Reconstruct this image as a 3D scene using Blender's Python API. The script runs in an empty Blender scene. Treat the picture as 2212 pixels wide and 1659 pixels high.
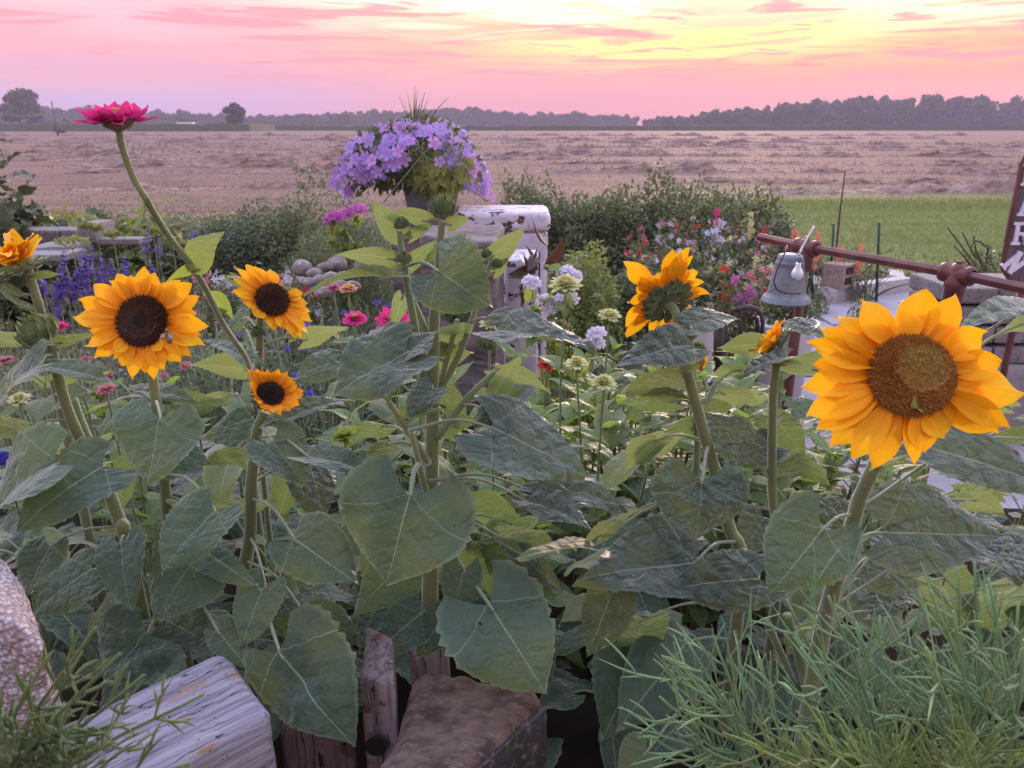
import bpy, math, random
import numpy as np
from mathutils import Vector, Matrix
from math import radians, sin, cos, pi, tan, atan2
S = bpy.context.scene
# ------------------------------------------------------------------ camera
F, CX, CY, TH, H = 1671.0, 1106.0, 829.5, radians(18.5), 1.5     # photograph measured 2212 px wide
cd = bpy.data.cameras.new('Camera'); cam = bpy.data.objects.new('Camera', cd); S.collection.objects.link(cam)
cam.location = (0, 0, H); cam.rotation_euler = (pi/2-TH, 0, 0)
cd.sensor_width = 36; cd.lens = 36*F/2212; cd.clip_start = .02; cd.clip_end = 6000
cd.dof.use_dof = True; cd.dof.focus_distance = 1.25; cd.dof.aperture_fstop = 13
S.camera = cam
S.view_settings.view_transform = 'Standard'; S.view_settings.look = 'None'; S.view_settings.gamma = 1
S.view_settings.exposure = .2
S.render.resolution_x = 1024; S.render.resolution_y = 768
S.render.engine = 'CYCLES'
S.cycles.volume_bounces = 0; S.cycles.max_bounces = 6; S.cycles.transparent_max_bounces = 8

def C(r, g, b, a=1.0):
    f = lambda c: (c/255/12.92) if c/255 <= .04045 else ((c/255+.055)/1.055)**2.4
    return (f(r), f(g), f(b), a)

# ------------------------------------------------------------------ node helper
class NT:
    def __init__(s, nt):
        s.nt = nt; nt.nodes.clear()
    def n(s, t, **kw):
        o = s.nt.nodes.new(t)
        for k, v in kw.items(): setattr(o, k, v)
        return o
    def L(s, a, b): s.nt.links.new(a, b)
    def put(s, sock, v):
        if v is None: return
        if isinstance(v, bpy.types.NodeSocket): s.L(v, sock)
        else: sock.default_value = v
    def m(s, op, a, b=None, c=None, clamp=False):
        o = s.n('ShaderNodeMath', operation=op); o.use_clamp = clamp
        s.put(o.inputs[0], a); s.put(o.inputs[1], b); s.put(o.inputs[2], c); return o.outputs[0]
    def mr(s, v, a, b, c=0., d=1., smooth=True):
        o = s.n('ShaderNodeMapRange'); o.interpolation_type = 'SMOOTHSTEP' if smooth else 'LINEAR'
        s.put(o.inputs[0], v); s.put(o.inputs[1], a); s.put(o.inputs[2], b); s.put(o.inputs[3], c); s.put(o.inputs[4], d)
        return o.outputs[0]
    def mix(s, f, a, b, bl='MIX'):
        o = s.n('ShaderNodeMix', data_type='RGBA', blend_type=bl)
        s.put(o.inputs[0], f); s.put(o.inputs[6], a); s.put(o.inputs[7], b); return o.outputs[2]
    def noise(s, vec, scale, detail=4, rough=.55, dist=0.):
        o = s.n('ShaderNodeTexNoise'); s.put(o.inputs['Vector'], vec); o.inputs['Scale'].default_value = scale
        o.inputs['Detail'].default_value = detail; o.inputs['Roughness'].default_value = rough
        o.inputs['Distortion'].default_value = dist; return o.outputs['Fac']
    def ramp(s, f, stops, interp='EASE'):
        o = s.n('ShaderNodeValToRGB'); cr = o.color_ramp; cr.interpolation = interp
        while len(cr.elements) < len(stops): cr.elements.new(.5)
        for e, (p, c) in zip(cr.elements, stops): e.position = p; e.color = c
        s.put(o.inputs[0], f); return o.outputs[0]
    def sep(s, v):
        o = s.n('ShaderNodeSeparateXYZ'); s.put(o.inputs[0], v); return o.outputs
    def comb(s, x, y, z):
        o = s.n('ShaderNodeCombineXYZ'); s.put(o.inputs[0], x); s.put(o.inputs[1], y); s.put(o.inputs[2], z); return o.outputs[0]
    def attr(s, name, k='Fac'):
        o = s.n('ShaderNodeAttribute', attribute_name=name); return o.outputs[k]

# ------------------------------------------------------------------ sky (dusk): world only
SUN_AZ, SUN_EL = 15.0, 5.5
w = bpy.data.worlds.new('World'); S.world = w; w.use_nodes = True
t = NT(w.node_tree)
tc = t.n('ShaderNodeTexCoord'); d = t.sep(tc.outputs['Generated'])
el = t.m('MULTIPLY', t.m('ARCSINE', d[2]), 180/pi)
az = t.m('MULTIPLY', t.m('ARCTAN2', d[0], d[1]), 180/pi)
vec = t.comb(t.m('MULTIPLY', az, .045), t.m('ADD', t.m('MULTIPLY', el, .42), t.m('MULTIPLY', az, .006)), 0.)
n1 = t.noise(vec, 1.6, 6, .55, .6)
vec2 = t.comb(t.m('MULTIPLY', az, .07), t.m('MULTIPLY', el, .9), 3.1)
n2 = t.noise(vec2, 1.5, 7, .6, .9)
vec3 = t.comb(t.m('MULTIPLY', az, .10), t.m('MULTIPLY', el, 1.25), 7.7)
n3 = t.noise(vec3, 1.25, 5, .5, .5)
fade = t.mr(el, .8, 3.5)
ew = t.m('ADD', el, t.m('MULTIPLY', t.m('MULTIPLY', t.m('SUBTRACT', n1, .5), 5.0), fade))
e01 = t.m('DIVIDE', ew, 10., clamp=True)
left = t.ramp(e01, [(0., C(176,152,194)), (.14, C(190,158,198)), (.3, C(222,162,180)), (.48, C(236,168,176)), (.62, C(244,182,190)), (.8, C(246,204,208)), (1., C(238,206,214))])
mid = t.ramp(e01, [(0., C(222,140,162)), (.12, C(226,146,152)), (.28, C(238,156,150)), (.45, C(250,172,148)), (.6, C(254,180,140)), (.75, C(255,226,180)), (.9, C(255,246,226))])
right = t.ramp(e01, [(0., C(232,146,160)), (.14, C(244,154,146)), (.3, C(246,162,130)), (.46, C(252,182,132)), (.62, C(252,206,168)), (.78, C(255,226,180)), (.95, C(255,244,208))])
col = t.mix(t.mr(az, -24., 0.), left, mid)
col = t.mix(t.mr(az, 0., 24.), col, right)
# bright lit bands round the hidden sun
daz = t.m('SUBTRACT', az, SUN_AZ-2)
tilt = t.m('SUBTRACT', el, t.m('ADD', t.m('MULTIPLY', daz, .05), 5.6))
g1 = t.m('POWER', 2.718, t.m('MULTIPLY', t.m('ADD', t.m('POWER', t.m('DIVIDE', daz, 11.), 2.), t.m('POWER', t.m('DIVIDE', tilt, 1.35), 2.)), -1.))
streak = t.mr(n2, .40, .60)
hi = t.m('MULTIPLY', t.mr(el, 4.6, 7.6), t.mr(az, -20., 4.))
hi = t.m('MULTIPLY', hi, t.m('ADD', .2, t.m('MULTIPLY', streak, 1.0)), clamp=True)
col = t.mix(hi, col, (1.35,1.2,.9,1))
glow = t.m('MULTIPLY', g1, t.m('ADD', .12, t.m('MULTIPLY', streak, 1.15)), clamp=True)
col = t.mix(glow, col, (1.5,1.18,.28,1))
# thin mauve cloud streaks
cl = t.m('MULTIPLY', t.mr(n3, .52, .62), t.mr(el, 1.2, 4.0))
col = t.mix(t.m('MULTIPLY', cl, .8), col, C(226,150,158))
rs = t.m('MULTIPLY', t.mr(n2, .60, .70), t.m('MULTIPLY', t.mr(el, .6, 2.), t.mr(el, 6., 3.)))
col = t.mix(t.m('MULTIPLY', rs, .75), col, C(250,128,136))
bg1 = t.n('ShaderNodeBackground'); t.put(bg1.inputs[0], col); bg1.inputs[1].default_value = 1.16
# the open sky above the sunset band
sky = t.n('ShaderNodeTexSky'); sky.sky_type = 'NISHITA'; sky.sun_disc = False
sky.sun_elevation = radians(SUN_EL); sky.sun_rotation = radians(SUN_AZ)
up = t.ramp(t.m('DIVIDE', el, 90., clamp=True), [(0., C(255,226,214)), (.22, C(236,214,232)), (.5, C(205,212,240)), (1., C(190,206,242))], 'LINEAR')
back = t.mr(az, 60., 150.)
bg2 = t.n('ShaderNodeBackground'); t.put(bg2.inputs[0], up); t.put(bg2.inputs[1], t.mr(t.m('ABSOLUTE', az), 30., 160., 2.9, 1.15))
bg3 = t.n('ShaderNodeBackground'); t.L(sky.outputs[0], bg3.inputs[0]); bg3.inputs[1].default_value = .05
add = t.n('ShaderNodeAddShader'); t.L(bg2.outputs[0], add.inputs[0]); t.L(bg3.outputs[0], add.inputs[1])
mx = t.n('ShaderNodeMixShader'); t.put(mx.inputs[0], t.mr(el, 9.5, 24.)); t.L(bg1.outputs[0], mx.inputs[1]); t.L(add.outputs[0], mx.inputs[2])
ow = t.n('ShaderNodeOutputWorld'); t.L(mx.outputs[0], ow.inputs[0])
# ------------------------------------------------------------------ sun, veiled by cloud
sd = bpy.data.lights.new('Sun', 'SUN'); sd.energy = 3.0; sd.angle = radians(12); sd.color = (1., .68, .52)
so = bpy.data.objects.new('Sun', sd); S.collection.objects.link(so)
so.rotation_euler = Vector((sin(radians(SUN_AZ))*cos(radians(9)), cos(radians(SUN_AZ))*cos(radians(9)), sin(radians(9)))).to_track_quat('Z', 'Y').to_euler()

# ------------------------------------------------------------------ geometry helpers
def ray(x, y): return Vector((x-CX, F*cos(TH)+(CY-y)*sin(TH), -F*sin(TH)+(CY-y)*cos(TH)))
def P(x, y, d):
    r = ray(x, y); return Vector((0, 0, H)) + r*(d/r.y)
def G(x, y, z=0.):
    r = ray(x, y); return Vector((0, 0, H)) + r*((z-H)/r.z)
CAMP = Vector((0, 0, H)); VIEW = Vector((0, cos(TH), -sin(TH)))
def ppm(p): return F/max(.05, (Vector(p)-CAMP).dot(VIEW))
RS = np.random.RandomState
def nrmz(a): return a/np.maximum(np.linalg.norm(a, axis=-1, keepdims=True), 1e-9)
class MB:
    def __init__(s): s.V=[]; s.A=[]; s.L=[]; s.F3=[]; s.F4=[]; s.M3=[]; s.M4=[]; s.n=0
    def add(s, v, f, rnd=0., lc=None, mi=0):
        v = np.asarray(v, float).reshape(-1, 3); m = len(v)
        s.V.append(v); s.A.append(np.broadcast_to(np.asarray(rnd, float), (m,)))
        s.L.append(np.zeros((m, 3)) if lc is None else np.asarray(lc, float).reshape(-1, 3))
        if isinstance(f, tuple) and len(f) == 2 and isinstance(f[0], np.ndarray): fs = [x for x in f if len(x)]
        else:
            f = list(f); fs = []
            a3 = [q for q in f if len(q) == 3]; a4 = [q for q in f if len(q) == 4]
            if a3: fs.append(np.array(a3))
            if a4: fs.append(np.array(a4))
        for q in fs:
            q = q+s.n
            if q.shape[1] == 3: s.F3.append(q); s.M3.append(np.full(len(q), mi))
            else: s.F4.append(q); s.M4.append(np.full(len(q), mi))
        s.n += m; return s
    def batch(s, tv, tf, org, fr, sc, rnd=None, lc=None, mi=0):
        tv = np.asarray(tv, float); N = len(org); k = len(tv); sc = np.asarray(sc, float)
        if sc.ndim == 0: sc = np.full(N, float(sc))
        if sc.ndim == 1: sc = sc[:, None]
        loc = tv[None]*sc[:, None, :]
        v = np.einsum('nkj,nij->nki', loc, fr) + np.asarray(org)[:, None, :]
        off = (np.arange(N)*k)[:, None, None]
        a3 = np.array([q for q in tf if len(q) == 3]); a4 = np.array([q for q in tf if len(q) == 4])
        o3 = (a3[None]+off).reshape(-1, 3) if len(a3) else np.zeros((0, 3), int)
        o4 = (a4[None]+off).reshape(-1, 4) if len(a4) else np.zeros((0, 4), int)
        if rnd is None: rnd = np.random.RandomState(N).rand(N)
        L = None if lc is None else np.tile(np.asarray(lc), (N, 1))
        s.add(v.reshape(-1, 3), (o3, o4), np.repeat(rnd, k), L, mi); return s
    def build(s, name, mats, parent=None, smooth=True, origin=None):
        me = bpy.data.meshes.new(name)
        V = np.concatenate(s.V) if s.V else np.zeros((0, 3))
        if origin is not None: V = V-np.array(origin)
        F3 = np.concatenate(s.F3) if s.F3 else np.zeros((0, 3), int); F4 = np.concatenate(s.F4) if s.F4 else np.zeros((0, 4), int)
        me.vertices.add(len(V)); me.vertices.foreach_set('co', V.ravel().astype(np.float32))
        lv = np.concatenate([F3.ravel(), F4.ravel()]); me.loops.add(len(lv)); me.loops.foreach_set('vertex_index', lv.astype(np.int32))
        st = np.concatenate([np.arange(len(F3))*3, len(F3)*3+np.arange(len(F4))*4]); me.polygons.add(len(st))
        me.polygons.foreach_set('loop_start', st.astype(np.int32))
        me.polygons.foreach_set('loop_total', np.concatenate([np.full(len(F3), 3), np.full(len(F4), 4)]).astype(np.int32))
        if not isinstance(mats, (list, tuple)): mats = [mats]
        for m_ in mats: me.materials.append(m_)
        if len(mats) > 1: me.polygons.foreach_set('material_index', np.concatenate(s.M3+s.M4).astype(np.int32))
        me.polygons.foreach_set('use_smooth', np.full(len(st), smooth))
        a = me.attributes.new('rnd', 'FLOAT', 'POINT'); a.data.foreach_set('value', np.concatenate(s.A).astype(np.float32))
        a = me.attributes.new('lc', 'FLOAT_VECTOR', 'POINT'); a.data.foreach_set('vector', np.concatenate(s.L).ravel().astype(np.float32))
        me.update(calc_edges=True); me.validate()
        o = bpy.data.objects.new(name, me); S.collection.objects.link(o)
        if parent is not None: o.parent = parent
        if origin is not None: o.location = origin
        return o
def tag(o, label=None, cat=None, group=None, kind=None):
    if label: o['label'] = label
    if cat: o['category'] = cat
    if group: o['group'] = group
    if kind: o['kind'] = kind
    return o
def empty(name, label, cat, loc=(0, 0, 0), group=None):
    o = bpy.data.objects.new(name, None); S.collection.objects.link(o); o.location = loc; o.empty_display_size = .05
    return tag(o, label, cat, group)
def E(root):                       # parent whose children are built in world coordinates
    return root
def attach(root):                  # children were built in world coordinates: shift them to the root's frame
    bpy.context.view_layer.update()
def part(mb, name, mats, root, smooth=True):
    o = mb.build(name, mats, None, smooth); o.parent = root
    b = Vector((0, 0, 0)); r = root
    while r is not None: b += r.location; r = r.parent
    o.location = -b if root.type == 'EMPTY' else -b
    return o
def copy_tree(o, parent=None):
    c = o.copy(); S.collection.objects.link(c); c.parent = parent
    for ch in list(o.children): copy_tree(ch, c)
    return c
def spline(pts, n=6):
    p = [Vector(q) for q in pts]
    if len(p) < 3: return [p[0].lerp(p[-1], i/n) for i in range(n+1)]
    p = [p[0]*2-p[1]]+p+[p[-1]*2-p[-2]]; out = []
    for i in range(1, len(p)-2):
        a, b, c_, d_ = p[i-1:i+3]
        for k in range(n):
            u = k/n
            out.append(.5*((2*b)+(c_-a)*u+(2*a-5*b+4*c_-d_)*u*u+(3*b-a-3*c_+d_)*u**3))
    out.append(p[-2]); return out
def tube(mb, pts, rad, seg=8, rnd=0., mi=0, lc=None, cap=True, flat=1.):
    pts = [Vector(q) for q in pts]; n = len(pts)
    if not hasattr(rad, '__len__'): rad = [rad]*n
    elif len(rad) != n: rad = list(np.interp(np.linspace(0, 1, n), np.linspace(0, 1, len(rad)), rad))
    vs = []; up = None
    for i in range(n):
        tg = (pts[min(i+1, n-1)]-pts[max(i-1, 0)])
        tg = tg.normalized() if tg.length > 1e-9 else Vector((0, 0, 1))
        if up is None: up = tg.orthogonal().normalized()
        up = (up-tg*up.dot(tg)); up = up.normalized() if up.length > 1e-6 else tg.orthogonal().normalized()
        sd_ = tg.cross(up)
        for k in range(seg):
            a = 2*pi*k/seg; vs.append(pts[i]+(up*cos(a)+sd_*sin(a)*flat)*rad[i])
    f = [(i*seg+k, i*seg+(k+1) % seg, (i+1)*seg+(k+1) % seg, (i+1)*seg+k) for i in range(n-1) for k in range(seg)]
    if cap:
        vs.append(pts[0]); vs.append(pts[-1]); b = len(vs)
        f += [(k, b-2, (k+1) % seg) for k in range(seg)]
        f += [((n-1)*seg+k, (n-1)*seg+(k+1) % seg, b-1) for k in range(seg)]
    v = np.array([tuple(q) for q in vs])
    L = np.zeros((len(v), 3))
    if lc is not None: L[:] = lc
    else: L[:, 2] = 1
    mb.add(v, f, rnd, L, mi); return mb
def lathe(mb, prof, c=(0, 0, 0), seg=32, rnd=0., mi=0, M=None):
    vs = []; n = len(prof)
    for r, z in prof:
        for k in range(seg): vs.append((r*cos(2*pi*k/seg), r*sin(2*pi*k/seg), z))
    v = np.array(vs)
    if M is not None: v = v@np.array(M.to_3x3()).T
    f = [(i*seg+k, i*seg+(k+1) % seg, (i+1)*seg+(k+1) % seg, (i+1)*seg+k) for i in range(n-1) for k in range(seg)]
    mb.add(v+np.array(c), f, rnd, None, mi); return mb
def hexa(mb, q, rnd=0., mi=0):     # 8 corners: bottom 4, top 4
    mb.add(np.array([tuple(p) for p in q]), [(3,2,1,0),(4,5,6,7),(0,1,5,4),(1,2,6,5),(2,3,7,6),(3,0,4,7)], rnd, None, mi); return mb
def box(mb, c, s, rz=0., rnd=0., mi=0, M=None):
    x, y, z = s[0]/2, s[1]/2, s[2]/2
    q = [Vector(p) for p in ((-x,-y,-z),(x,-y,-z),(x,y,-z),(-x,y,-z),(-x,-y,z),(x,-y,z),(x,y,z),(-x,y,z))]
    R = M if M is not None else Matrix.Rotation(rz, 3, 'Z')
    return hexa(mb, [R@p+Vector(c) for p in q], rnd, mi)
def bevel(o, w_=.005, seg=2):
    b = o.modifiers.new('Bevel', 'BEVEL'); b.width = w_; b.segments = seg; b.limit_method = 'ANGLE'; b.angle_limit = radians(35); return o
def vnoise(p, seed=0, oct=4, sc=1., rough=.5):      # cheap smooth noise from sums of sines
    r = RS(seed); o = np.zeros(len(p)); a = 1.; f = sc; tot = 0
    for i in range(oct):
        acc = np.zeros(len(p))
        for k in range(4):
            dvec = r.randn(3); dvec /= np.linalg.norm(dvec)
            acc += np.sin(p@dvec*f*(.7+.6*r.rand())+r.rand()*6.28)
        o += a*acc/2.; tot += a; a *= rough; f *= 2.07
    return o/tot
def rough_block(mb, q, n=(24, 24, 24), amp=.006, seed=0, sc=20., rnd=0., mi=0, edge=0.012, amp2=0, sc2=120):
    """a rough hexahedron with subdivided, worn faces; q = 8 corners (bottom 4 ccw, top 4)"""
    q = [np.array(tuple(p)) for p in q]
    def tri(u, v, w_):
        b = (1-v)*((1-u)*q[0][None]+u*q[1][None])+v*((1-u)*q[3][None]+u*q[2][None])
        tt = (1-v)*((1-u)*q[4][None]+u*q[5][None])+v*((1-u)*q[7][None]+u*q[6][None])
        return (1-w_)*b+w_*tt
    cen = sum(q)/8
    size = np.array([np.linalg.norm(q[1]-q[0]), np.linalg.norm(q[3]-q[0]), np.linalg.norm(q[4]-q[0])])
    for axis, side in ((0,0),(0,1),(1,0),(1,1),(2,0),(2,1)):
        o2 = [a for a in range(3) if a != axis]; na, nb = n[o2[0]], n[o2[1]]
        A, B = np.meshgrid(np.linspace(0, 1, na+1), np.linspace(0, 1, nb+1), indexing='ij')
        uvw = [None]*3; uvw[axis] = np.full(A.size, float(side)); uvw[o2[0]] = A.ravel(); uvw[o2[1]] = B.ravel()
        # rounded edges: pull toward the inside where two coordinates are near a limit
        U = np.stack(uvw, 1); D = np.minimum(U, 1-U)*size
        r = edge; ins = np.clip(r-D, 0, r)
        k = np.linalg.norm(ins, axis=1); over = np.maximum(k-r, 0)
        dirn = np.sign(U-.5)*ins; dirn = dirn/np.maximum(k[:, None], 1e-9)
        U2 = U-dirn*over[:, None]/size
        p = tri(U2[:, 0:1], U2[:, 1:2], U2[:, 2:3])
        nn = nrmz(p-cen[None])
        p = p+nn*(vnoise(p, seed, 4, sc)*amp)[:, None]
        if amp2: p = p+nn*(vnoise(p, seed+9, 3, sc2)*amp2)[:, None]
        idx = np.arange((na+1)*(nb+1)).reshape(na+1, nb+1)
        f = np.stack([idx[:-1, :-1], idx[1:, :-1], idx[1:, 1:], idx[:-1, 1:]], -1).reshape(-1, 4)
        flip = (axis == 1) != (side == 0)
        if flip: f = f[:, ::-1]
        mb.add(p, (np.zeros((0, 3), int), f), rnd, None, mi)
    return mb
def frames(y, z):
    y = nrmz(np.asarray(y, float)); z = np.asarray(z, float); z = nrmz(z-(z*y).sum(1, keepdims=True)*y)
    x = np.cross(y, z); return np.stack([x, y, z], -1)
def rdir(r, n, up=0.): v = r.randn(n, 3); v[:, 2] += up; return nrmz(v)
# ------------------------------------------------------------------ materials
def mat(name):
    m_ = bpy.data.materials.new(name); m_.use_nodes = True; return m_, NT(m_.node_tree)
def finish(t, col, rough=.7, bump=None, bs=.3, bd=.01, spec=.4, metal=0., extra=None):
    b = t.n('ShaderNodeBsdfPrincipled'); t.put(b.inputs['Base Color'], col); t.put(b.inputs['Roughness'], rough)
    b.inputs['Specular IOR Level'].default_value = spec; t.put(b.inputs['Metallic'], metal)
    if bump is not None:
        bp = t.n('ShaderNodeBump'); bp.inputs['Strength'].default_value = bs; bp.inputs['Distance'].default_value = bd
        t.put(bp.inputs['Height'], bump); t.L(bp.outputs[0], b.inputs['Normal'])
    if extra: extra(b)
    o = t.n('ShaderNodeOutputMaterial'); t.L(b.outputs[0], o.inputs[0]); return b
def objco(t, sx=1, sy=1, sz=1):
    o = t.n('ShaderNodeNewGeometry'); mp = t.n('ShaderNodeMapping'); mp.inputs['Scale'].default_value = (sx, sy, sz)
    t.L(o.outputs['Position'], mp.inputs[0]); return mp.outputs[0]
def plain(name, c, c2=None, scale=8., rough=.7, bs=.3, bd=.004, stretch=(1, 1, 1), metal=0., spec=.4, dirt=None, c3=None, s3=40.):
    m_, t = mat(name); v = objco(t, *stretch); n_ = t.noise(v, scale, 6, .6)
    col = t.mix(t.mr(n_, .3, .7), c, c2 or c)
    if c3: col = t.mix(t.mr(t.noise(v, s3, 5, .65), .52, .62), col, c3)
    rnd = t.attr('rnd'); col = t.mix(t.m('MULTIPLY', rnd, .35), col, C(60, 55, 50))
    finish(t, col, rough, n_, bs, bd, spec, metal); return m_
def leaf_mat(name, top, under, vein=None, tr=None, K=8., trans=.35, bump=.6, rough=.5, sheen=.3, var=.3, spec=.35, nsc=9., tint=None, pil=1., lw=.0045):
    """two-sided leaf: blue-green above, yellower below, with midrib, side veins and quilting between them"""
    m_, t = mat(name)
    geo = t.n('ShaderNodeNewGeometry'); pos = geo.outputs['Position']
    rnd = t.attr('rnd'); lc = t.attr('lc', 'Vector'); x, y, z = t.sep(lc)
    nz = t.noise(pos, nsc, 5, .6)
    nf = t.noise(pos, nsc*9, 4, .6)
    c = t.mix(geo.outputs['Backfacing'], top, under)
    c = t.mix(t.mr(nz, .35, .75, 0., var), c, tint or C(150, 150, 70))
    hs = t.n('ShaderNodeHueSaturation'); t.put(hs.inputs['Color'], c)
    t.put(hs.inputs['Value'], t.mr(rnd, 0., 1., .72, 1.28, False)); t.put(hs.inputs['Hue'], t.mr(t.m('FRACT', t.m('MULTIPLY', rnd, 7.3)), 0., 1., .475, .515, False))
    c = hs.outputs[0]; hgt = nf
    if vein:
        ax = t.m('ABSOLUTE', x)
        wn = t.noise(t.comb(t.m('MULTIPLY', x, 4.), t.m('MULTIPLY', y, 4.), t.m('MULTIPLY', rnd, 20.)), 1., 3, .6)
        tt = t.m('SUBTRACT', t.m('ADD', y, t.m('MULTIPLY', t.m('SUBTRACT', wn, .5), .08)), t.m('SUBTRACT', t.m('MULTIPLY', ax, .95), t.m('MULTIPLY', t.m('MULTIPLY', ax, ax), .55)))
        fr = t.m('FRACT', t.m('MULTIPLY', t.m('ADD', tt, 1.), K))
        dist = t.m('DIVIDE', t.m('MINIMUM', fr, t.m('SUBTRACT', 1., fr)), K)
        lat = t.mr(dist, t.m('SUBTRACT', lw, t.m('MULTIPLY', ax, lw*1.3)), .0, 0., .38)
        wr = t.m('SUBTRACT', .013, t.m('MULTIPLY', y, .010)); rib = t.mr(ax, t.m('MULTIPLY', wr, .35), wr, 1., 0.)
        # two strong basal veins
        base = t.m('ABSOLUTE', t.m('SUBTRACT', tt, -.02)); bas = t.mr(base, .006, .001, 0., .75)
        vm = t.m('MAXIMUM', rib, t.m('MAXIMUM', lat, bas)); vm = t.m('MAXIMUM', vm, z)  # mask also takes in the leaf margin, where rim light is painted pale
        c = t.mix(t.m('MULTIPLY', vm, .75), c, vein)
        fold = t.noise(t.comb(x, t.m('ADD', y, t.m('MULTIPLY', rnd, 9.)), 0.), 6.5 if pil > 1.2 else 8., 3, .45, .9)
        hgt = t.m('ADD', t.m('MULTIPLY', t.m('SINE', t.m('MULTIPLY', fr, pi)), .45*pil), t.m('ADD', t.m('MULTIPLY', fold, 2.8*pil), t.m('ADD', t.m('MULTIPLY', nf, .6), t.m('MULTIPLY', nz, 1.5))))
        spots = t.m('MULTIPLY', t.mr(nf, .69, .72), t.mr(nz, .5, .6)); c = t.mix(t.m('MULTIPLY', spots, .6), c, (.10,.075,.035,1))
    b = t.n('ShaderNodeBsdfPrincipled'); t.put(b.inputs['Base Color'], c); b.inputs['Roughness'].default_value = rough
    b.inputs['Specular IOR Level'].default_value = spec; b.inputs['Sheen Weight'].default_value = sheen; b.inputs['Sheen Roughness'].default_value = .4
    bp = t.n('ShaderNodeBump'); bp.inputs['Strength'].default_value = bump; bp.inputs['Distance'].default_value = .004
    t.put(bp.inputs['Height'], hgt); t.L(bp.outputs[0], b.inputs['Normal'])
    if vein:
        c0_ = c; vh = t.n('ShaderNodeTexVoronoi'); vh.inputs['Scale'].default_value = 5.5; t.put(vh.inputs['Vector'], t.comb(x, y, t.m('MULTIPLY', rnd, 13.)))
        hole = t.m('MULTIPLY', t.mr(t.m('ADD', vh.outputs['Distance'], t.m('MULTIPLY', nf, .12)), .13, .125), t.m('GREATER_THAN', t.sep(vh.outputs['Color'])[0], .90)); hole = t.m('MULTIPLY', hole, t.m('LESS_THAN', z, .3))
    tl = t.n('ShaderNodeBsdfTranslucent'); t.put(tl.inputs[0], t.mix(.55, c, tr or C(150, 170, 40)))
    mx = t.n('ShaderNodeMixShader'); mx.inputs[0].default_value = trans
    t.L(b.outputs[0], mx.inputs[1]); t.L(tl.outputs[0], mx.inputs[2]); out = mx
    if vein:
        tp_ = t.n('ShaderNodeBsdfTransparent'); out = t.n('ShaderNodeMixShader'); t.put(out.inputs[0], hole); t.L(mx.outputs[0], out.inputs[1]); t.L(tp_.outputs[0], out.inputs[2])
    o = t.n('ShaderNodeOutputMaterial'); t.L(out.outputs[0], o.inputs[0]); return m_
def petal_mat(name, tip, base, trans=.35, stripe=30., k=.35):
    m_, t = mat(name); lc = t.attr('lc', 'Vector'); x, y, z = t.sep(lc); rnd = t.attr('rnd')
    c = t.mix(t.mr(y, .05, .75), base, tip)
    sn = t.noise(t.comb(t.m('MULTIPLY', x, stripe), t.m('ADD', t.m('MULTIPLY', y, 1.2), t.m('MULTIPLY', rnd, 9.)), 0.), 1., 3, .6)
    c = t.mix(t.mr(sn, .5, .8, 0., k), c, base)
    hs = t.n('ShaderNodeHueSaturation'); t.put(hs.inputs['Color'], c); t.put(hs.inputs['Value'], t.mr(rnd, 0., 1., .82, 1.12, False)); c = hs.outputs[0]
    b = t.n('ShaderNodeBsdfPrincipled'); t.put(b.inputs['Base Color'], c); b.inputs['Roughness'].default_value = .55; b.inputs['Specular IOR Level'].default_value = .25
    bp = t.n('ShaderNodeBump'); bp.inputs['Strength'].default_value = .5; bp.inputs['Distance'].default_value = .002
    t.put(bp.inputs['Height'], sn); t.L(bp.outputs[0], b.inputs['Normal'])
    tl = t.n('ShaderNodeBsdfTranslucent'); t.put(tl.inputs[0], c)
    mx = t.n('ShaderNodeMixShader'); mx.inputs[0].default_value = trans
    t.L(b.outputs[0], mx.inputs[1]); t.L(tl.outputs[0], mx.inputs[2])
    o = t.n('ShaderNodeOutputMaterial'); t.L(mx.outputs[0], o.inputs[0]); return m_
M = {}
M['sun_leaf'] = leaf_mat('sun_leaf', (.052,.094,.069,1), (.12,.18,.06,1), (.30,.38,.24,1), (.32,.44,.09,1), K=4.6, trans=.27, bump=.65, rough=.42, sheen=.9, var=.12, tint=(.085,.13,.05,1), lw=.0035)
M['sun_leaf_crinkled'] = leaf_mat('sun_leaf_crinkled', (.048,.082,.066,1), (.11,.16,.055,1), (.30,.33,.25,1), (.30,.4,.08,1), K=5.2, trans=.24, bump=.85, rough=.36, sheen=.65, var=.15, nsc=22., tint=(.10,.13,.055,1), pil=1.8, lw=.0035, spec=.5)
M['young_leaf'] = leaf_mat('young_leaf', (.11,.155,.07,1), (.14,.185,.08,1), (.36,.42,.24,1), (.36,.46,.12,1), K=5., trans=.42, bump=.3, rough=.5, sheen=.8, var=.15, lw=.0035)
M['stem'] = leaf_mat('stem', (.15,.20,.085,1), (.15,.20,.085,1), None, trans=.08, bump=.4, rough=.6, sheen=1., var=.3, nsc=25.)
M['sepal'] = leaf_mat('sepal', (.07,.12,.055,1), (.11,.16,.06,1), None, trans=.2, bump=.4, rough=.55, sheen=.8, var=.2, nsc=30.)
M['zin_leaf'] = leaf_mat('zin_leaf', (.10,.17,.065,1), (.18,.26,.06,1), (.22,.30,.12,1), (.48,.62,.08,1), K=5., trans=.42, bump=.4, rough=.42, sheen=.2, var=.2)
M['stem_brown'] = leaf_mat('stem_brown', (.11,.075,.05,1), (.11,.075,.05,1), None, trans=.02, bump=.3, rough=.6, sheen=.8, var=.2, nsc=25., tint=(.12,.15,.06,1))
def simple_leaf(n, top, under, tr, trans=.3, **k): M[n] = leaf_mat(n, top, under, None, tr, trans=trans, bump=.2, **k)
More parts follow.
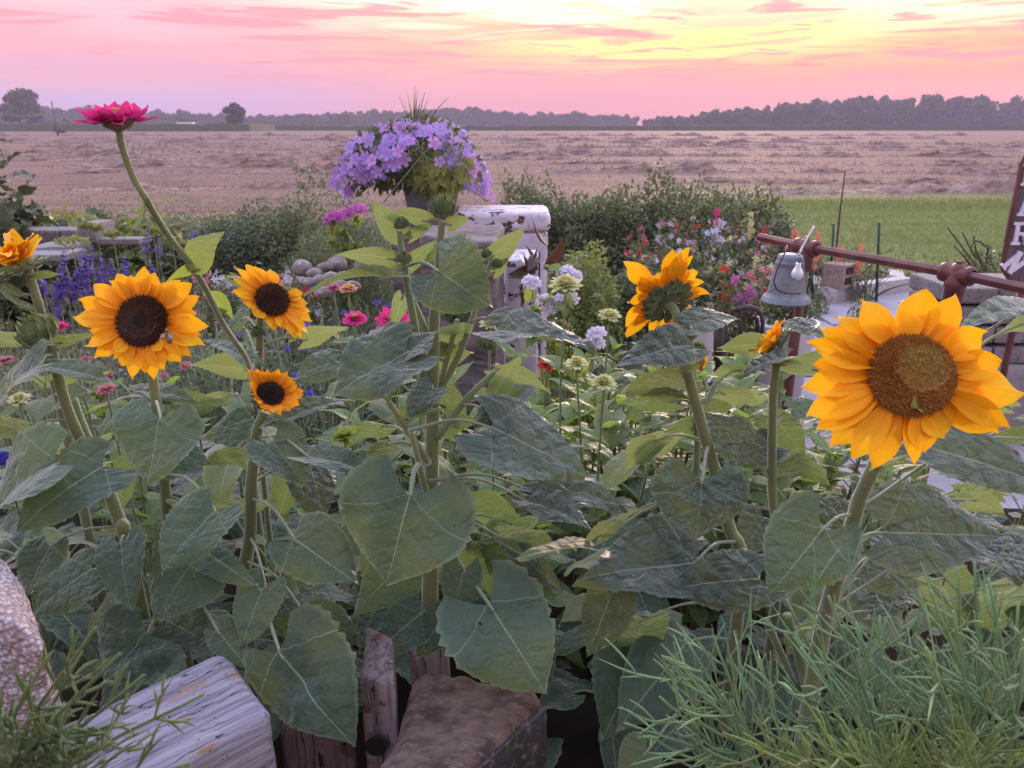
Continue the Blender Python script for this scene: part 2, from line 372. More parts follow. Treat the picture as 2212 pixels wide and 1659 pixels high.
simple_leaf('bush', (.078,.105,.052,1), (.11,.14,.065,1), (.22,.28,.06,1), .25, rough=.45)
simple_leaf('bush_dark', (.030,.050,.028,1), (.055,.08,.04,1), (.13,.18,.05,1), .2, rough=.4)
simple_leaf('bush_blue', (.05,.085,.055,1), (.08,.12,.07,1), (.2,.27,.1,1), .25, rough=.5)
simple_leaf('bush_light', (.11,.16,.04,1), (.17,.22,.06,1), (.40,.48,.08,1), .35, rough=.5)
simple_leaf('lime', (.21,.245,.06,1), (.26,.29,.08,1), (.34,.38,.08,1), .3, rough=.5)
simple_leaf('far_tree', (.030,.040,.026,1), (.035,.045,.03,1), (.06,.08,.03,1), .1, rough=.8)
simple_leaf('thread_low', (.17,.25,.06,1), (.17,.25,.06,1), (.35,.5,.08,1), .25, rough=.5)
simple_leaf('thread', (.20,.34,.16,1), (.20,.34,.16,1), (.3,.5,.12,1), .25, rough=.5)
simple_leaf('grassy', (.11,.165,.055,1), (.13,.18,.06,1), (.3,.42,.06,1), .3, rough=.55)
simple_leaf('greygreen', (.14,.18,.12,1), (.16,.2,.13,1), (.3,.36,.2,1), .2, rough=.6)
simple_leaf('wine', (.06,.018,.022,1), (.09,.03,.03,1), (.2,.05,.05,1), .2, rough=.4)
M['petal_gold'] = petal_mat('petal_gold', (.96,.50,.012,1), (.88,.29,.006,1), .36)
M['petal_hero'] = petal_mat('petal_hero', (.99,.52,.008,1), (.93,.35,.004,1), .36)
M['petal_small'] = petal_mat('petal_small', (.95,.42,.01,1), (.78,.17,.003,1), .34)
M['petal_pink'] = petal_mat('petal_pink', (.80,.055,.30,1), (.62,.04,.26,1), .35)
M['petal_cream'] = petal_mat('petal_cream', (.68,.66,.36,1), (.42,.52,.14,1), .3)
M['petal_white'] = petal_mat('petal_white', (.70,.66,.82,1), (.55,.45,.65,1), .25, 10.)
M['petal_peach'] = petal_mat('petal_peach', (.75,.42,.22,1), (.6,.25,.1,1), .3)
M['petal_red'] = petal_mat('petal_red', (.55,.06,.05,1), (.4,.02,.02,1), .3)
M['petal_green'] = petal_mat('petal_green', (.30,.36,.07,1), (.2,.28,.04,1), .3)
M['petal_lilac'] = petal_mat('petal_lilac', (.50,.36,.82,1), (.50,.28,.66,1), .35, 10.)
M['petal_mauve'] = petal_mat('petal_mauve', (.62,.36,.76,1), (.52,.25,.56,1), .35, 10.)
M['petal_blue'] = petal_mat('petal_blue', (.12,.10,.62,1), (.15,.08,.45,1), .25, 10.)
M['petal_violet'] = petal_mat('petal_violet', (.17,.12,.52,1), (.2,.14,.45,1), .2, 10.)
M['petal_magenta'] = petal_mat('petal_magenta', (.58,.16,.50,1), (.45,.08,.38,1), .3, 10.)
M['petal_salmon'] = petal_mat('petal_salmon', (.65,.20,.14,1), (.7,.3,.1,1), .3)
M['petal_rose'] = petal_mat('petal_rose', (.60,.24,.32,1), (.5,.12,.18,1), .3)
M['petal_lemon'] = petal_mat('petal_lemon', (.62,.58,.32,1), (.6,.48,.12,1), .3)
M['disc_brown'] = plain('disc_brown', (.050,.019,.010,1), (.09,.034,.014,1), 200., .7, .5, .001)
M['disc_dark'] = plain('disc_dark', (.016,.008,.006,1), (.028,.012,.008,1), 200., .7, .5, .001)
M['disc_orange'] = plain('disc_orange', (.22,.075,.012,1), (.50,.20,.03,1), 300., .7, .5, .001)
M['disc_olive'] = plain('disc_olive', (.17,.14,.018,1), (.24,.20,.03,1), 300., .7, .5, .001)
# ================================================================== ground, field, lawn
m_, t = mat('hay_field'); v = objco(t); x, y, z = t.sep(v)
n1 = t.noise(t.comb(t.m('MULTIPLY', x, .012), t.m('MULTIPLY', y, .30), 0.), 1., 5, .65)
n2 = t.noise(t.comb(t.m('MULTIPLY', x, .35), t.m('MULTIPLY', y, 1.1), 0.), 1., 8, .75)
n3 = t.noise(v, 9., 6, .7)
c = t.mix(t.mr(n1, .35, .65), (.215,.125,.105,1), (.135,.088,.074,1))
c = t.mix(t.mr(n2, .42, .62, 0., .7), c, (.25,.155,.135,1))
c = t.mix(t.mr(n3, .5, .75, 0., .6), c, (.15,.10,.075,1))
near = t.mr(t.m('ADD', y, t.m('MULTIPLY', n1, 10.)), 30., 19.)
c = t.mix(t.m('MULTIPLY', near, t.m('MULTIPLY', t.mr(n2, .3, .6), t.mr(x, 1., 6., .15, .85))), c, (.15,.20,.06,1))
finish(t, c, .9, t.m('ADD', n3, t.m('MULTIPLY', n2, 3.)), .8, .03, .1); M['field'] = m_
def relief(x, y): return .03*np.sin(x*.11+1.)*np.sin(y*.07)+.02*np.sin(x*.31+y*.17)
mb = MB()
ys = np.concatenate([np.linspace(-60, 14, 20), np.geomspace(15, 640, 60)])
for i in range(len(ys)-1):
    pass
xs = np.concatenate([-np.geomspace(640, 12, 22), np.linspace(-10, 10, 12), np.geomspace(12, 640, 22)])
X, Y = np.meshgrid(xs, ys, indexing='ij'); Z = np.where(Y > 16, relief(X, Y), 0)*np.clip((400-Y)/400, 0, 1); Z = Z-.02*(Y > 2000)
idx = np.arange(X.size).reshape(X.shape)
mb.add(np.stack([X, Y, Z], -1).reshape(-1, 3), (np.zeros((0, 3), int), np.stack([idx[:-1, :-1], idx[1:, :-1], idx[1:, 1:], idx[:-1, 1:]], -1).reshape(-1, 4)))
tag(mb.build('ground', M['field']), kind='structure')
# garden soil
M['soil'] = plain('soil', (.040,.028,.020,1), (.075,.06,.04,1), 6., .95, .9, .02, c3=(.05,.07,.025,1), s3=18.)
mb = MB(); mb.add([(-9,-6,.006),(9,-6,.006),(9,9.5,.006),(3.2,12.5,.006),(-9,13.5,.006)], [(0,1,2),(0,2,3),(0,3,4)])
tag(mb.build('garden_soil', M['soil']), kind='structure')
# lawn at the right
m_, t = mat('lawn'); v = objco(t)
n1 = t.noise(t.comb(t.m('MULTIPLY', t.sep(v)[0], .5), t.m('MULTIPLY', t.sep(v)[1], 1.6), 0.), 1., 5, .6); n2 = t.noise(v, 40., 5, .7)
c = t.mix(t.mr(n1, .35, .65), (.10,.13,.04,1), (.16,.19,.06,1)); c = t.mix(t.mr(n2, .4, .7, 0., .7), c, (.06,.085,.02,1))
finish(t, c, .9, n2, 1., .02, .1); M['lawn'] = m_
lawn_pts = [(1.3,9.0),(14,5.2),(26,8),(24,17.5),(12,16.2),(6,15.6),(3.5,15.4),(2.2,13.0)]
mb = MB(); mb.add([(a, b, .010) for a, b in lawn_pts], [(0,1,2),(0,2,3),(0,3,4),(0,4,5),(0,5,6),(0,6,7)])
tag(mb.build('lawn', M['lawn']), kind='structure')
# grass blades over the lawn and the rough field margin
gt = [(-.5,0,0),(.5,0,0),(.3,.5,.08),(-.3,.5,.08),(0,1,.25)]; gf = [(0,1,2,3),(3,2,4)]
r = RS(5); mb = MB(); N = 52000
gx = r.uniform(1.2, 14, N); gy = 5.4+(r.rand(N)**.8)*11.2; k = (gy > 9.2-.31*(gx-1.3)) & (gy < 16.6) & ((gy < 13) | (gx > 3.0))
gx, gy = gx[k], gy[k]; N = len(gx)
yd = np.stack([r.randn(N)*.45, r.randn(N)*.45, np.ones(N)], 1); zz = rdir(r, N)
pat = .5+.5*np.sin(gx*.9+gy*2.3)*np.sin(gy*1.3+1)
hh = .035+.03*r.rand(N)+.07*(gy > 14.6)*r.rand(N)
mb.batch(gt, gf, np.stack([gx, gy, np.full(N, .01)], 1), frames(yd, zz), np.stack([np.full(N, .010), hh, hh], 1), r.rand(N)*.6+pat*.4)
tag(mb.build('grass', M['grassy'], smooth=False), label='short green lawn grass behind the rusty rail', cat='grass', kind='stuff')
# stubble straw tufts scattered on the field
r = RS(6); mb = MB(); N = 26000
gy = 14.+(r.rand(N)**2.2)*60; gx = (r.rand(N)-.5)*gy*1.5
k = ~((gx > 1.5) & (gy < 17.0)); gx, gy = gx[k], gy[k]; N = len(gx)
yd = np.stack([r.randn(N)*.8, r.randn(N)*.6, np.ones(N)], 1)
mb.batch(gt, gf, np.stack([gx, gy, relief(gx, gy)], 1), frames(yd, rdir(r, N)), np.stack([.008+gy*.0004, .03+.03*r.rand(N), .04*np.ones(N)], 1))
M['straw'] = plain('straw', (.34,.225,.20,1), (.17,.11,.098,1), 3., .9, .2, .01, c3=(.24,.14,.12,1), s3=9.)
tag(mb.build('stubble', M['straw'], smooth=False), label='cut straw stubble covering the mown field', cat='stubble', kind='stuff')
# windrows of raked hay: lumpy ridges with real height
def windrow(x0, x1, y0, slope, wd, hgt, seed, lab):
    hgt = .17+.0012*y0; wd = .9+.008*y0; r = RS(seed); L = x1-x0; nx = int(min(900, L/(.07+.006*y0))); nv = 9; mb = MB()
    xx = np.linspace(x0, x1, nx); p3 = np.stack([xx, np.zeros(nx), np.zeros(nx)], 1)
    yc = y0+slope*(xx)+vnoise(p3, seed, 4, .35)*wd*.8
    amp = np.clip(.5+vnoise(p3, seed+1, 5, 1.6, .7)*1.25, .06, 1.7)*np.clip(np.minimum(xx-x0, x1-xx)/2., 0, 1)
    wv = wd*np.clip(.75+vnoise(p3, seed+2, 3, .8)*.4, .35, 1.3)
    u = np.linspace(-1, 1, nv); prof = np.clip(1-np.abs(u)**1.6, 0, 1)
    X = np.repeat(xx[:, None], nv, 1)+r.randn(nx, nv)*.05; Y = yc[:, None]+u[None]*wv[:, None]/2+r.randn(nx, nv)*.03
    Z = relief(X, Y)+amp[:, None]*prof[None]*hgt*(.75+.5*r.rand(nx, nv))+.004-.03*(np.abs(u)[None] > .99)
    idx = np.arange(nx*nv).reshape(nx, nv)
    mb.add(np.stack([X, Y, Z], -1).reshape(-1, 3), (np.zeros((0, 3), int), np.stack([idx[:-1, :-1], idx[1:, :-1], idx[1:, 1:], idx[:-1, 1:]], -1).reshape(-1, 4)), r.rand(nx*nv)*.5)
    n = int(L*60/(1+y0*.03)); i = r.randint(0, nx, n); k = r.randint(1, nv-1, n)
    org = np.stack([X[i, k], Y[i, k], Z[i, k]-.01], 1)
    yd = np.stack([r.randn(n), r.randn(n)*.5, .35+.3*r.rand(n)], 1)
    mb.batch(gt, gf, org, frames(yd, rdir(r, n)), np.stack([np.full(n, .008+.0005*y0), .08+.12*r.rand(n), .1*np.ones(n)], 1))
    tag(mb.build('hay_windrow', M['straw'], smooth=False), lab, 'hay row', 'rows of raked hay on the field')
rows = [(-11,-1,20.2,.00,1.1,.20),(-15,-2,27.0,.0,1.6,.30),(-18,1,30.5,.0,1.4,.28),(-26,4,37,.01,1.7,.34),(-40,-6,46,.0,2.,.34),(-40,20,58,.0,2.2,.36),(-60,35,72,.01,2.6,.38),(-70,50,92,.0,3.,.42),(-90,70,120,.0,3.,.45),
        (4.,30,22.6,-.10,1.4,.26),(3.5,14,18.6,.05,1.0,.13),(0.5,26,27.0,-.07,1.7,.34),(1,34,33.0,-.10,1.9,.38),(-2,44,42,-.08,2.,.42),(0,52,51,-.06,2.2,.42),(-30,10,41,.0,2.,.42),(-30,0,52,.0,2.,.42),(6,60,58,-.05,2.,.42),(-60,20,82,.0,2.,.42),(8,70,66,-.05,2.4,.42)]
wl = ['nearest short hay row at the far left, behind the dark shrub','second hay row from the garden, left half of the field','third hay row from the garden, left half of the field','fourth hay row from the garden, left half of the field','fifth hay row, passing behind the tall zinnia stem','sixth hay row, crossing the whole field','seventh hay row, crossing the whole field','second farthest hay row before the corn','farthest faint hay row before the corn',
 'short hay row slanting down beside the leaning cane','low thin hay row just beyond the lawn','hay row slanting down right of the flower tub','hay row just above the slanting one right of the tub','mid-field hay row right of the flower tub','upper mid-field hay row above the raspberry bushes','far hay row slanting below the right wood','hay row between the fourth and fifth rows, left half','hay row between the fifth and sixth rows, left half','hay row just under the slanting far row at the right','hay row between the two seventh and eighth rows at the left']
for i, q in enumerate(rows): windrow(*q, 40+i, wl[i])
# ================================================================== far crops
M['corn'] = plain('corn', (.05,.075,.03,1), (.075,.10,.04,1), .6, .9, .5, .2, c3=(.12,.13,.06,1), s3=2.)
def crop(name, lab, xs_, y0, depth, h, seed):
    mb = MB(); r = RS(seed); n = 160; xx = np.linspace(xs_[0], xs_[1], n)
    for i in range(n-1):
        a, b = xx[i], xx[i+1]; h0 = h*(.9+.2*r.rand())
        hexa(mb, [(a,y0,-.2),(b,y0,-.2),(b,y0+depth,-.2),(a,y0+depth,-.2),(a,y0,h0),(b,y0,h0),(b,y0+depth,h0*1.02),(a,y0+depth,h0*1.02)], r.rand()*.3)
    tag(mb.build(name, M['corn'], smooth=False), lab, 'crop', kind='stuff')
crop('corn_field', 'dark strip of corn along the far edge of the field', (-170, 260), 235, 30, 1.35, 1)
crop('corn_field', 'corn strip beside the lone round tree at the left', (-320, -66), 205, 22, 1.75, 2)
# ================================================================== far trees
qt = [(-.5,-.5,0),(.5,-.5,.12),(.5,.5,0),(-.5,.5,.12)]; qf = [(0,1,2),(0,2,3)]
def crown_pts(r, blobs, n):
    vol = np.array([b[3]*b[4]*b[5] for b in blobs])**.75; k = r.choice(len(blobs), n, p=vol/vol.sum()); B = np.array(blobs)[k]
    d_ = nrmz(r.randn(n, 3)); rad = r.rand(n)**.33*(.8+.28*r.rand(n))
    return B[:, :3]+d_*rad[:, None]*B[:, 3:6], d_
def tree(name, lab, px, base_y, top_y, w_px, dist, seed, nleaf=2600, ls=.55, group=None, shape='round', cat='tree', m='far_tree'):
    b = P(px, base_y, dist); b.z = 0; sc = 1/ppm(P(px, 270, dist)); h = (base_y-top_y)*sc; wd = w_px*sc
    root = empty(name, lab, cat, b, group); r = RS(seed)
    mb = MB(); tube(mb, [b+Vector((0,0,-.3)), b+Vector((.1,0,h*.3)), b+Vector((0,0,h*.75))], [h*.030, h*.022, h*.008], 8)
    for i in range(7):
        a = r.rand()*6.28; z0 = h*(.2+.07*i); q = b+Vector((0,0,z0)); e_ = q+Vector((cos(a)*wd*.3, sin(a)*wd*.3, h*.2))
        tube(mb, spline([q, q.lerp(e_, .5)+Vector((0,0,h*.03)), e_], 4), [h*.012, h*.004], 6)
    part(mb, 'trunk', M['bark'], root)
    mb = MB(); blobs = []
    nb = 20
    for i in range(nb):
        v_ = r.rand(); a = r.rand()*6.28
        if shape == 'round': rr = wd*.5*math.sqrt(max(.05, 1-(2*v_-1)**2))*.72; zc = h*(.22+.66*v_)
        elif shape == 'tall': rr = wd*.28; zc = h*(.1+.8*v_)
        else: rr = wd*.40*(1-.35*v_); zc = h*(.30+.58*v_)
        q = rr*math.sqrt(r.rand()); s_ = wd*(.14+.12*r.rand())
        blobs.append((b.x+cos(a)*q, b.y+sin(a)*q, zc, s_, s_, s_*.7))
    pts, dr = crown_pts(r, blobs, nleaf)
    mb.batch(qt, qf, pts, frames(rdir(r, nleaf), nrmz(dr+r.randn(nleaf, 3)*.5)), ls*(.5+r.rand(nleaf)))
    part(mb, 'crown', M[m], root, False); return root
M['bark'] = plain('bark', (.05,.038,.03,1), (.09,.07,.055,1), 6., .9, .8, .02)
tree('broadleaf_tree', 'large dark broadleaf tree at the left end of the far field', 44, 274, 181, 96, 240, 1, 5000, .62, shape='wide')
tree('round_tree', 'lone round tree standing at the far edge of the field', 512, 282, 224, 52, 215, 2, 4200, .42, shape='round')
tree('open_tree', 'open-crowned tree showing behind the tall pink zinnia', 210, 270, 222, 62, 300, 3, 1500, .5, shape='wide')
tree('round_tree', 'rounded tree just right of the tall pink zinnia', 292, 272, 225, 46, 300, 4, 2500, .6)
tree('conifer_tree', 'narrow dark evergreen above the white trailer', 393, 268, 234, 13, 330, 5, 1100, .45, shape='tall')
tree('broadleaf_tree', 'tree standing up above the wood at the far right', 2155, 240, 203, 34, 340, 6, 1200, .6)
tree('broadleaf_tree', 'tree at the left end of the middle tree line', 745, 275, 242, 40, 380, 7, 1500, .7)
b = G(126, 288, 0)
root = empty('field_shrub', 'small dark shrub at the foot of the utility pole', 'shrub', b); r = RS(3); mb = MB()
pts, dr = crown_pts(r, [(b.x, b.y, .55, 1.0, .6, .5), (b.x+.6, b.y, .3, .9, .6, .35), (b.x-.2, b.y, 1.2, .45, .4, .5)], 1500)
mb.batch(qt, qf, pts, frames(rdir(r, 1500), dr), .12*(.5+r.rand(1500))); part(mb, 'foliage', M['far_tree'], root, False)
mb = MB(); tube(mb, [b, b+Vector((0, 0, .9))], .04, 6); part(mb, 'stem', M['bark'], root)
# woods, one mass each
def wood(lab, prof, dist, seed, dens, ls, name='far_wood', ddepth=30):
    r = RS(seed); mb = MB(); allb = []
    px = prof[0][0]
    xs_ = [p[0] for p in prof]; hs = [p[1] for p in prof]; sc = 1/ppm(P(1106, 270, dist))
    while px < prof[-1][0]:
        top = np.interp(px, xs_, hs)+r.randn()*3.; h = max(3., (272-top)*sc+1.5); wd = h*(.45+.4*r.rand()); dd = dist+r.rand()*ddepth
        b_ = P(px, 270, dd); b_.z = 0
        for i in range(12):
            v_ = r.rand(); a = r.rand()*6.28; q = wd*.42*r.rand(); s_ = wd*(.22+.14*r.rand())
            allb.append((b_.x+cos(a)*q, b_.y+sin(a)*q, h*(.04+.82*v_), s_*(1.1-.4*v_), s_*(1.1-.4*v_), s_*.62))
        tube(mb, [b_+Vector((0, 0, -.4)), b_+Vector((0, 0, h*.6))], [.25, .1], 5)
        px += wd/sc*.30
    n = int(len(allb)*dens); pts, dr = crown_pts(r, allb, n)
    mb.batch(qt, qf, pts, frames(rdir(r, n), nrmz(dr+r.randn(n, 3)*.5)), ls*(.5+r.rand(n)))
    tag(mb.build(name, M['far_tree'], smooth=False), lab, 'wood', kind='stuff')
wood('far tree line behind the left half of the field', [(-260,240),(-60,240),(60,236),(130,236),(180,240),(300,238),(350,243),(420,248),(520,250),(640,252),(740,250)], 400, 11, 60, 1.3)
wood('hazy middle tree line behind the purple flower tub', [(640,253),(760,246),(860,242),(980,236),(1040,235),(1095,246),(1150,250),(1230,247),(1300,252),(1372,256)], 440, 12, 60, 1.3)
wood('long dark wood along the right side of the far field', [(1395,262),(1440,255),(1520,246),(1600,236),(1680,232),(1740,220),(1830,212),(1900,211),(2000,210),(2090,214),(2212,212),(2420,205)], 330, 13, 70, .95)
# shed, trailer, pole with wire
M['barn_dark'] = plain('barn_dark', (.05,.045,.045,1), (.08,.07,.07,1), 1., .9, .3, .02)
M['white_metal'] = plain('white_metal', (.75,.76,.8,1), (.7,.7,.74,1), 1., .5, .1, .01)
def gable(c_, L, W, hw, hr, name, lab, mw, mr_, cat='barn'):
    root = empty(name, lab, cat, c_); x, y = c_.x, c_.y; mb = MB()
    box(mb, (x, y, hw/2), (L, W, hw)); mb.add([(x-L/2, y-W/2, hw), (x-L/2, y+W/2, hw), (x-L/2, y, hr), (x+L/2, y-W/2, hw), (x+L/2, y+W/2, hw), (x+L/2, y, hr)], [(0,1,2),(3,5,4)])
    part(mb, 'wall', mw, root, False)
    mb = MB(); o_ = .4
    for s_ in (-1, 1): hexa(mb, [(x-L/2-o_, y+s_*(W/2+o_), hw-.2), (x+L/2+o_, y+s_*(W/2+o_), hw-.2), (x+L/2+o_, y, hr), (x-L/2-o_, y, hr), (x-L/2-o_, y+s_*(W/2+o_), hw-.05), (x+L/2+o_, y+s_*(W/2+o_), hw-.05), (x+L/2+o_, y, hr+.18), (x-L/2-o_, y, hr+.18)])
    part(mb, 'roof', mr_, root, False)
    mb = MB()
    box(mb, (x+L*.1, y-W/2-.03, hw*.4), (L*.2, .06, hw*.75))
    part(mb, 'door', M['corn'], root, False)
q = P(106, 272, 245); q.z = 0; gable(q, 9, 6, 2.3, 3.4, 'field_shed', 'low dark shed beside the large left tree', M['barn_dark'], M['barn_dark'])
q = P(402, 270, 300); q.z = 0
root = empty('farm_trailer', 'long white trailer parked beyond the corn', 'trailer', q); mb = MB()
box(mb, (q.x, q.y, 1.9), (6.0, 2.2, 1.1)); bevel(part(mb, 'body', M['white_metal'], root, False), .12); mb = MB()
box(mb, (q.x+.3, q.y, 1.2), (5.6, 2.0, .2)); part(mb, 'frame', M['barn_dark'], root, False)
for k in (-1.4, 1.4, 2.4):
    mb = MB(); lathe(mb, [(0,-.15),(.5,-.15),(.55,0),(.5,.15),(0,.15)], (q.x+k, q.y-1, .55), 14, M=Matrix.Rotation(pi/2, 3, 'X')); part(mb, 'wheel', M['barn_dark'], root)
M['pole'] = plain('pole', (.10,.085,.075,1), (.16,.14,.12,1), 4., .9, .3, .01)
q = P(124, 284, 118); q.z = 0; sc = 1/ppm(P(124, 270, 118)); ht = (284-214)*sc
root = empty('utility_pole', 'thin wooden utility pole with a sagging wire at the left', 'pole', q); mb = MB()
tube(mb, [q, q+Vector((-.1, 0, ht))], [.13, .09], 8); part(mb, 'pole', M['pole'], root); mb = MB()
a = q+Vector((-.1, 0, ht*.72)); e_ = P(-120, 205, 60)
tube(mb, [a.lerp(e_, k/14)+Vector((0, 0, -1.0*sin(pi*k/14))) for k in range(15)], .035, 5); part(mb, 'wire', M['pole'], root)
mb = MB(); box(mb, (q.x-.1, q.y, ht*.72), (1.0, .12, .12)); part(mb, 'crossarm', M['pole'], root, False)
# ================================================================== haze
mb = MB(); box(mb, (0, 291, 14), (1296, 708, 30))
hz = mb.build('haze', [], smooth=False); m_ = bpy.data.materials.new('haze'); m_.use_nodes = True; t = NT(m_.node_tree)
pv = t.n('ShaderNodeVolumePrincipled'); pv.inputs['Color'].default_value = (.78,.70,.92,1); pv.inputs['Density'].default_value = .0008; pv.inputs['Anisotropy'].default_value = .0
o = t.n('ShaderNodeOutputMaterial'); t.L(pv.outputs[0], o.inputs[1]); hz.data.materials.append(m_); tag(hz, 'thin evening haze over the fields', 'haze', kind='stuff')
# ================================================================== templates
SL = np.array([(0,0,0),(-.30,.42,.06),(0,.45,0),(.30,.42,.06),(0,1,-.08)]); SLF = [(0,2,1),(0,3,2),(1,2,4),(2,3,4)]
def grid_leaf(nu, nv, prof, fold=.15, droop=.3, wavy=0., seed=0):
    u = np.linspace(-1, 1, nu); v = np.linspace(0, 1, nv); U, V_ = np.meshgrid(u, v, indexing='ij'); W = np.interp(V_, np.linspace(0, 1, len(prof)), prof)
    x = U*W; z = fold*np.abs(x)-droop*V_**2+wavy*np.sin(V_*14+seed)*U**2*.12
    y = V_*(1-.15*droop*V_)
    idx = np.arange(nu*nv).reshape(nu, nv)
    f = np.stack([idx[:-1, :-1], idx[1:, :-1], idx[1:, 1:], idx[:-1, 1:]], -1).reshape(-1, 4)
    return np.stack([x, y, z], -1).reshape(-1, 3), [tuple(q) for q in f], np.stack([x, V_, 0*x], -1).reshape(-1, 3)
LANCE = [grid_leaf(5, 8, [.05,.17,.24,.26,.23,.17,.09,.005], .25, dr, 1., i) for i, dr in enumerate((.15,.45,.8))]
BLADE = grid_leaf(3, 6, [.05,.05,.045,.04,.025,.003], .3, .25)
def floret(n=5, cup=.25, wid=.42):
    vs = [(0,0,0)]; f = []
    for i in range(n):
        a = 2*pi*i/n; b = len(vs)
        for rr, da, zz in ((.55,-wid,.12),(1.,-wid*.62,cup),(1.08,0,cup*.8),(1.,wid*.62,cup),(.55,wid,.12)):
            vs.append((rr*cos(a+da), rr*sin(a+da), zz))
        f += [(0,b,b+1,b+2),(0,b+2,b+3,b+4)]
    v = np.array(vs); L = np.stack([v[:, 0]*.3, np.hypot(v[:, 0], v[:, 1]), v[:, 2]*0], -1); return v, f, L
FL5 = floret()
def shell(r, c, rad, n, inner=.75, top=False, lump=.18, seed=0):
    d_ = nrmz(r.randn(n, 3))
    if top: d_[:, 2] = np.abs(d_[:, 2])
    k = inner+(1-inner)*r.rand(n)**.5
    k = k*(1+lump*vnoise(d_*3, seed, 3, 2.))
    return np.array(c)+d_*k[:, None]*np.array(rad), d_
def bush(name, lab, cat, c, rad, n, ls, m, seed, group=None, stems=7, spiky=0., lump=.22, tmpl=None, root=None, w=None, top=True):
    """c = foot on the ground, rad = (rx, ry, height)"""
    r = RS(seed); c = Vector(c); rt = root or empty(name, lab, cat, c, group)
    mb = MB()
    for i in range(stems):
        a = r.rand()*6.28; e_ = c+Vector((cos(a)*rad[0]*.6*r.rand(), sin(a)*rad[1]*.6*r.rand(), rad[2]*(.6+.3*r.rand())))
        tube(mb, spline([c+Vector((cos(a)*.05, sin(a)*.05, -.02)), c.lerp(e_, .5)+Vector((0, 0, .05)), e_], 4), [.009, .003], 5, .3)
    part(mb, 'stem', M['stem'], rt)
    p, d_ = shell(r, (0, 0, 0), (rad[0], rad[1], rad[2]), n, .35, top, lump, seed)
    p = p+np.array(c)+np.array([0, 0, .03])
    if spiky: p[:, 2] += spiky*rad[2]*np.maximum(0, vnoise(p*np.array([1, 1, .01]), seed+3, 3, 9.))*(p[:, 2]-c.z)/rad[2]
    mb = MB(); tv, tf = (SL, SLF) if tmpl is None else tmpl[:2]
    yd = nrmz(d_*.7+rdir(r, n)+np.array([0, 0, .1])); zz = nrmz(d_*.6+np.array([0, 0, .8])+r.randn(n, 3)*.35)
    sc = ls*(.55+.7*r.rand(n)); S3 = np.stack([sc*(w or 1.), sc, sc], 1)
    mb.batch(tv, tf, p, frames(yd, zz), S3, None, None if tmpl is None else tmpl[2])
    part(mb, 'foliage', M[m], rt, False); return rt
def blooms(rt, name, m, pts, nrm, size, seed, tv=None):
    r = RS(seed); n = len(pts); mb = MB(); T = tv or FL5
    nrm = nrmz(np.asarray(nrm, float)+r.randn(n, 3)*.25)
    mb.batch(T[0], T[1], np.asarray(pts), frames(rdir(r, n), nrm) if False else frames(np.cross(nrm, rdir(r, n)), nrm), size*(.75+.5*r.rand(n)), None, T[2])
    part(mb, name, M[m], rt, False)
# ================================================================== ground cover
r = RS(8); N = 52000; mb = MB()
gy = 2.6+(r.rand(N)**.75)*9.6; gx = (r.rand(N)-.5)*(gy*1.5+1.4)
k = ~((gx > 1.1) & (gy < 7.3)) & ~((gx > 1.2) & (gy > 9.1-.31*(gx-1.3)))
gx, gy = gx[k], gy[k]; N = len(gx)
den = vnoise(np.stack([gx, gy, 0*gx], 1), 4, 3, 2.2); hz_ = (.02+.14*r.rand(N))*(1+.8*den)
mb.batch(SL, SLF, np.stack([gx, gy, np.maximum(.01, hz_)], 1), frames(rdir(r, N, .5), rdir(r, N, 1.5)), .035+.04*r.rand(N), np.clip(.5+den*.6, 0, 1))
tag(mb.build('ground_cover', M['bush'], smooth=False), label='low weeds and foliage covering the garden floor', cat='ground cover', kind='stuff')
# ================================================================== hedge rows
def px_bush(name, lab, cat, x, ybase, ytop, wpx, d, n, ls, m, seed, dy=.6, **k):
    c = P(x, ybase, d); c.z = 0; s = 1/ppm(P(x, ytop, d)); h = P(x, ytop, d+dy*.3).z
    return bush(name, lab, cat, c, (wpx*s/2, dy, h), n, ls, M and m, seed, **k)
hx = [(1140,150,400,'leftmost of the row, thin and weedy beside the white block','bush'),(1235,190,388,'dense green raspberry bush right of the white block','bush'),(1345,190,385,'dense green raspberry bush in the middle of the row','bush'),
      (1455,180,388,'dense green raspberry bush with weeds sticking out on top','bush'),(1560,170,402,'dense green raspberry bush behind the tall red gladiolus','bush'),(1650,110,425,'last low raspberry bush at the lawn end of the row','bush')]
for i, (x, wd, tp, lab, m) in enumerate(hx):
    px_bush('raspberry_bush', lab if i else 'thin weedy raspberry bush beside the white block', 'bush', x, 540, tp+30, wd*1.2, 8.8-.12*i, 7600, .055, m, 60+i, dy=.75, group='raspberry bushes in a row behind the garden', spiky=.34, lump=.24)
lx = [(470,120,432,'left end of the bushes, below the mown field','bush'),(560,130,412,'feathery green bush under the drooping zinnia leaf','bush_blue'),(655,130,400,'tall weedy bush with seed heads left of the flower tub','bush'),(735,110,425,'dark green bush just left of the flower tub','bush_blue')]
for i, (x, wd, tp, lab, m) in enumerate(lx):
    px_bush('garden_bush', lab if i else 'leftmost bush below the mown field', 'bush', x, 560, tp+48, wd*1.3, 8.0, 8500, .045, m, 80+i, dy=.7, group='bushes along the back of the garden', spiky=.25, lump=.22)
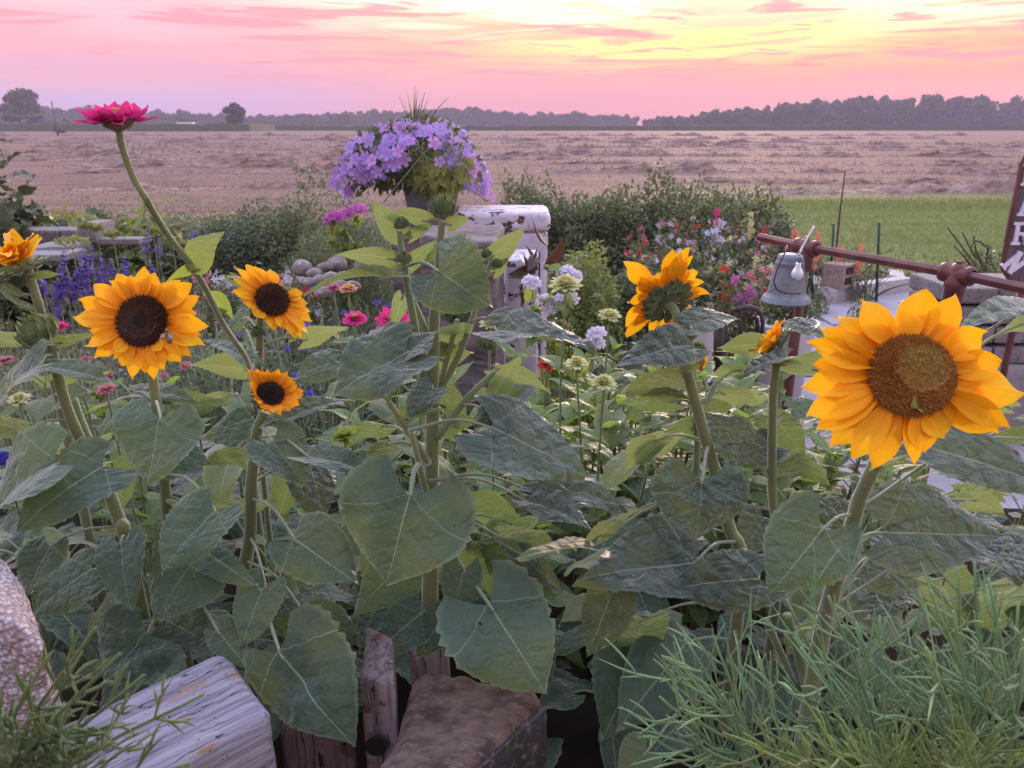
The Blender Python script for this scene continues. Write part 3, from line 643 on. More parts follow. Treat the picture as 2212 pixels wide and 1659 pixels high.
# bushes under the tub (asparagus-like, with pink phlox) and right of the white block
px_bush('asparagus_fern', 'feathery blue-green fern below the purple flower tub', 'plant', 790, 640, 455, 190, 5.2, 12000, .032, 'bush_blue', 90, dy=.5, spiky=.15, lump=.3, w=.5)
px_bush('asparagus_fern', 'feathery green fern left of the stacked field stones', 'plant', 690, 620, 500, 150, 6.0, 9000, .034, 'bush', 91, dy=.4, spiky=.25, lump=.3, w=.6)
px_bush('leafy_shrub', 'leafy green shrub right of the white painted block', 'shrub', 1250, 640, 560, 190, 5.4, 7000, .042, 'bush_light', 92, dy=.5, lump=.25)
px_bush('leafy_shrub', 'pale leafy shrub in front of the snapdragon bed', 'shrub', 1370, 650, 580, 160, 5.8, 5600, .042, 'bush', 93, dy=.4, lump=.25)
# weeds with seed heads on top of the hedges
r = RS(33)
for i, (x, yb, yt) in enumerate(((662,430,365),(690,430,375),(1446,420,372),(1130,430,385),(1105,440,375),(1395,410,372))):
    b = P(x, 540, 8.7); b.z = 0; tp = P(x+r.uniform(-12, 12), yt, 8.7); rt = empty('tall_weed', ['tall thin weed with seed heads left of the flower tub','second tall weed left of the flower tub, nearer to it','tall weed standing above the raspberry row','thin weed beside the yellow sunflowers behind the block','leaning weed just right of the flower tub','short weed tip above the raspberry row'][i], 'weed', b, 'weeds sticking out of the hedges'); mb = MB()
    tube(mb, spline([b, b.lerp(tp, .6), tp], 4), [.007, .003], 5, .5)
    q = np.array([tuple(b.lerp(tp, .75+.27*r.rand())+Vector((r.randn()*.05, r.randn()*.05, 0))) for _ in range(60)])
    part(mb, 'stem', M['stem'], rt); mb = MB(); mb.batch(SL, SLF, q, frames(rdir(r, 60, 1.), rdir(r, 60)), .05*(.5+r.rand(60))); part(mb, 'seed_head', M['greygreen'], rt, False)
# ================================================================== left side shrub, squash, umbel heads
def leafy(name, lab, cat, x, ybase, ytop, wpx, d, n, ls, m, seed, dy=.4, z0=0., fold=.2, **k):
    T = grid_leaf(5, 6, [.12,.42,.46,.36,.2,.01], fold, .35, .6)
    c = P(x, ybase, d); c.z = z0; s = 1/ppm(P(x, ytop, d)); h = P(x, ytop, d).z-z0
    return bush(name, lab, cat, c, (wpx*s/2, dy, h), n, ls, m, seed, tmpl=T, **k)
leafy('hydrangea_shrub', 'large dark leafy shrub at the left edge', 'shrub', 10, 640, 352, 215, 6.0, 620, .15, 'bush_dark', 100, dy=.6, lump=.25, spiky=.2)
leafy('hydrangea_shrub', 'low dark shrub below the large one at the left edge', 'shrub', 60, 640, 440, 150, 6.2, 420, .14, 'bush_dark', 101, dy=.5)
for i, (x, tp, wd) in enumerate(((150,462,110),(235,458,110),(320,470,120),(400,480,110))):
    leafy('squash_plant', ['squash plant behind the grey block wall','squash plant with pale round leaves behind the zinnia stem','squash plant right of the zinnia stem','squash plant before the left bushes'][i], 'plant', x, 560, tp, wd*1.1, 7.4, 420, .10, 'bush_light' if i % 2 == 0 else 'bush', 105+i, dy=.5, group='squash plants beyond the block wall')
r = RS(9)
def umbel(x, y, wpx, d, lab, seed):
    r = RS(seed); tp = P(x, y, d); s = wpx/ppm(tp)/2; b = Vector((tp.x, tp.y, 0)); rt = empty('dill_plant', lab, 'plant', b, 'yellow-green umbel plants')
    mb = MB(); tube(mb, [b, tp-Vector((0, 0, s*.4))], [.005, .003], 5)
    for k in range(10): a = k*.628; tube(mb, [tp-Vector((0, 0, s*.4)), tp+Vector((cos(a)*s*.7, sin(a)*s*.7, 0))], .002, 3)
    part(mb, 'stem', M['stem'], rt); n = 260; a = r.rand(n)*6.28; q = np.sqrt(r.rand(n))*s
    mb = MB(); mb.batch(SL, SLF, np.stack([tp.x+np.cos(a)*q, tp.y+np.sin(a)*q, tp.z+s*.25*(1-(q/s)**2)+r.randn(n)*.008], 1), frames(rdir(r, n, 1), rdir(r, n, 1.5)), .022*(.6+.8*r.rand(n)))
    part(mb, 'flower_head', M['lime'], rt, False)
for i, (x, y, w_, d_, lab) in enumerate(((155,525,66,5.0,'widest yellow-green umbel below the block wall corner'),(186,490,32,5.4,'umbel over the corner stone of the block wall'),(244,508,36,5.4,'umbel right of the corner stone'),(372,520,34,5.6,'umbel beside the blue salvia right of the zinnia stem'),
     (407,530,30,5.7,'small umbel left of the lone zinnia leaf'),(208,495,24,5.6,'small umbel half hidden by the corner stone'),(330,500,26,6.1,'far umbel left of the zinnia stem'))): umbel(x, y, w_, d_, lab, 120+i)
# block wall at the left
M['block_grey'] = plain('block_grey', (.17,.155,.165,1), (.25,.22,.23,1), 9., .9, .6, .006, c3=(.10,.09,.09,1), s3=60.)
M['concrete'] = plain('concrete', (.20,.18,.20,1), (.28,.25,.27,1), 5., .85, .5, .004, c3=(.20,.18,.19,1), s3=50.)
def stone_px(name, lab, x0, y0, x1, y1, d, depth, m, seed, group=None, cat='block', amp=.006):
    a, b = P(x0, y1, d), P(x1, y1, d); tp = P(x0, y0, d).z; z0 = a.z
    mb = MB(); rough_block(mb, [(a.x,d,z0),(b.x,d,z0),(b.x,d+depth,z0),(a.x,d+depth,z0),(a.x,d,tp),(b.x,d,tp),(b.x,d+depth,tp),(a.x,d+depth,tp)], (10,8,8), amp, seed, 14., edge=.012)
    o = mb.build(name, m, None, True, origin=((a.x+b.x)/2, d, z0)); return tag(o, lab, cat, group)
for i, (x0, x1) in enumerate(((-40,34),(36,84),(86,131),(133,168))):
    stone_px('wall_block', ['grey wall block at the left edge of the photo','grey wall block behind the left edge sunflower','grey wall block right of the left edge sunflower','last plain grey wall block before the taller corner stone'][i], x0, 497, x1, 530, 5.9, .25, M['block_grey'], 130+i, 'grey retaining wall blocks')
stone_px('corner_stone', 'taller grey corner stone ending the block wall', 170, 484, 210, 526, 5.7, .3, M['block_grey'], 136)
stone_px('wall_plank', 'long low grey border beam right of the corner stone', 212, 516, 300, 530, 5.6, .15, M['block_grey'], 137)
for i, (x0, y0, x1, y1) in enumerate(((60,534,100,547),(102,532,150,549),(40,550,140,566))):
    stone_px('paving_stone', ['flat paving stone under the block wall, upper left','flat paving stone under the block wall, upper right','long lower paving stone below the block wall'][i], x0, y0, x1, y1, 5.4-.2*(i == 2), .3, M['concrete'], 140+i)
# ================================================================== blue salvia spikes
def salvia(b, tip, wid, m, rt, seed, n=150, lean=None):
    r = RS(seed); b, tip = Vector(b), Vector(tip); L = (tip-b).length
    u = r.rand(n)**.8; ax = (tip-b).normalized(); e1 = ax.orthogonal().normalized(); e2 = ax.cross(e1)
    whorl = np.round(u*11)/11.*.75+u*.25
    a = r.rand(n)*6.28; rad = wid*(1-.82*whorl)*(.5+.6*r.rand(n))
    B = np.array(b)+np.outer(whorl*L, np.array(ax))
    D = np.outer(np.cos(a), np.array(e1))+np.outer(np.sin(a), np.array(e2))
    mb = MB(); mb.batch(SL, SLF, B+D*rad[:, None]*.3, frames(D+np.array(ax)*.5, rdir(r, n, .5)), np.stack([wid*.8*np.ones(n)]*3, 1)*(.6+.6*r.rand(n))[:, None]*(1.1-.7*whorl[:, None]))
    part(mb, 'flower_spike', M[m], rt, False)
sv = [(128,640,138,545,18),(112,652,148,600,16),(150,660,166,590,18),(170,650,180,548,22),(192,612,197,532,18),(182,640,186,570,20),(225,645,219,560,18),(208,650,213,600,18),(232,655,238,560,14),(268,630,270,552,18),(95,640,82,608,16),(88,600,84,665,14),(112,700,140,625,16),
      (322,545,320,478,12),(345,560,343,508,11),(415,530,417,497,9),(313,560,312,508,10),(328,600,326,572,12),(188,700,200,640,16),(150,600,128,618,14),(250,600,238,572,12)]
lb = ['leaning blue salvia spike','bent blue salvia spike','short blue salvia spike','tall blue salvia spike','upright violet salvia spike','slender violet salvia spike']
where = ['below the corner stone','beside the left edge sunflower','above the face-on left sunflower','left of the zinnia stem','near the zinnia stem','behind the left bud']
for i, (x0, y0, x1, y1, w_) in enumerate(sv):
    d_ = 3.3 if y1 > 540 else 5.0; a, b = P(x0, y0, d_), P(x1, y1, d_); g = Vector((a.x, a.y, 0))
    rt = empty('salvia_plant', '%s %s, %s of its clump' % (lb[i % 6], where[(i*5+i//6) % 6], ['front','back','left','right','middle'][i % 5]), 'salvia', g, 'blue salvia spikes')
    mb = MB(); tube(mb, spline([g, a, b], 4), [.004, .002], 5); part(mb, 'stem', M['stem'], rt)
    salvia(a, b, w_/ppm(a), 'petal_violet' if i % 3 else 'petal_blue', rt, 200+i, 130 if y1 > 540 else 70)
# grey-green lavender like foliage with thin bud stems (cornflower patch): real plants
def wispy(name, lab, x, d, z_top, wid, n, seed, cols, group, gm='greygreen', nb=8):
    r = RS(seed); c = P(x, 700, d); c.z = 0; rt = empty(name, lab, 'flower plant', c, group); mb = MB(); tips = []
    for i in range(n):
        b = c+Vector((r.randn()*wid*.3, r.randn()*wid*.3, 0)); tp = c+Vector((r.randn()*wid, r.randn()*wid*.7, z_top*(.75+.3*r.rand()))); tips.append(tp)
        tube(mb, [b, b.lerp(tp, .5)+Vector((r.randn()*.02, 0, .02)), tp], [.0025, .0018], 4, r.rand())
        tube(mb, [tp-Vector((0, 0, .012)), tp, tp+Vector((0, 0, .006))], [.002, .006, .003], 5, r.rand())
        q = np.array([tuple(b.lerp(tp, u)) for u in r.rand(5)]); 
    part(mb, 'stem', M[gm], rt)
    mb = MB(); nn = n*9; k = r.randint(0, n, nn); u = r.rand(nn)[:, None]; T = np.array([tuple(q) for q in tips])[k]; B = np.array(c)[None]
    mb.batch(BLADE[0], BLADE[1], B*(1-u)+T*u, frames(rdir(r, nn, 1.2), rdir(r, nn)), .05+.05*r.rand(nn), None, BLADE[2]); part(mb, 'foliage', M[gm], rt)
    for m, num in cols:
        k = r.randint(0, n, num); pts = np.array([tuple(tips[j]) for j in k])+np.array([0, 0, .008]); mb = MB()
        for L_ in range(3):
            nr = nrmz(r.randn(num, 3)*.35+np.array([0, -.5, 1.])); mb.batch(FL5[0], FL5[1], pts, frames(np.cross(nr, rdir(r, num)), nr), np.stack([.017-.003*L_*np.ones(num)]*2+[.02+.02*L_*np.ones(num)], 1), None, FL5[2])
        part(mb, 'flower', M[m], rt, False)
    return rt
cf = [(600,2.9,.72,'petal_violet'),(650,3.2,.74,'petal_violet'),(705,2.9,.78,'petal_violet'),(755,3.3,.72,'petal_violet'),(800,2.8,.74,'petal_blue'),(850,3.2,.72,'petal_violet'),(680,2.5,.70,'petal_blue'),(900,3.4,.7,'petal_violet')]
for i, (x, d_, zt, m) in enumerate(cf):
    wispy('cornflower_plant', ['cornflower clump behind the tilted sunflower','cornflower clump with a pair of violet blooms','cornflower clump before the stones','cornflower clump under the cream zinnia','cornflower clump above the pink zinnias','cornflower clump left of the tall budded plant','near cornflower clump right of the tilted sunflower','cornflower clump seen through the budded stems'][i], x, d_, zt, .13, 34, 300+i, [(m, 4), ('petal_magenta' if i % 2 else 'petal_lilac', 1)], 'cornflower plants in the middle of the garden')
for i, (x, d_, zt) in enumerate(((20,2.2,.72),(90,2.5,.74),(170,2.5,.72),(230,2.9,.72),(330,3.0,.72),(420,2.8,.72),(0,3.0,.74),(480,3.2,.72))):
    wispy('poppy_seed_plant', 'spent poppy clump with small seed heads, ' + ['at the left photo edge','below the left edge sunflower','left of the face-on sunflower','behind the face-on sunflower','right of the face-on sunflower','under the lone zinnia leaf','far left behind the bud','behind the tilted sunflower'][i], x, d_, zt, .16, 40, 320+i, [('petal_pink' if i % 3 == 0 else 'petal_rose', 2)] if i < 6 else [('petal_rose', 1)], 'spent poppy clumps')
for i, (x, y, d_) in enumerate(((60,962,1.6),(4,990,1.5))):
    tp = P(x, y, d_); g = Vector((tp.x, tp.y+.02, .25)); rt = empty('cornflower', ['deep blue cornflower low at the left','deep blue cornflower cut by the left edge'][i], 'flower', g); mb = MB(); tube(mb, spline([g, g.lerp(tp, .6)+Vector((.01,0,0)), tp], 4), .0018, 5); part(mb, 'stem', M['greygreen'], rt)
    r = RS(i); nr = nrmz(r.randn(12, 3)*.5+np.array([0, -.6, .8])); mb = MB(); mb.batch(FL5[0], FL5[1], np.tile(np.array(tp), (12, 1)), frames(np.cross(nr, rdir(r, 12)), nr), .015, None, FL5[2]); part(mb, 'petals', M['petal_blue'], rt, False)
# ================================================================== stone pile
M['stone'] = plain('stone', (.20,.17,.17,1), (.33,.28,.28,1), 12., .85, .5, .004, c3=(.45,.40,.40,1), s3=30.)
r = RS(12)
for i, (x, y, w_, d_) in enumerate(((653,579,42,4.6),(680,590,34,4.5),(703,578,30,4.7),(727,572,46,4.8),(690,606,30,4.4),(715,600,34,4.4),(745,598,36,4.6),(770,580,38,4.9),(668,610,26,4.3),(735,616,28,4.3),(700,632,40,4.1),(760,622,38,4.3))):
    c = P(x, y, d_); s = w_/ppm(c)/2; mb = MB(); v = []; 
    th = np.linspace(0, pi, 13); ph = np.linspace(0, 2*pi, 19)[:-1]; A, B = np.meshgrid(th, ph, indexing='ij')
    D = np.stack([np.sin(A)*np.cos(B), np.sin(A)*np.sin(B), np.cos(A)], -1).reshape(-1, 3); rr = 1+.12*vnoise(D, i, 3, 2.)
    D = D*rr[:, None]*np.array([s*(1+.2*r.rand()), s*.9, s*(.72+.2*r.rand())]); idx = np.arange(13*18).reshape(13, 18); j = np.roll(idx, -1, 1)
    mb.add(D+np.array(c), (np.zeros((0, 3), int), np.stack([idx[:-1], idx[1:], j[1:], j[:-1]], -1).reshape(-1, 4)), .5*r.rand())
    tag(mb.build('field_stone', M['stone'], origin=tuple(c)), ['large rounded stone at the left end of the pile','stone right of the large left stone','small dark stone in the upper row','broad pale stone on top of the pile','small stone in the lower row','middle stone of the lower row','stone under the broad pale top stone','rightmost upper stone by the timber','tiny stone at the lower left of the pile','tiny stone at the lower right of the pile','lowest stone in the centre of the pile','lowest right stone by the timber'][i], 'stone', 'rounded field stones in a pile')
# small red and white impatiens in front of the left bushes
def snap_bed(name, lab, cat, x, ybase, d, seed, h, cols, group, wid=.14, nfl=16, z0=0., fs=.016):
    r = RS(seed); c = P(x, ybase, d); c.z = z0; rt = empty(name, lab, cat, c, group)
    mb = MB(); n = 9; tips = []
    for i in range(n):
        tp = c+Vector((r.randn()*wid*.7, r.randn()*wid*.6, h*(.65+.4*r.rand()))); tips.append(tp); tube(mb, [c+Vector((r.randn()*.02, r.randn()*.02, 0)), tp], [.004, .002], 4)
    part(mb, 'stem', M['stem'], rt); mb = MB(); nn = 380
    k = r.randint(0, n, nn); u = r.rand(nn)[:, None]; T = np.array([tuple(q) for q in tips])[k]; B = np.array(c)[None]
    mb.batch(SL, SLF, B*(1-u)+T*u+r.randn(nn, 3)*.03, frames(rdir(r, nn, .3), rdir(r, nn, 1.)), .05*(.6+.6*r.rand(nn))); part(mb, 'foliage', M['bush'], rt, False)
    for m in cols:
        k = r.choice(n, max(2, n//len(cols)), False); pts = []
        for j in k:
            for q in range(nfl//3): pts.append(tuple(tips[j]+Vector((r.randn()*.012, r.randn()*.012, -.012*q+.01))))
        pts = np.array(pts); nr = nrmz(r.randn(len(pts), 3)+np.array([0, -.6, .3])); mb = MB()
        mb.batch(FL5[0], FL5[1], pts, frames(np.cross(nr, rdir(r, len(pts))), nr), fs*(.7+.6*r.rand(len(pts))), None, FL5[2]); part(mb, 'flower', M[m], rt, False)
    return rt
for i, (x, cols) in enumerate(((500,['petal_white']),(540,['petal_white','petal_red']),(585,['petal_red','petal_white']),(630,['petal_white','petal_red']),(675,['petal_white']),(455,['petal_rose']))):
    snap_bed('impatiens_plant', ['white impatiens right of the lone zinnia leaf','impatiens plant with white and red blooms above the tilted sunflower','mostly red impatiens with a few white blooms','impatiens with small white blooms before the dark bush','rightmost impatiens above the large round stone','rose impatiens behind the lone zinnia leaf'][i], 'flower plant', x, 640, 4.9+.2*(i % 2), 400+i, .56, cols, 'low impatiens left of the stones', fs=.022)
# ================================================================== white block, timber, flower tub
m_, t = mat('painted_block'); v = objco(t); n1 = t.noise(v, 26., 7, .65); n2 = t.noise(v, 7., 5, .6); n3 = t.noise(v, 70., 5, .6)
wv = t.m('ADD', n1, t.m('MULTIPLY', t.m('SUBTRACT', n2, .5), .7))
c = t.mix(t.mr(n2, .35, .65), (.50,.46,.58,1), (.64,.58,.70,1)); c = t.mix(t.mr(wv, .60, .64), c, (.10,.05,.035,1)); c = t.mix(t.mr(n3, .62, .7, 0., .7), c, (.16,.13,.06,1))
finish(t, c, .75, t.m('ADD', n3, t.mr(wv, .6, .64, 0., -1.5)), .8, .006, .3); M['painted_block'] = m_
def zb(x0, y0, z0, x1, y1, z1): return [(x0,y0,z0),(x1,y0,z0),(x1,y1,z0),(x0,y1,z0),(x0,y0,z1),(x1,y0,z1),(x1,y1,z1),(x0,y1,z1)]
D1 = 3.95; a = P(985, 452, D1); b = P(1184, 452, D1); zt = P(1100, 458, D1).z
mb = MB(); rough_block(mb, zb(a.x, D1, 0, b.x, D1+.36, zt-.10), (36, 30, 60), .006, 3, 22., edge=.02, amp2=.002)
rt = empty('painted_block', 'tall chipped white painted block behind the budded plant', 'garden block', ((a.x+b.x)/2, D1+.18, 0)); part(mb, 'pillar', M['painted_block'], rt)
mb = MB(); rough_block(mb, zb(a.x-.02, D1-.02, zt-.098, b.x+.012, D1+.38, zt), (40, 34, 14), .005, 4, 22., edge=.03, amp2=.002); part(mb, 'cap', M['painted_block'], rt)
m_, t = mat('old_timber'); v = objco(t, 3., 34., 34.); n1 = t.noise(v, 1., 7, .65, .4); n2 = t.noise(objco(t), 9., 5, .6)
c = t.mix(t.mr(n1, .35, .62), (.075,.058,.058,1), (.21,.17,.185,1)); c = t.mix(t.mr(n2, .55, .75, 0., .7), c, (.20,.09,.06,1)); finish(t, c, .85, n1, .9, .006, .2); M['old_timber'] = m_
D2 = 3.05; a = P(905, 520, D2); b = P(1072, 540, D2); zt = P(1000, 512, D2).z
mb = MB(); rough_block(mb, [(a.x,D2,0),(b.x,D2-.06,0),(b.x+.03,D2+.3,0),(a.x,D2+.36,0),(a.x,D2,zt),(b.x,D2-.06,zt-.01),(b.x+.03,D2+.3,zt+.01),(a.x,D2+.36,zt)], (30, 24, 60), .007, 5, 16., edge=.02, amp2=.002)
tag(mb.build('timber_post', M['old_timber'], origin=((a.x+b.x)/2, D2, 0)), 'weathered brown timber post before the white painted block', 'timber')
D3 = 3.4; a = P(1092, 600, D3); b = P(1168, 600, D3); zt = P(1130, 560, D3).z
mb = MB(); rough_block(mb, zb(a.x, D3, 0, b.x, D3+.3, zt), (20, 20, 40), .008, 6, 18., edge=.03, amp2=.003)
tag(mb.build('painted_stub', M['painted_block'], origin=((a.x+b.x)/2, D3, 0)), 'lower white painted stub against the right side of the timber post', 'garden block')
# the tub of flowers, raised on a post hidden behind the block
m_, t = mat('galvanised'); v = objco(t); n1 = t.noise(v, 9., 5, .6); n2 = t.noise(v, 60., 4, .6)
c = t.mix(t.mr(n1, .35, .65), (.15,.16,.20,1), (.24,.26,.31,1)); c = t.mix(t.mr(n2, .5, .7, 0., .5), c, (.10,.10,.12,1)); finish(t, c, .55, n2, .15, .002, .4, .25); M['galvanised'] = m_
D4 = 4.25; c0 = P(933, 458, D4); tz = P(933, 385, D4).z; sc = 1/ppm(c0)
mb = MB(); rough_block(mb, zb(c0.x-.2, D4-.2, 0, c0.x+.14, D4+.2, c0.z), (10, 10, 20), .006, 7); tag(mb.build('stone_pedestal', M['old_timber'], origin=(c0.x, D4, 0)), 'block holding up the flower tub behind the timber', 'garden block')
rt = empty('metal_tub', 'grey metal tub overflowing with lilac flowers', 'tub', c0); mb = MB(); R0 = 52*sc; R1 = 62*sc; hh = tz-c0.z
lathe(mb, [(0, 0), (R0*.98, 0), (R0, .01)]+[(R0+(R1-R0)*u+.002*(abs(u-.5) < .06), .01+hh*u) for u in (.2, .45, .5, .55, .8, .95)]+[(R1+.01, hh), (R1+.006, hh+.012), (R1-.008, hh+.004), (R1-.02, hh-.05), (0, hh-.05)], c0, 40)
part(mb, 'bucket', M['galvanised'], rt)
cc = P(893, 335, D4); sc = 1/ppm(cc); rx = 166*sc; rz = 74*sc
rt = empty('petunia_plant', 'lilac petunias spilling over the metal tub', 'flower plant', (cc.x, cc.y, tz)); r = RS(21)
n = 2600; p, d_ = shell(r, cc, (rx*.9, .34, rz), n, .3, lump=.16, seed=2); p[:, 2] -= .14*(np.abs(p[:, 0]-cc.x)/rx)**3
mb = MB(); mb.batch(SL, SLF, p, frames(d_+r.randn(n, 3)*.6, d_+np.array([0, 0, .6])+r.randn(n, 3)*.3), .045*(.6+.7*r.rand(n))); part(mb, 'foliage', M['bush'], rt, False)
mb = MB()
for i in range(26):
    a = r.rand()*6.28; e_ = cc+Vector((cos(a)*rx*.6, sin(a)*.18, -.05-.1*r.rand()+.2*r.rand())); tube(mb, spline([Vector((cc.x, cc.y, tz-.02)), cc.lerp(e_, .5)+Vector((0, 0, .06)), e_], 4), .003, 4)
part(mb, 'stem', M['stem'], rt)
n = 820; p, d_ = shell(r, cc, (rx*1.03, .40, rz*1.02), n, .8, lump=.14, seed=2)
k = (d_[:, 2] > -.55)&~((p[:, 0] > cc.x+5*sc)&(p[:, 0] < cc.x+62*sc)&(p[:, 2] < cc.z+.05)&(d_[:, 1] < .1)); p, d_ = p[k], d_[k]; 
n = len(p); keep = r.rand(n) < .66; p, d_ = p[keep], d_[keep]; n = len(p); p[:, 2] -= .17*(np.abs(p[:, 0]-cc.x)/rx)**3
T = floret(5, .22, .60); kk = r.rand(n) < .62
for m, sel in (('petal_lilac', kk), ('petal_mauve', ~kk)): blooms(rt, 'flower', m, p[sel], d_[sel]+np.array([0, -.35, .1]), .028, 5, T)
rt = empty('potato_vine', 'lime-green trailing leaves over the front of the tub', 'vine', (cc.x+.1, D4-.1, tz)); r = RS(22); n = 330
vc = P(946, 366, D4-.40); a = r.rand(n)*6.28; q = np.sqrt(r.rand(n)); px_ = vc.x+np.cos(a)*q*42*sc*(1+.2*r.randn(n)); pz_ = vc.z+np.sin(a)*q*42*sc*(1+.15*r.randn(n))
py_ = vc.y+.12*q**2+.05*r.rand(n)+(pz_-vc.z)*.5
T = grid_leaf(5, 6, [.2,.5,.42,.28,.14,.01], .3, .3, .4); mb = MB()
mb.batch(T[0], T[1], np.stack([px_, py_, pz_], 1), frames(np.stack([np.cos(a)*.7+r.randn(n)*.4, -.3+r.randn(n)*.2, -.9+.35*r.randn(n)], 1), np.stack([r.randn(n)*.4, -1+.2*r.randn(n), .7+.3*r.randn(n)], 1)), .066*(.7+.6*r.rand(n)), None, T[2]); part(mb, 'leaves', M['lime'], rt)
mb = MB()
for i in range(14): tube(mb, spline([Vector((cc.x+.1, D4-.15, tz+.1)), vc+Vector((r.randn()*.07, .05, .12)), vc+Vector((r.randn()*.12, 0, -.1-.06*r.rand()))], 4), .003, 4)
part(mb, 'stem', M['stem'], rt)
rt = empty('spike_plant', 'thin upright grassy spikes rising from the tub', 'plant', (cc.x, D4, tz)); mb = MB(); b = P(897, 300, D4)
for i, (x, y) in enumerate(((862,208),(871,215),(884,200),(896,184),(893,205),(902,195),(909,212),(918,198),(925,214),(933,235),(970,209),(878,190),(950,250),(905,225),(940,232))):
    tp = P(x, y, D4+r.uniform(-.08, .08)); tube(mb, spline([b+Vector((r.randn()*.015, 0, -.1)), b.lerp(tp, .5)+Vector(((x-897)*.00005, 0, .01)), tp], 5), [.004, .0035, .0008], 4, .4, flat=.3)
part(mb, 'blades', M['bush_dark'], rt)
# pink-magenta phlox at the left of the tub
def phlox(name, lab, pts, d, m, seed, R, fs, nf=26, leaves=60, z0=0., group=None):
    r = RS(seed); c = P(pts[0][0], pts[0][1], d); g = Vector((c.x, c.y+.03, z0)); rt = empty(name, lab, 'flower plant', g, group); mb = MB(); L = MB()
    for x, y in pts:
        q = P(x, y, d+r.uniform(-.06, .06)); tube(mb, spline([g+Vector((r.randn()*.03, 0, 0)), g.lerp(q, .6)+Vector((r.randn()*.02, 0, 0)), q], 4), [.004, .002], 5)
        p, d_ = shell(r, q, (R, R, R*.6), nf, .8, True, .1, seed); blooms(rt, 'flower_cluster', m, p, d_+np.array([0, -.4, .2]), fs, seed)
        n = leaves; u = r.rand(n)[:, None]; L.batch(LANCE[1][0], LANCE[1][1], np.array(g)*(1-u)+np.array(q)*u, frames(rdir(r, n, .2), rdir(r, n, 1.5)), .07*(.6+.7*r.rand(n)), None, LANCE[1][2])
    part(mb, 'stem', M['stem'], rt); part(L, 'leaves', M['zin_leaf'], rt); return rt
phlox('garden_phlox', 'magenta phlox clusters left of the flower tub', [(725,470),(745,466),(772,455),(715,478)], 4.9, 'petal_magenta', 31, .05, .024, 26)
phlox('garden_phlox', 'white phlox clusters right of the timber post', [(1222,590),(1238,596),(1178,650),(1207,652),(1230,648),(1148,612),(1190,672),(1290,722),(1284,742)], 2.6, 'petal_white', 32, .026, .017, 22, 26)
# wine coloured leaves
r = RS(41); g = P(1170, 700, 3.3); g.z = 0; rt = empty('canna_plant', 'dark wine-red leaves at the corner of the white block', 'plant', g); mb = MB()
T = grid_leaf(5, 8, [.05,.14,.2,.2,.17,.12,.06,.005], .3, .25)
o_ = [P(1165, 560, 3.25)+Vector((r.randn()*.03, r.randn()*.03, r.randn()*.04)) for _ in range(12)]
mb.batch(T[0], T[1], np.array([tuple(q) for q in o_]), frames(rdir(r, 12, .6), rdir(r, 12)), .13, None, T[2]); tube(mb, [g, P(1165, 545, 3.25)], [.008, .004], 6); part(mb, 'leaves', M['wine'], rt)
# ================================================================== snapdragon bed, gladioli
cols = [['petal_rose'],['petal_white'],['petal_rose','petal_white'],['petal_lemon','petal_white'],['petal_salmon','petal_white'],['petal_cream','petal_rose'],['petal_red'],['petal_cream']]
cn = ['rose','white','rose and white','lemon and white','salmon and white','cream and rose','red','cream']
r = RS(50); i = 0
spots = []
for row, (yb, d_, xs_) in enumerate(((0,7.6,(1385,1425,1465,1510,1550,1595,1640)),(0,6.9,(1400,1445,1490,1530,1575,1620,1660)),(0,6.3,(1430,1475,1515,1560,1600,1645)))):
    for x in xs_: spots.append((x, d_, row))
for i, (x, d_, row) in enumerate(spots):
    k = (i*3+row) % 8 if row < 2 else (3, 7, 5, 1, 3, 7)[i % 6]
    snap_bed('snapdragon_plant', '%s snapdragon in the %s row of the bed, %s' % (cn[k], ['back','middle','front'][row], ['at its left end','second from the left','third from the left','near the middle','right of the middle','second from the right','at its right end'][(x-1385)//42 if (x-1385)//42 < 7 else 6]), 'snapdragon', x, 600, d_, 500+i, .60-.05*row, cols[k], 'snapdragons in the bed behind the bucket', wid=.16, nfl=9, fs=.020)
def gladiolus(x, ybot, ytop, d, m, lab, seed, nb=9, bloom=True, spread=.12):
    r = RS(seed); g = P(x, ybot, d); g.z = 0; tp = P(x, ytop, d); rt = empty('gladiolus_plant', lab, 'gladiolus', g, 'gladioli beyond the rail'); mb = MB()
    for i in range(nb):
        a = r.randn()*spread; h = tp.z*(.55+.4*r.rand()); e_ = g+Vector((a*1.6, r.randn()*.06, h)); tube(mb, spline([g+Vector((r.randn()*.02, 0, 0)), g+Vector((a*.6, 0, h*.55)), e_], 4), [.011, .009, .001], 4, r.rand()*.5, flat=.25)
    part(mb, 'leaves', M['bush_blue'], rt)
    if bloom:
        mb = MB(); tube(mb, [g, tp], [.005, .002], 5); part(mb, 'stem', M['stem'], rt); n = 15; u = r.rand(n)
        p = np.array(tp)[None]-np.outer(u*.26, [0, 0, 1])+r.randn(n, 3)*.012; blooms(rt, 'flower', m, p, np.tile([0, -1., .3], (n, 1)), .024, seed)
gl = [(1549,600,450,7.6,'petal_pink','tall magenta-red gladiolus in front of the raspberry row'),(1622,600,462,7.4,'petal_lemon','pale yellow gladiolus before the last raspberry bush'),(1654,600,490,7.0,'petal_red','red gladiolus just above the left end of the rail'),(1720,600,497,6.8,'petal_salmon','orange gladiolus above the rail near its first post'),
      (1767,600,505,6.7,'petal_salmon','orange gladiolus right of the white string'),(1815,610,520,6.7,'petal_salmon','small orange gladiolus left of the green stake'),(1860,610,530,6.6,'petal_salmon','rightmost orange gladiolus over the planting box')]
for i, q in enumerate(gl): gladiolus(*q[:5], q[5], 560+i)
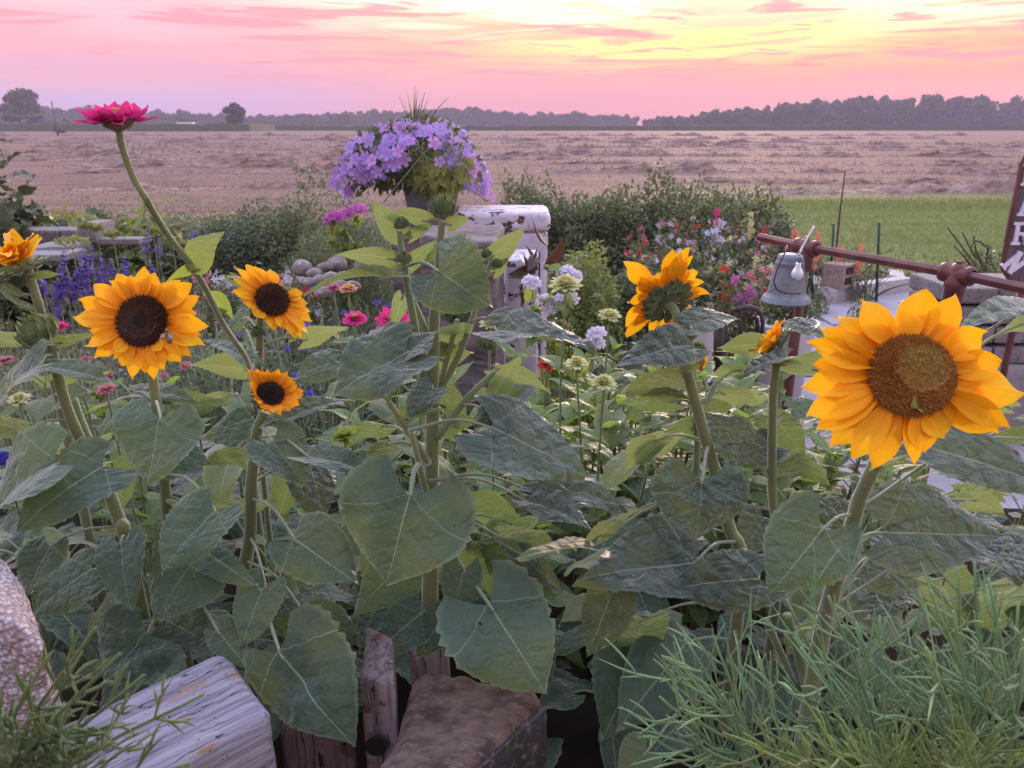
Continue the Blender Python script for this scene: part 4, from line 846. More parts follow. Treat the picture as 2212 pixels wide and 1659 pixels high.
for i, (x, yt) in enumerate(((1510,480),(1585,480),(1600,500),(1690,490),(1790,480),(1835,500),(1745,505),(1880,560))): gladiolus(x, 600, yt, 7.0-.05*i, 'petal_red', 'gladiolus clump of leaves without bloom, ' + ['left of the tall magenta one','right of the tall magenta one','behind the white bloom','behind the rail end','beside the leaning cane','left of the green stake','behind the rail post','in the box corner'][i], 580+i, 14, False)
snap_bed('iris_plant', 'single white bloom left of the tall gladioli', 'flower plant', 1536, 600, 7.3, 599, .62, ['petal_white'], None, wid=.05, fs=.035)
for i, (x, y, m) in enumerate(((1590,640,'petal_magenta'),(1607,641,'petal_rose'),(1640,650,'petal_rose'),(1665,672,'petal_red'),(1685,664,'petal_cream'),(1700,660,'petal_white'),(1672,690,'petal_rose'),(1560,642,'petal_red'))):
    snap_bed('lily_plant', ['magenta lily behind the bent iron hook','pink lily right of the magenta one','pale pink lily left of the bucket base','red bloom below the bucket','cream bloom below the bucket','white bloom by the rail post','rose bloom in the white pot','dark red bloom left of the magenta lily'][i], 'flower plant', x, 720, 4.1+.1*(i % 3), 610+i, .62+(690-y)*.002, [m], 'blooms below the hanging bucket', wid=.035, fs=.022, nfl=6)
# ================================================================== patio, planting box, cinder block, stakes
m_, t = mat('patio'); v = objco(t); n1 = t.noise(v, 3., 6, .6); n2 = t.noise(v, 45., 5, .7); c = t.mix(t.mr(n1, .3, .7), (.27,.24,.29,1), (.36,.32,.38,1)); c = t.mix(t.mr(n2, .55, .7, 0., .6), c, (.22,.19,.20,1)); finish(t, c, .85, n2, .4, .004, .3); M['patio'] = m_
mb = MB(); k = 0
for ix in range(4):
    for iy in range(4):
        x0 = 1.15+ix*1.32; y0 = 1.9+iy*1.30; z = .045+.004*(k % 3); k += 1
        rough_block(mb, zb(x0, y0, -.05, x0+1.30, y0+1.28, z), (16,16,3), .003, k, 6., edge=.012)
tag(mb.build('patio', M['patio']), kind='structure')
px_bush('patio_weed', 'green weed growing in the patio joint', 'weed', 1862, 672, 640, 60, 5.7, 500, .03, 'bush', 640, dy=.12)
px_bush('patio_weed', 'small weed at the foot of the planting box', 'weed', 1770, 640, 615, 44, 6.2, 300, .03, 'bush', 641, dy=.1)
px_bush('patio_weed', 'dark weed left of the big sunflower petals', 'weed', 1895, 700, 678, 50, 5.0, 300, .03, 'bush_dark', 642, dy=.12)
M['border'] = plain('border', (.36,.33,.36,1), (.46,.42,.46,1), 6., .85, .5, .004, c3=(.24,.21,.21,1), s3=50.)
rt = empty('planting_box', 'low pale concrete border box round the gladioli', 'planting box', G(1850, 640, 0.))
zt = .17; q1, q2, q3, q4 = G(1786, 625, zt), G(1975, 600, zt), G(1905, 575, zt), G(1735, 592, zt)
def beam(mb, a, b, wd, z0, z1, seed):
    a, b = Vector(a), Vector(b); d_ = (b-a); d_.z = 0; d_.normalize(); n_ = Vector((-d_.y, d_.x, 0))*wd
    rough_block(mb, [(a.x,a.y,z0),(b.x,b.y,z0),(b.x+n_.x,b.y+n_.y,z0),(a.x+n_.x,a.y+n_.y,z0),(a.x,a.y,z1),(b.x,b.y,z1),(b.x+n_.x,b.y+n_.y,z1),(a.x+n_.x,a.y+n_.y,z1)], (16,4,4), .003, seed, 12., edge=.012)
for i, (a, b) in enumerate(((q1, q2), (q3+Vector((.0,-.13,0)), q2+Vector((-.16,.13,0))), (q4, q1+Vector((-.03,.0,0))))):
    mb = MB(); beam(mb, a, b, .13, .0, zt-.003*i, 700+i); part(mb, 'beam', M['border'], rt)
mb = MB(); a, b = G(1470, 612, .17), G(1740, 622, .17); beam(mb, G(1500, 612, .15), G(1575, 630, .15), .14, 0, .15, 710); tag(mb.build('border_beam', M['border']), 'pale border beam at the front of the snapdragon bed, left piece', 'beam')
mb = MB(); beam(mb, G(1580, 640, .15), G(1700, 632, .15), .14, 0, .15, 711); tag(mb.build('border_beam', M['border']), 'pale border beam left of the hanging bucket base', 'beam')
# cinder block on the corner: a real hollow block
M['cinder'] = plain('cinder', (.27,.19,.17,1), (.34,.26,.24,1), 14., .95, .7, .004, c3=(.16,.12,.11,1), s3=80.)
c0 = G(1808, 618, .17); mb = MB(); R_ = Matrix.Rotation(radians(-50), 3, 'Z'); B = lambda c, s: box(mb, Vector(c0)+R_@Vector(c), s, M=R_)
B((0,-.085,.10),(.36*.55,.03,.2)); B((0,.085,.10),(.36*.55,.03,.2)); B((0,0,.012),(.2*.99,.14,.024)); B((0,0,.10),(.2*.985,.14,.022)); B((0,0,.188),(.2*.99,.14,.024)); B((-.088,0,.1),(.02,.139,.15))
o = mb.build('cinder_block', M['cinder'], smooth=False); bevel(o, .004); tag(o, 'brown hollow cinder block standing on the box corner', 'cinder block')
M['green_metal'] = plain('green_metal', (.012,.035,.028,1), (.02,.05,.04,1), 20., .5, .2, .002); M['dark_iron'] = plain('dark_iron', (.02,.016,.016,1), (.05,.03,.028,1), 30., .6, .4, .002)
for i, (x, yb, yt, d_, lab) in enumerate(((1901,608,480,6.6,'dark green stake at the right end of the planting box'),(1803,560,483,6.9,'dark green stake left of the leaning cane'),(1568,620,520,6.2,'dark green stake in the snapdragon bed'))):
    g = P(x, yb, d_); g.z = 0.; tp = P(x-2, yt, d_); rt = empty('garden_stake', lab, 'stake', g, 'green garden stakes'); mb = MB(); tube(mb, [g, tp], .012, 8); part(mb, 'rod', M['green_metal'], rt)
    mb = MB(); 
    for k in range(5): q = g.lerp(tp, .25+.15*k); tube(mb, [q-Vector((0,.016,.006)), q+Vector((0,-.018,.004))], .006, 5)
    part(mb, 'stud', M['green_metal'], rt)
g = P(1808, 560, 7.0); g.z = 0; tp = P(1826, 368, 7.0); mb = MB(); tube(mb, spline([g, P(1812, 480, 7.0), P(1818, 430, 7.), tp], 4), [.010, .005], 6); tag(mb.build('garden_cane', M['bark'], origin=tuple(g)), 'tall thin cane leaning above the lawn', 'cane')
# ================================================================== rusty rail with bucket
m_, t = mat('rust_paint'); v = objco(t); n1 = t.noise(v, 8., 6, .6); n2 = t.noise(v, 60., 5, .65)
c = t.mix(t.mr(n1, .35, .65), (.10,.028,.030,1), (.17,.06,.055,1)); c = t.mix(t.mr(n2, .52, .7, 0., .7), c, (.05,.02,.02,1)); finish(t, c, .5, n2, .4, .002, .4); M['rust'] = m_
ZR = P(1740, 535, 3.55).z
def R_at(x, y): return G(x, y, ZR)
rt = empty('iron_rail', 'dark red rusty iron rail on short posts at the right', 'rail', (P(1740, 535, 3.55).x, 3.55, 0))
pA = R_at(1640, 512); pB = R_at(1742, 534); pC = R_at(2068, 592); pD = R_at(2260, 634)
print('rail', pA, pB, pC, pD)
mb = MB(); d_ = (pC-pB).normalized()
tube(mb, [pA, pB, pC, pD], .021, 6, .0, flat=1.); bevel(part(mb, 'pipe', M['rust'], rt, False), .003)
for q, nm in ((pB, 'post'), (pC, 'post')):
    dn = Vector((-.015, -.02, 0)) if q is pB else Vector((0, 0, 0))
    mb = MB(); tube(mb, [q+Vector((0, 0, -.01)), q+Vector((dn.x, dn.y, -q.z+.04))], .0235 if q is pB else .03, 12)
    lathe(mb, [(.024,-.11),(.034,-.10),(.036,-.05),(.040,-.045),(.040,-.03),(.034,-.02),(.03,.02),(.018,.038),(0,.042)], q, 20); part(mb, nm, M['rust'], rt)
    mb = MB(); dd = (pC-pB).normalized(); MM = dd.to_track_quat('Z', 'Y').to_matrix()
    lathe(mb, [(.024,-.062),(.036,-.06),(.037,-.045),(.031,-.04),(.031,.04),(.037,.045),(.036,.06),(.024,.062)], q, 20, M=MM); part(mb, 'fitting', M['rust'], rt)
    mb = MB(); lathe(mb, [(.012,0),(.012,.012),(0,.013)], q+Vector((.0,0,.037)), 6); part(mb, 'bolt', M['rust'], rt, False)
# bucket hung upside down
top = P(1702, 548, 3.42); bot = P(1697, 650, 3.42); s = 1/ppm(top); Hh = (top.z-bot.z)
rt = empty('metal_bucket', 'upturned grey galvanised bucket hanging from the rusty rail', 'bucket', (bot.x, bot.y, bot.z)); mb = MB()
rT, rB = 27.5*s, 43*s; prof = [(0, Hh), (rT*.55, Hh), (rT*.9, Hh-.006), (rT, Hh-.016), (rT+.001, Hh*.9)]
for u in (.14,.15,.17,.3,.45,.6,.75,.84): prof.append((rT+(rB-rT)*u+(.002 if u == .15 else 0), Hh*(1-u*.9)-.01))
prof += [(rB, Hh*.14), (rB+.004, Hh*.125), (rB+.016, Hh*.08), (52*s, Hh*.02), (54*s, 0), (52*s, -.004), (rB+.005, Hh*.06), (rB-.01, Hh*.1), (rT-.006, Hh*.9), (0, Hh*.92)]
lathe(mb, prof, bot, 48); part(mb, 'shell', M['galvanised'], rt)
mb = MB(); c = bot
pts = [P(1702,520,3.42)+Vector((0,0,-.02)), P(1696,545,3.33), P(1680,580,3.3), P(1672,610,3.28), P(1683,628,3.27), P(1705,634,3.27), P(1730,634,3.3)]
tube(mb, spline(pts, 6), .0032, 6); part(mb, 'wire_handle', M['dark_iron'], rt)
mb = MB(); q = P(1672, 626, 3.29); tube(mb, spline([q+Vector((-.02,0,-.01)), q+Vector((0,-.01,.012)), q+Vector((.02,0,0))], 4), .004, 6); part(mb, 'ear', M['galvanised'], rt)
# old light bulb hanging in front of it
m_ = bpy.data.materials.new('bulb_glass'); m_.use_nodes = True; t = NT(m_.node_tree); b_ = t.n('ShaderNodeBsdfPrincipled'); b_.inputs['Base Color'].default_value = (.75,.78,.9,1); b_.inputs['Roughness'].default_value = .12; b_.inputs['Transmission Weight'].default_value = .35; o = t.n('ShaderNodeOutputMaterial'); t.L(b_.outputs[0], o.inputs[0]); M['bulb'] = m_
bt = P(1725, 568, 3.24); s = 1/ppm(bt); rt = empty('light_bulb', 'clear light bulb hanging beside the upturned bucket', 'light bulb', bt)
mb = MB(); lathe(mb, [(0,0),(4.5*s,0),(5.5*s,-2*s),(6*s,-8*s),(9*s,-14*s),(12.3*s,-20*s),(13*s,-26*s),(11*s,-32*s),(6*s,-36.5*s),(0,-38*s)], bt+Vector((0,0,0)), 28); part(mb, 'glass', M['bulb'], rt)
mb = MB(); prof = [(4.7*s, 1*s)]
for k in range(6): prof += [(5.6*s, (2+k*1.8)*s), (4.9*s, (2.9+k*1.8)*s)]
lathe(mb, prof+[(3*s, 14*s), (0, 15*s)], bt, 20); part(mb, 'screw_base', M['galvanised'], rt)
mb = MB(); lp = [bt+Vector((0,0,13*s)), bt+Vector((0,.02,.045)), P(1731,548,3.4)]; tube(mb, spline(lp, 4), .002, 5); part(mb, 'hanger', M['dark_iron'], rt)
M['string'] = plain('string', (.6,.57,.62,1), (.7,.66,.7,1), 40., .8)
mb = MB(); tube(mb, spline([P(1731,570,3.44), P(1726,556,3.46), P(1729,543,3.50), P(1737,527,3.52), P(1758,489,3.55)], 5), .0045, 6); tag(mb.build('zip_tie', M['string'], origin=tuple(P(1731,570,3.44))), 'white plastic tie looped over the rusty rail', 'zip tie')
# bent iron hook chair-back and pots
rt = empty('iron_bench', 'curled black iron bench arm behind the sunflower', 'bench', (P(1600, 720, 3.0).x, 3., 0)); mb = MB(); d_ = 3.0
tube(mb, spline([P(1592,668,d_), P(1620,664,d_), P(1640,672,d_), P(1647,695,d_), P(1646,735,d_), P(1646,800,d_)], 6), .012, 10, flat=.6); part(mb, 'arm', M['dark_iron'], rt)
mb = MB(); tube(mb, spline([P(1590+8*cos(a), 676+8*sin(a), d_) for a in np.linspace(-1.5, 4.5, 9)], 4), .006, 8); part(mb, 'scroll', M['dark_iron'], rt)
mb = MB(); tube(mb, spline([P(1626,684,d_), P(1634,690,d_), P(1637,712,d_), P(1638,740,d_)], 5), .009, 8); part(mb, 'brace', M['dark_iron'], rt)
mb = MB(); tube(mb, [P(1553,705,d_), P(1553,800,d_)], .022, 10); part(mb, 'leg', M['dark_iron'], rt)
M['pot_white'] = plain('pot_white', (.62,.60,.68,1), (.7,.68,.76,1), 10., .4, .1, .002)
def pot(x, y, wpx, d, hh, name, lab):
    c = P(x, y, d); s = wpx/ppm(c)/2; mb = MB(); lathe(mb, [(0,-hh),(s*.7,-hh),(s*.95,-.03),(s,-.02),(s*1.05,-.012),(s*1.05,0),(s*.97,.002),(s*.93,-.03),(0,-.04)], c, 40)
    tag(mb.build(name, M['pot_white'], origin=(c.x, c.y, c.z-hh)), lab, 'pot')
pot(1700, 694, 130, 3.7, .38, 'flower_pot', 'white rimmed pot of blooms below the hanging bucket'); pot(1512, 704, 70, 3.3, .3, 'flower_pot', 'white rimmed pot behind the back-turned sunflower')
bush('pot_foliage', 'small green leaves and buds filling the pot below the bucket', 'plant', P(1700, 700, 3.7), (.13, .13, .12), 700, .035, 'bush', 650)
# block pillar at the right, hosta pot, rose canes
for i, (y0, y1, x0, x1, lab) in enumerate(((622,660,2050,2300,'top course of the block pillar at the right edge'),(664,702,2046,2300,'second course of the block pillar at the right edge'),(706,744,2040,2300,'third course of the block pillar at the right edge'),(748,786,2034,2300,'lowest visible block of the pillar, beside the big sunflower'))):
    a = P(x0, y1, 3.5); b = P(2300, y1, 3.5); mb = MB(); z1 = P(x0, y0, 3.5).z; z0 = a.z+.004
    rough_block(mb, zb(a.x, 3.5-.006*i, z0, a.x+.22, 3.9, z1), (10,16,8), .005, 720+i, 16., edge=.012, amp2=.0015); tag(mb.build('pillar_block', M['block_grey'], origin=(a.x, 3.5, z0)), lab+', left block', 'block', 'blocks of the right pillar')
    mb = MB(); rough_block(mb, zb(a.x+.226, 3.5-.006*i, z0, a.x+.5, 3.9, z1), (10,16,8), .005, 740+i, 16., edge=.012, amp2=.0015); tag(mb.build('pillar_block', M['block_grey'], origin=(a.x+.23, 3.5, z0)), lab+', right block', 'block', 'blocks of the right pillar')
zl = P(2034, 786, 3.5).z
mb = MB(); rough_block(mb, zb(P(2030,790,3.5).x, 3.44, 0.05, P(2030,790,3.5).x+.55, 3.95, zl), (14,14,14), .005, 760, 12., edge=.02); tag(mb.build('foundation_slab', M['concrete'], origin=(P(2030,790,3.5).x, 3.44, .05)), 'grey base under the block pillar', 'block')
T = grid_leaf(5, 7, [.12,.3,.34,.3,.2,.1,.01], .3, .7, .5); c0 = G(1965, 690, .28); r = RS(70)
c0 = P(2035, 670, 4.6); mb = MB(); lathe(mb, [(0,-.36),(.10,-.36),(.14,-.02),(.15,0),(.13,0),(0,-.02)], c0, 28); tag(mb.build('clay_pot', M['block_grey'], origin=(c0.x, c0.y, c0.z-.36)), 'grey pot under the lime-green hosta', 'pot')
rt = empty('hosta_plant', 'lime-green leafy hosta behind the rail post', 'plant', c0); mb = MB(); n = 110; a = r.rand(n)*6.28; e_ = r.rand(n)
mb.batch(T[0], T[1], np.array(c0)+np.stack([np.cos(a)*.12*e_, np.sin(a)*.12*e_, .02+.10*(1-e_)], 1), frames(np.stack([np.cos(a), np.sin(a), .9-e_], 1), np.tile([0, 0, 1.], (n, 1))), .12+.07*r.rand(n), None, T[2]); part(mb, 'leaves', M['lime'], rt)
mb = MB()
for k in range(20): a = r.rand()*6.28; tube(mb, [c0+Vector((0,0,-.01)), c0+Vector((cos(a)*.07, sin(a)*.07, .07))], .003, 4)
part(mb, 'stem', M['stem'], rt)
g = P(2120, 640, 5.0); g.z = 0; rt = empty('rose_bush', 'bare dark rose canes with few leaves left of the sign', 'bush', g); mb = MB()
canes = [[(2045,490),(2072,525),(2110,580),(2130,625)],[(2078,500),(2100,545),(2125,600)],[(2103,507),(2108,540),(2122,600)],[(2098,535),(2106,520),(2126,530),(2132,560)],[(2130,545),(2148,580),(2155,620)],[(2060,530),(2090,565),(2118,620)]]
for c_ in canes: tube(mb, spline([P(x, y, 5.0) for x, y in c_]+[g], 5), [.004, .009], 6, .3)
part(mb, 'canes', M['bush_dark'], rt); r = RS(71); n = 420; p = np.array([tuple(P(x, y, 5.0)) for x, y in zip(r.normal(2118, 24, n), r.uniform(545, 640, n))])+r.randn(n, 3)*.03
mb = MB(); mb.batch(SL, SLF, p, frames(rdir(r, n), rdir(r, n, 1)), .04*(.6+.6*r.rand(n))); part(mb, 'foliage', M['bush'], rt, False)
# ================================================================== sign: narrow upright board with white letters
DS = 3.2
def SP(x, y, o=0.): q = P(x, y, DS); return q+Vector((0, -o, 0))
edgeL = [(2172,598),(2160,580),(2162,560),(2172,500),(2184,440),(2194,390),(2200,352),(2206,338),(2216,330)]
edgeR = [(2300,330),(2312,340),(2314,360),(2300,430),(2288,500),(2276,570),(2268,602),(2250,622),(2200,618)]
def plate(mb, pts, o0, o1):
    a = [SP(x, y, o0) for x, y in pts]; b = [SP(x, y, o1) for x, y in pts]; n = len(pts); c0 = sum(a, Vector())/n; c1 = sum(b, Vector())/n
    v = [tuple(q) for q in a+b+[c0, c1]]; f = [(i, (i+1) % n, n+(i+1) % n, n+i) for i in range(n)]+[(2*n, (i+1) % n, i) for i in range(n)]+[(2*n+1, n+i, n+(i+1) % n) for i in range(n)]
    mb.add(v, f)
M['sign_wood'] = plain('sign_wood', (.10,.075,.09,1), (.16,.12,.14,1), 9., .8, .6, .003, (1, 1, .15), c3=(.08,.05,.05,1), s3=50.); M['letter'] = plain('letter', (.64,.62,.78,1), (.74,.71,.86,1), 30., .6, .2, .002)
rt = empty('garden_sign', 'narrow upright wooden sign with white letters at the right edge', 'sign', SP(2200, 618)); out = edgeL+edgeR
mb = MB(); plate(mb, out, 0, .02); part(mb, 'board', M['sign_wood'], rt, False)
mb = MB(); tube(mb, [SP(x, y, .02) for x, y in out+[out[0]]], .0085, 8, cap=False); part(mb, 'frame', M['rust'], rt)
mb = MB(); q = SP(2215, 600, -.01); tube(mb, [Vector((q.x, q.y, zl+.0)), q], .014, 8); part(mb, 'post', M['rust'], rt)
def poly(mb, strips, o0=.021, o1=.031):
    for k, s_ in enumerate(strips): plate(mb, s_, o0, o1+.0007*k)
def sc_(strips, f): return [[f(x, y) for x, y in s_] for s_ in strips]
serif = lambda x, y, w_=.30: [(x-w_/2, y), (x+w_/2, y), (x+w_/2, y-.13), (x-w_/2, y-.13)]
LE = [[(.14,0),(.34,0),(.34,1),(.14,1)], [(0,0),(.45,0),(.45,.13),(0,.13)], [(0,.87),(.7,.87),(.7,1),(0,1)], [(.3,.45),(.6,.45),(.6,.57),(.3,.57)], [(0,0),(.8,0),(.8,.13),(0,.13)], [(.66,.1),(.8,.1),(.8,.3),(.66,.3)], [(.6,.7),(.74,.7),(.74,.9),(.6,.9)]]
A_ = [[(.08,0),(.27,0),(.56,1),(.40,1)], [(.73,0),(.93,0),(.62,1),(.44,1)], [(.2,.28),(.8,.28),(.77,.42),(.25,.42)], [(0,0),(.36,0),(.36,.12),(0,.12)], [(.64,0),(1.,0),(1.,.12),(.64,.12)]]
R__ = [[(.12,0),(.32,0),(.32,1),(.12,1)], [(0,0),(.44,0),(.44,.13),(0,.13)], [(0,.87),(.7,.87),(.7,1),(0,1)], [(.6,.9),(.86,.9),(.86,.5),(.66,.5)], [(.25,.42),(.8,.42),(.8,.55),(.25,.55)], [(.48,.46),(.68,.46),(.9,0),(.70,0)], [(.62,0),(1.,0),(1.,.13),(.62,.13)], [(.62,.87),(.86,.8),(.86,.95),(.62,1)]]
N_ = [[(.0,0),(.22,0),(.22,1),(.0,1)], [(.78,0),(1.,0),(1.,1),(.78,1)], [(0,1),(.26,1),(1.,0),(.74,0)]]
def place(strips, x0, y0, W, Hh, shear=0.):
    mb = MB(); poly(mb, sc_(strips, lambda x, y: (x0+x*W+shear*y*Hh, y0-y*Hh))); part(mb, 'letter', M['letter'], rt, False)
place(LE, 2194, 400, 40, 47, .16); place(A_, 2187, 465, 40, 48, .14); place(R__, 2174, 527, 43, 49, .16)
def bar(a, b, w_): dx, dy = b[0]-a[0], b[1]-a[1]; l = math.hypot(dx, dy)/w_*2; nx, ny = -dy/l, dx/l; return [(a[0]+nx, a[1]+ny), (b[0]+nx, b[1]+ny), (b[0]-nx, b[1]-ny), (a[0]-nx, a[1]-ny)]
mb = MB(); poly(mb, [bar((2159,574),(2198,544),9), bar((2171,586),(2208,560),9), bar((2196,541),(2171,588),10), bar((2155,568),(2163,580),5), bar((2203,554),(2212,566),5)]); part(mb, 'letter', M['letter'], rt, False)
mb = MB(); tube(mb, [SP(2207, 583, .03), SP(2219, 522, .03)], .003, 5); part(mb, 'stick', M['string'], rt)
# ================================================================== raised bed
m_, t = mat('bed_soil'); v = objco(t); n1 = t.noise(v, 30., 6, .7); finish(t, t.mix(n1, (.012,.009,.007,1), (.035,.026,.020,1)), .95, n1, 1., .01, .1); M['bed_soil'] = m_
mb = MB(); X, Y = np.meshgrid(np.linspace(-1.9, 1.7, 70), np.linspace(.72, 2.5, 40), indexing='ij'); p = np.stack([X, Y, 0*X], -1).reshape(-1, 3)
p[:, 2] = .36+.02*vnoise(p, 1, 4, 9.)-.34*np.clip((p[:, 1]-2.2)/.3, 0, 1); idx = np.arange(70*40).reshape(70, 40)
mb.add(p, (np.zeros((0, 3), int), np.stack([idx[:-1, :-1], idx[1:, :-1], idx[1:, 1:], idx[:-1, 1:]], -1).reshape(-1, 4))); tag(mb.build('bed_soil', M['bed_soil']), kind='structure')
ZB = .36
# ================================================================== leaves, petals, heads
WV = [0,.06,.16,.28,.42,.56,.70,.82,.91,.965,1.]; WW = [.50,.80,.96,1.,.94,.80,.58,.35,.16,.06,.0]
PV = [0,.12,.3,.5,.66,.80,.90,.96,1.]; PW = [.30,.52,.86,1.,.93,.68,.38,.17,.01]
def plane_tip(base, n, x, y, lim=.35, lpx=None):
    r = ray(x, y); den = n.dot(r); d0 = base.y
    s = n.dot(base-CAMP)/den if abs(den) > 1e-6 else d0/r.y
    p = CAMP+r*s; q0 = P(x, y, d0); L0 = (q0-base).length; dy = max(-lim*L0*2, min(lim*L0*2, p.y-d0)); return P(x, y, d0+dy)
def hleaf(mb, base, tip, n, W, crum=.03, fold=.12, droop=.15, seed=0, nu=21, nv=28, lobe=.24, wav=.1, ser=.03, mi=0, rnd=None):
    r = RS(seed); fold = fold*(.7+1.1*r.rand()); droop = droop*(.8+1.2*r.rand()); wav = wav*1.5; ch = tip-base; L = ch.length; yv = ch/L; zv = (n-yv*n.dot(yv)).normalized(); xv = yv.cross(zv)
    u = np.linspace(-1, 1, nu); v_ = np.linspace(0, 1, nv)**.9; U, V_ = np.meshgrid(u, v_, indexing='ij')
    asym = 1+.10*r.randn()*np.sign(U); w_ = np.interp(V_, WV, WW)*W*asym
    x = U*w_; edge = np.abs(U) > .999
    x = x*(1+edge*(ser*((np.arange(nv)[None] % 2)*2-1)+.02*r.randn(nu, nv)))
    y = L*(V_-lobe*np.abs(U)**1.5*(1-V_)**3+.015*r.randn()*U)
    z = fold*np.abs(x)-droop*L*(V_**2)+wav*W*np.abs(U)**2.2*np.sin(V_*(6+3*r.rand())+r.rand()*6.28+np.sign(U)*1.3)-.10*W*np.abs(U)**3
    pn = np.stack([x/L, y/L, 0*x], -1).reshape(-1, 3)
    tt = (V_-(.95*np.abs(x/L)-.55*(x/L)**2)+1)*7.5
    quilt = np.abs(np.sin(tt*pi))*np.minimum(1, np.abs(x)/(W*.25))
    z = z+W*(crum*1.5*vnoise(pn, seed, 4, 9.).reshape(nu, nv)+.05*vnoise(pn, seed+5, 2, 4.).reshape(nu, nv)+crum*.5*np.abs(vnoise(pn, seed+8, 3, 14.).reshape(nu, nv))+.25*crum*quilt)
    a = math.atan(droop); ca, sa = cos(a), sin(a); y, z = y*ca-z*sa, y*sa+z*ca; k = 1/math.sqrt(1+droop**2); y = y*k; 
    Pn = np.array(base)[None]+x.reshape(-1, 1)*np.array(xv)+y.reshape(-1, 1)*np.array(yv)+z.reshape(-1, 1)*np.array(zv)
    idx = np.arange(nu*nv).reshape(nu, nv)
    mb.add(Pn, (np.zeros((0, 3), int), np.stack([idx[:-1, :-1], idx[1:, :-1], idx[1:, 1:], idx[:-1, 1:]], -1).reshape(-1, 4)), r.rand() if rnd is None else rnd, np.stack([x/L, V_, .45*edge*(V_ > .02)], -1).reshape(-1, 3), mi)  # pale margin: rim light painted into the edge colour, along with edge hairs
MODES = {'f': (0,-.72,.70), 'F': (0,-.93,.36), 'h': (0,-.30,.95), 'u': (0,.80,.60), 'U': (.0,.95,.3), 'l': (-.5,-.55,.65), 'r': (.5,-.55,.65), 'R': (.75,-.5,.4), 'L': (-.75,-.5,.4), 'k': (0,-.10,1.)}
class Plant:
    def __init__(s, name, label, cat, stems, group=None, mat_='stem', z0=None):
        """stems: list of ([(x,y,d),...], r0_px, r1_px)"""
        s.pts = []; mb = MB(); first = None
        for si, (ps, ra, rb) in enumerate(stems):
            q = [P(*a) for a in ps]
            if si == 0:
                g = q[-1]; gz = ZB if z0 is None else z0
                if g.z > gz+.02: q.append(Vector((g.x+(g.x-q[-2].x)*.3, g.y+.02, gz)))
                first = Vector((q[-1].x, q[-1].y, gz))
            sp = spline(q, 6); n = len(sp); rad = [(ra+(rb-ra)*i/(n-1))/ppm(sp[i])*(1+.05*(i % 6 == 0)) for i in range(n)]
            tube(mb, sp, rad, 10, .3+.1*si); s.pts += sp
        s.root = empty(name, label, cat, first, group); s.stem = mb; s.n = 0
        s.sm = mat_; s.seed = sum(map(ord, label)); part(mb, 'stem', M[mat_], s.root)
    def near(s, b, below=True):
        return min(s.pts, key=lambda q: (q-b).length+.8*max(0, q.z-b.z+.0))
    def leaf(s, bx, by, tx, ty, w, d, mode='f', m='sun_leaf', crum=.04, fold=.12, droop=.15, pet=True, lobe=.24, wav=.10, at=None):
        s.n += 1; sd_ = s.seed+s.n*17; r = RS(sd_ % 99991); b = P(bx, by, d)
        n = Vector(MODES[mode] if isinstance(mode, str) else mode)+Vector(r.randn(3)*.07); n.normalize()
        tp = plane_tip(b, n, tx, ty); yv = (tp-b).normalized(); zv = (n-yv*n.dot(yv)).normalized(); xv = yv.cross(zv)
        vd = (b-CAMP).normalized(); ap = math.sqrt(max(.0, 1-xv.dot(vd)**2)); W = w/ppm(b)/2/max(ap, .45)
        mb = MB(); hleaf(mb, b, tp, n, W, crum, fold, droop, sd_ % 99991, lobe=lobe, wav=wav)
        if pet:
            a = P(*at) if at else s.near(b); dist = (a-b).length
            if dist > .34: a = b.lerp(a, .34/dist); dist = .34
            mid = a.lerp(b, .55)+Vector((0, 0, .12*dist))
            sp = spline([a, mid, b, b+yv*.10*(tp-b).length], 5); tube(mb, sp, [max(.0022, W*.045), max(.0018, W*.035), .0012], 7, .35)
        return part(mb, 'leaf', M[m], s.root)
def petal(mb, b, tip, n, W, seed, curl=.12, cup=.25, mi=0, twist=0., rnd=None):
    r = RS(seed); ch = tip-b; L = ch.length; yv = ch/L; zv = (n-yv*n.dot(yv)).normalized(); xv = yv.cross(zv); nu, nv = 9, 13
    U, V_ = np.meshgrid(np.linspace(-1, 1, nu), np.linspace(0, 1, nv), indexing='ij')
    x = U*np.interp(V_, PV, PW)*W*(1+.05*r.randn()*U); y = L*(V_+.03*r.randn()*U*V_)
    z = cup*W*(U**2)*(1-.5*V_)+curl*L*np.sin(V_*pi)+.08*W*np.cos(U*pi*2.5)*np.sin(V_*pi)+twist*W*U*V_+.05*L*r.randn()*np.sin(V_*6)*.5
    Pn = np.array(b)[None]+x.reshape(-1, 1)*np.array(xv)+y.reshape(-1, 1)*np.array(yv)+z.reshape(-1, 1)*np.array(zv); idx = np.arange(nu*nv).reshape(nu, nv)
    mb.add(Pn, (np.zeros((0, 3), int), np.stack([idx[:-1, :-1], idx[1:, :-1], idx[1:, 1:], idx[:-1, 1:]], -1).reshape(-1, 4)), r.rand() if rnd is None else rnd, np.stack([x/L, V_, 0*x], -1).reshape(-1, 3), mi)
PYR = [(-.5,-.5,0),(.5,-.5,0),(.5,.5,0),(-.5,.5,0),(0,0,1)]; PYF = [(0,1,4),(1,2,4),(2,3,4),(3,0,4)]
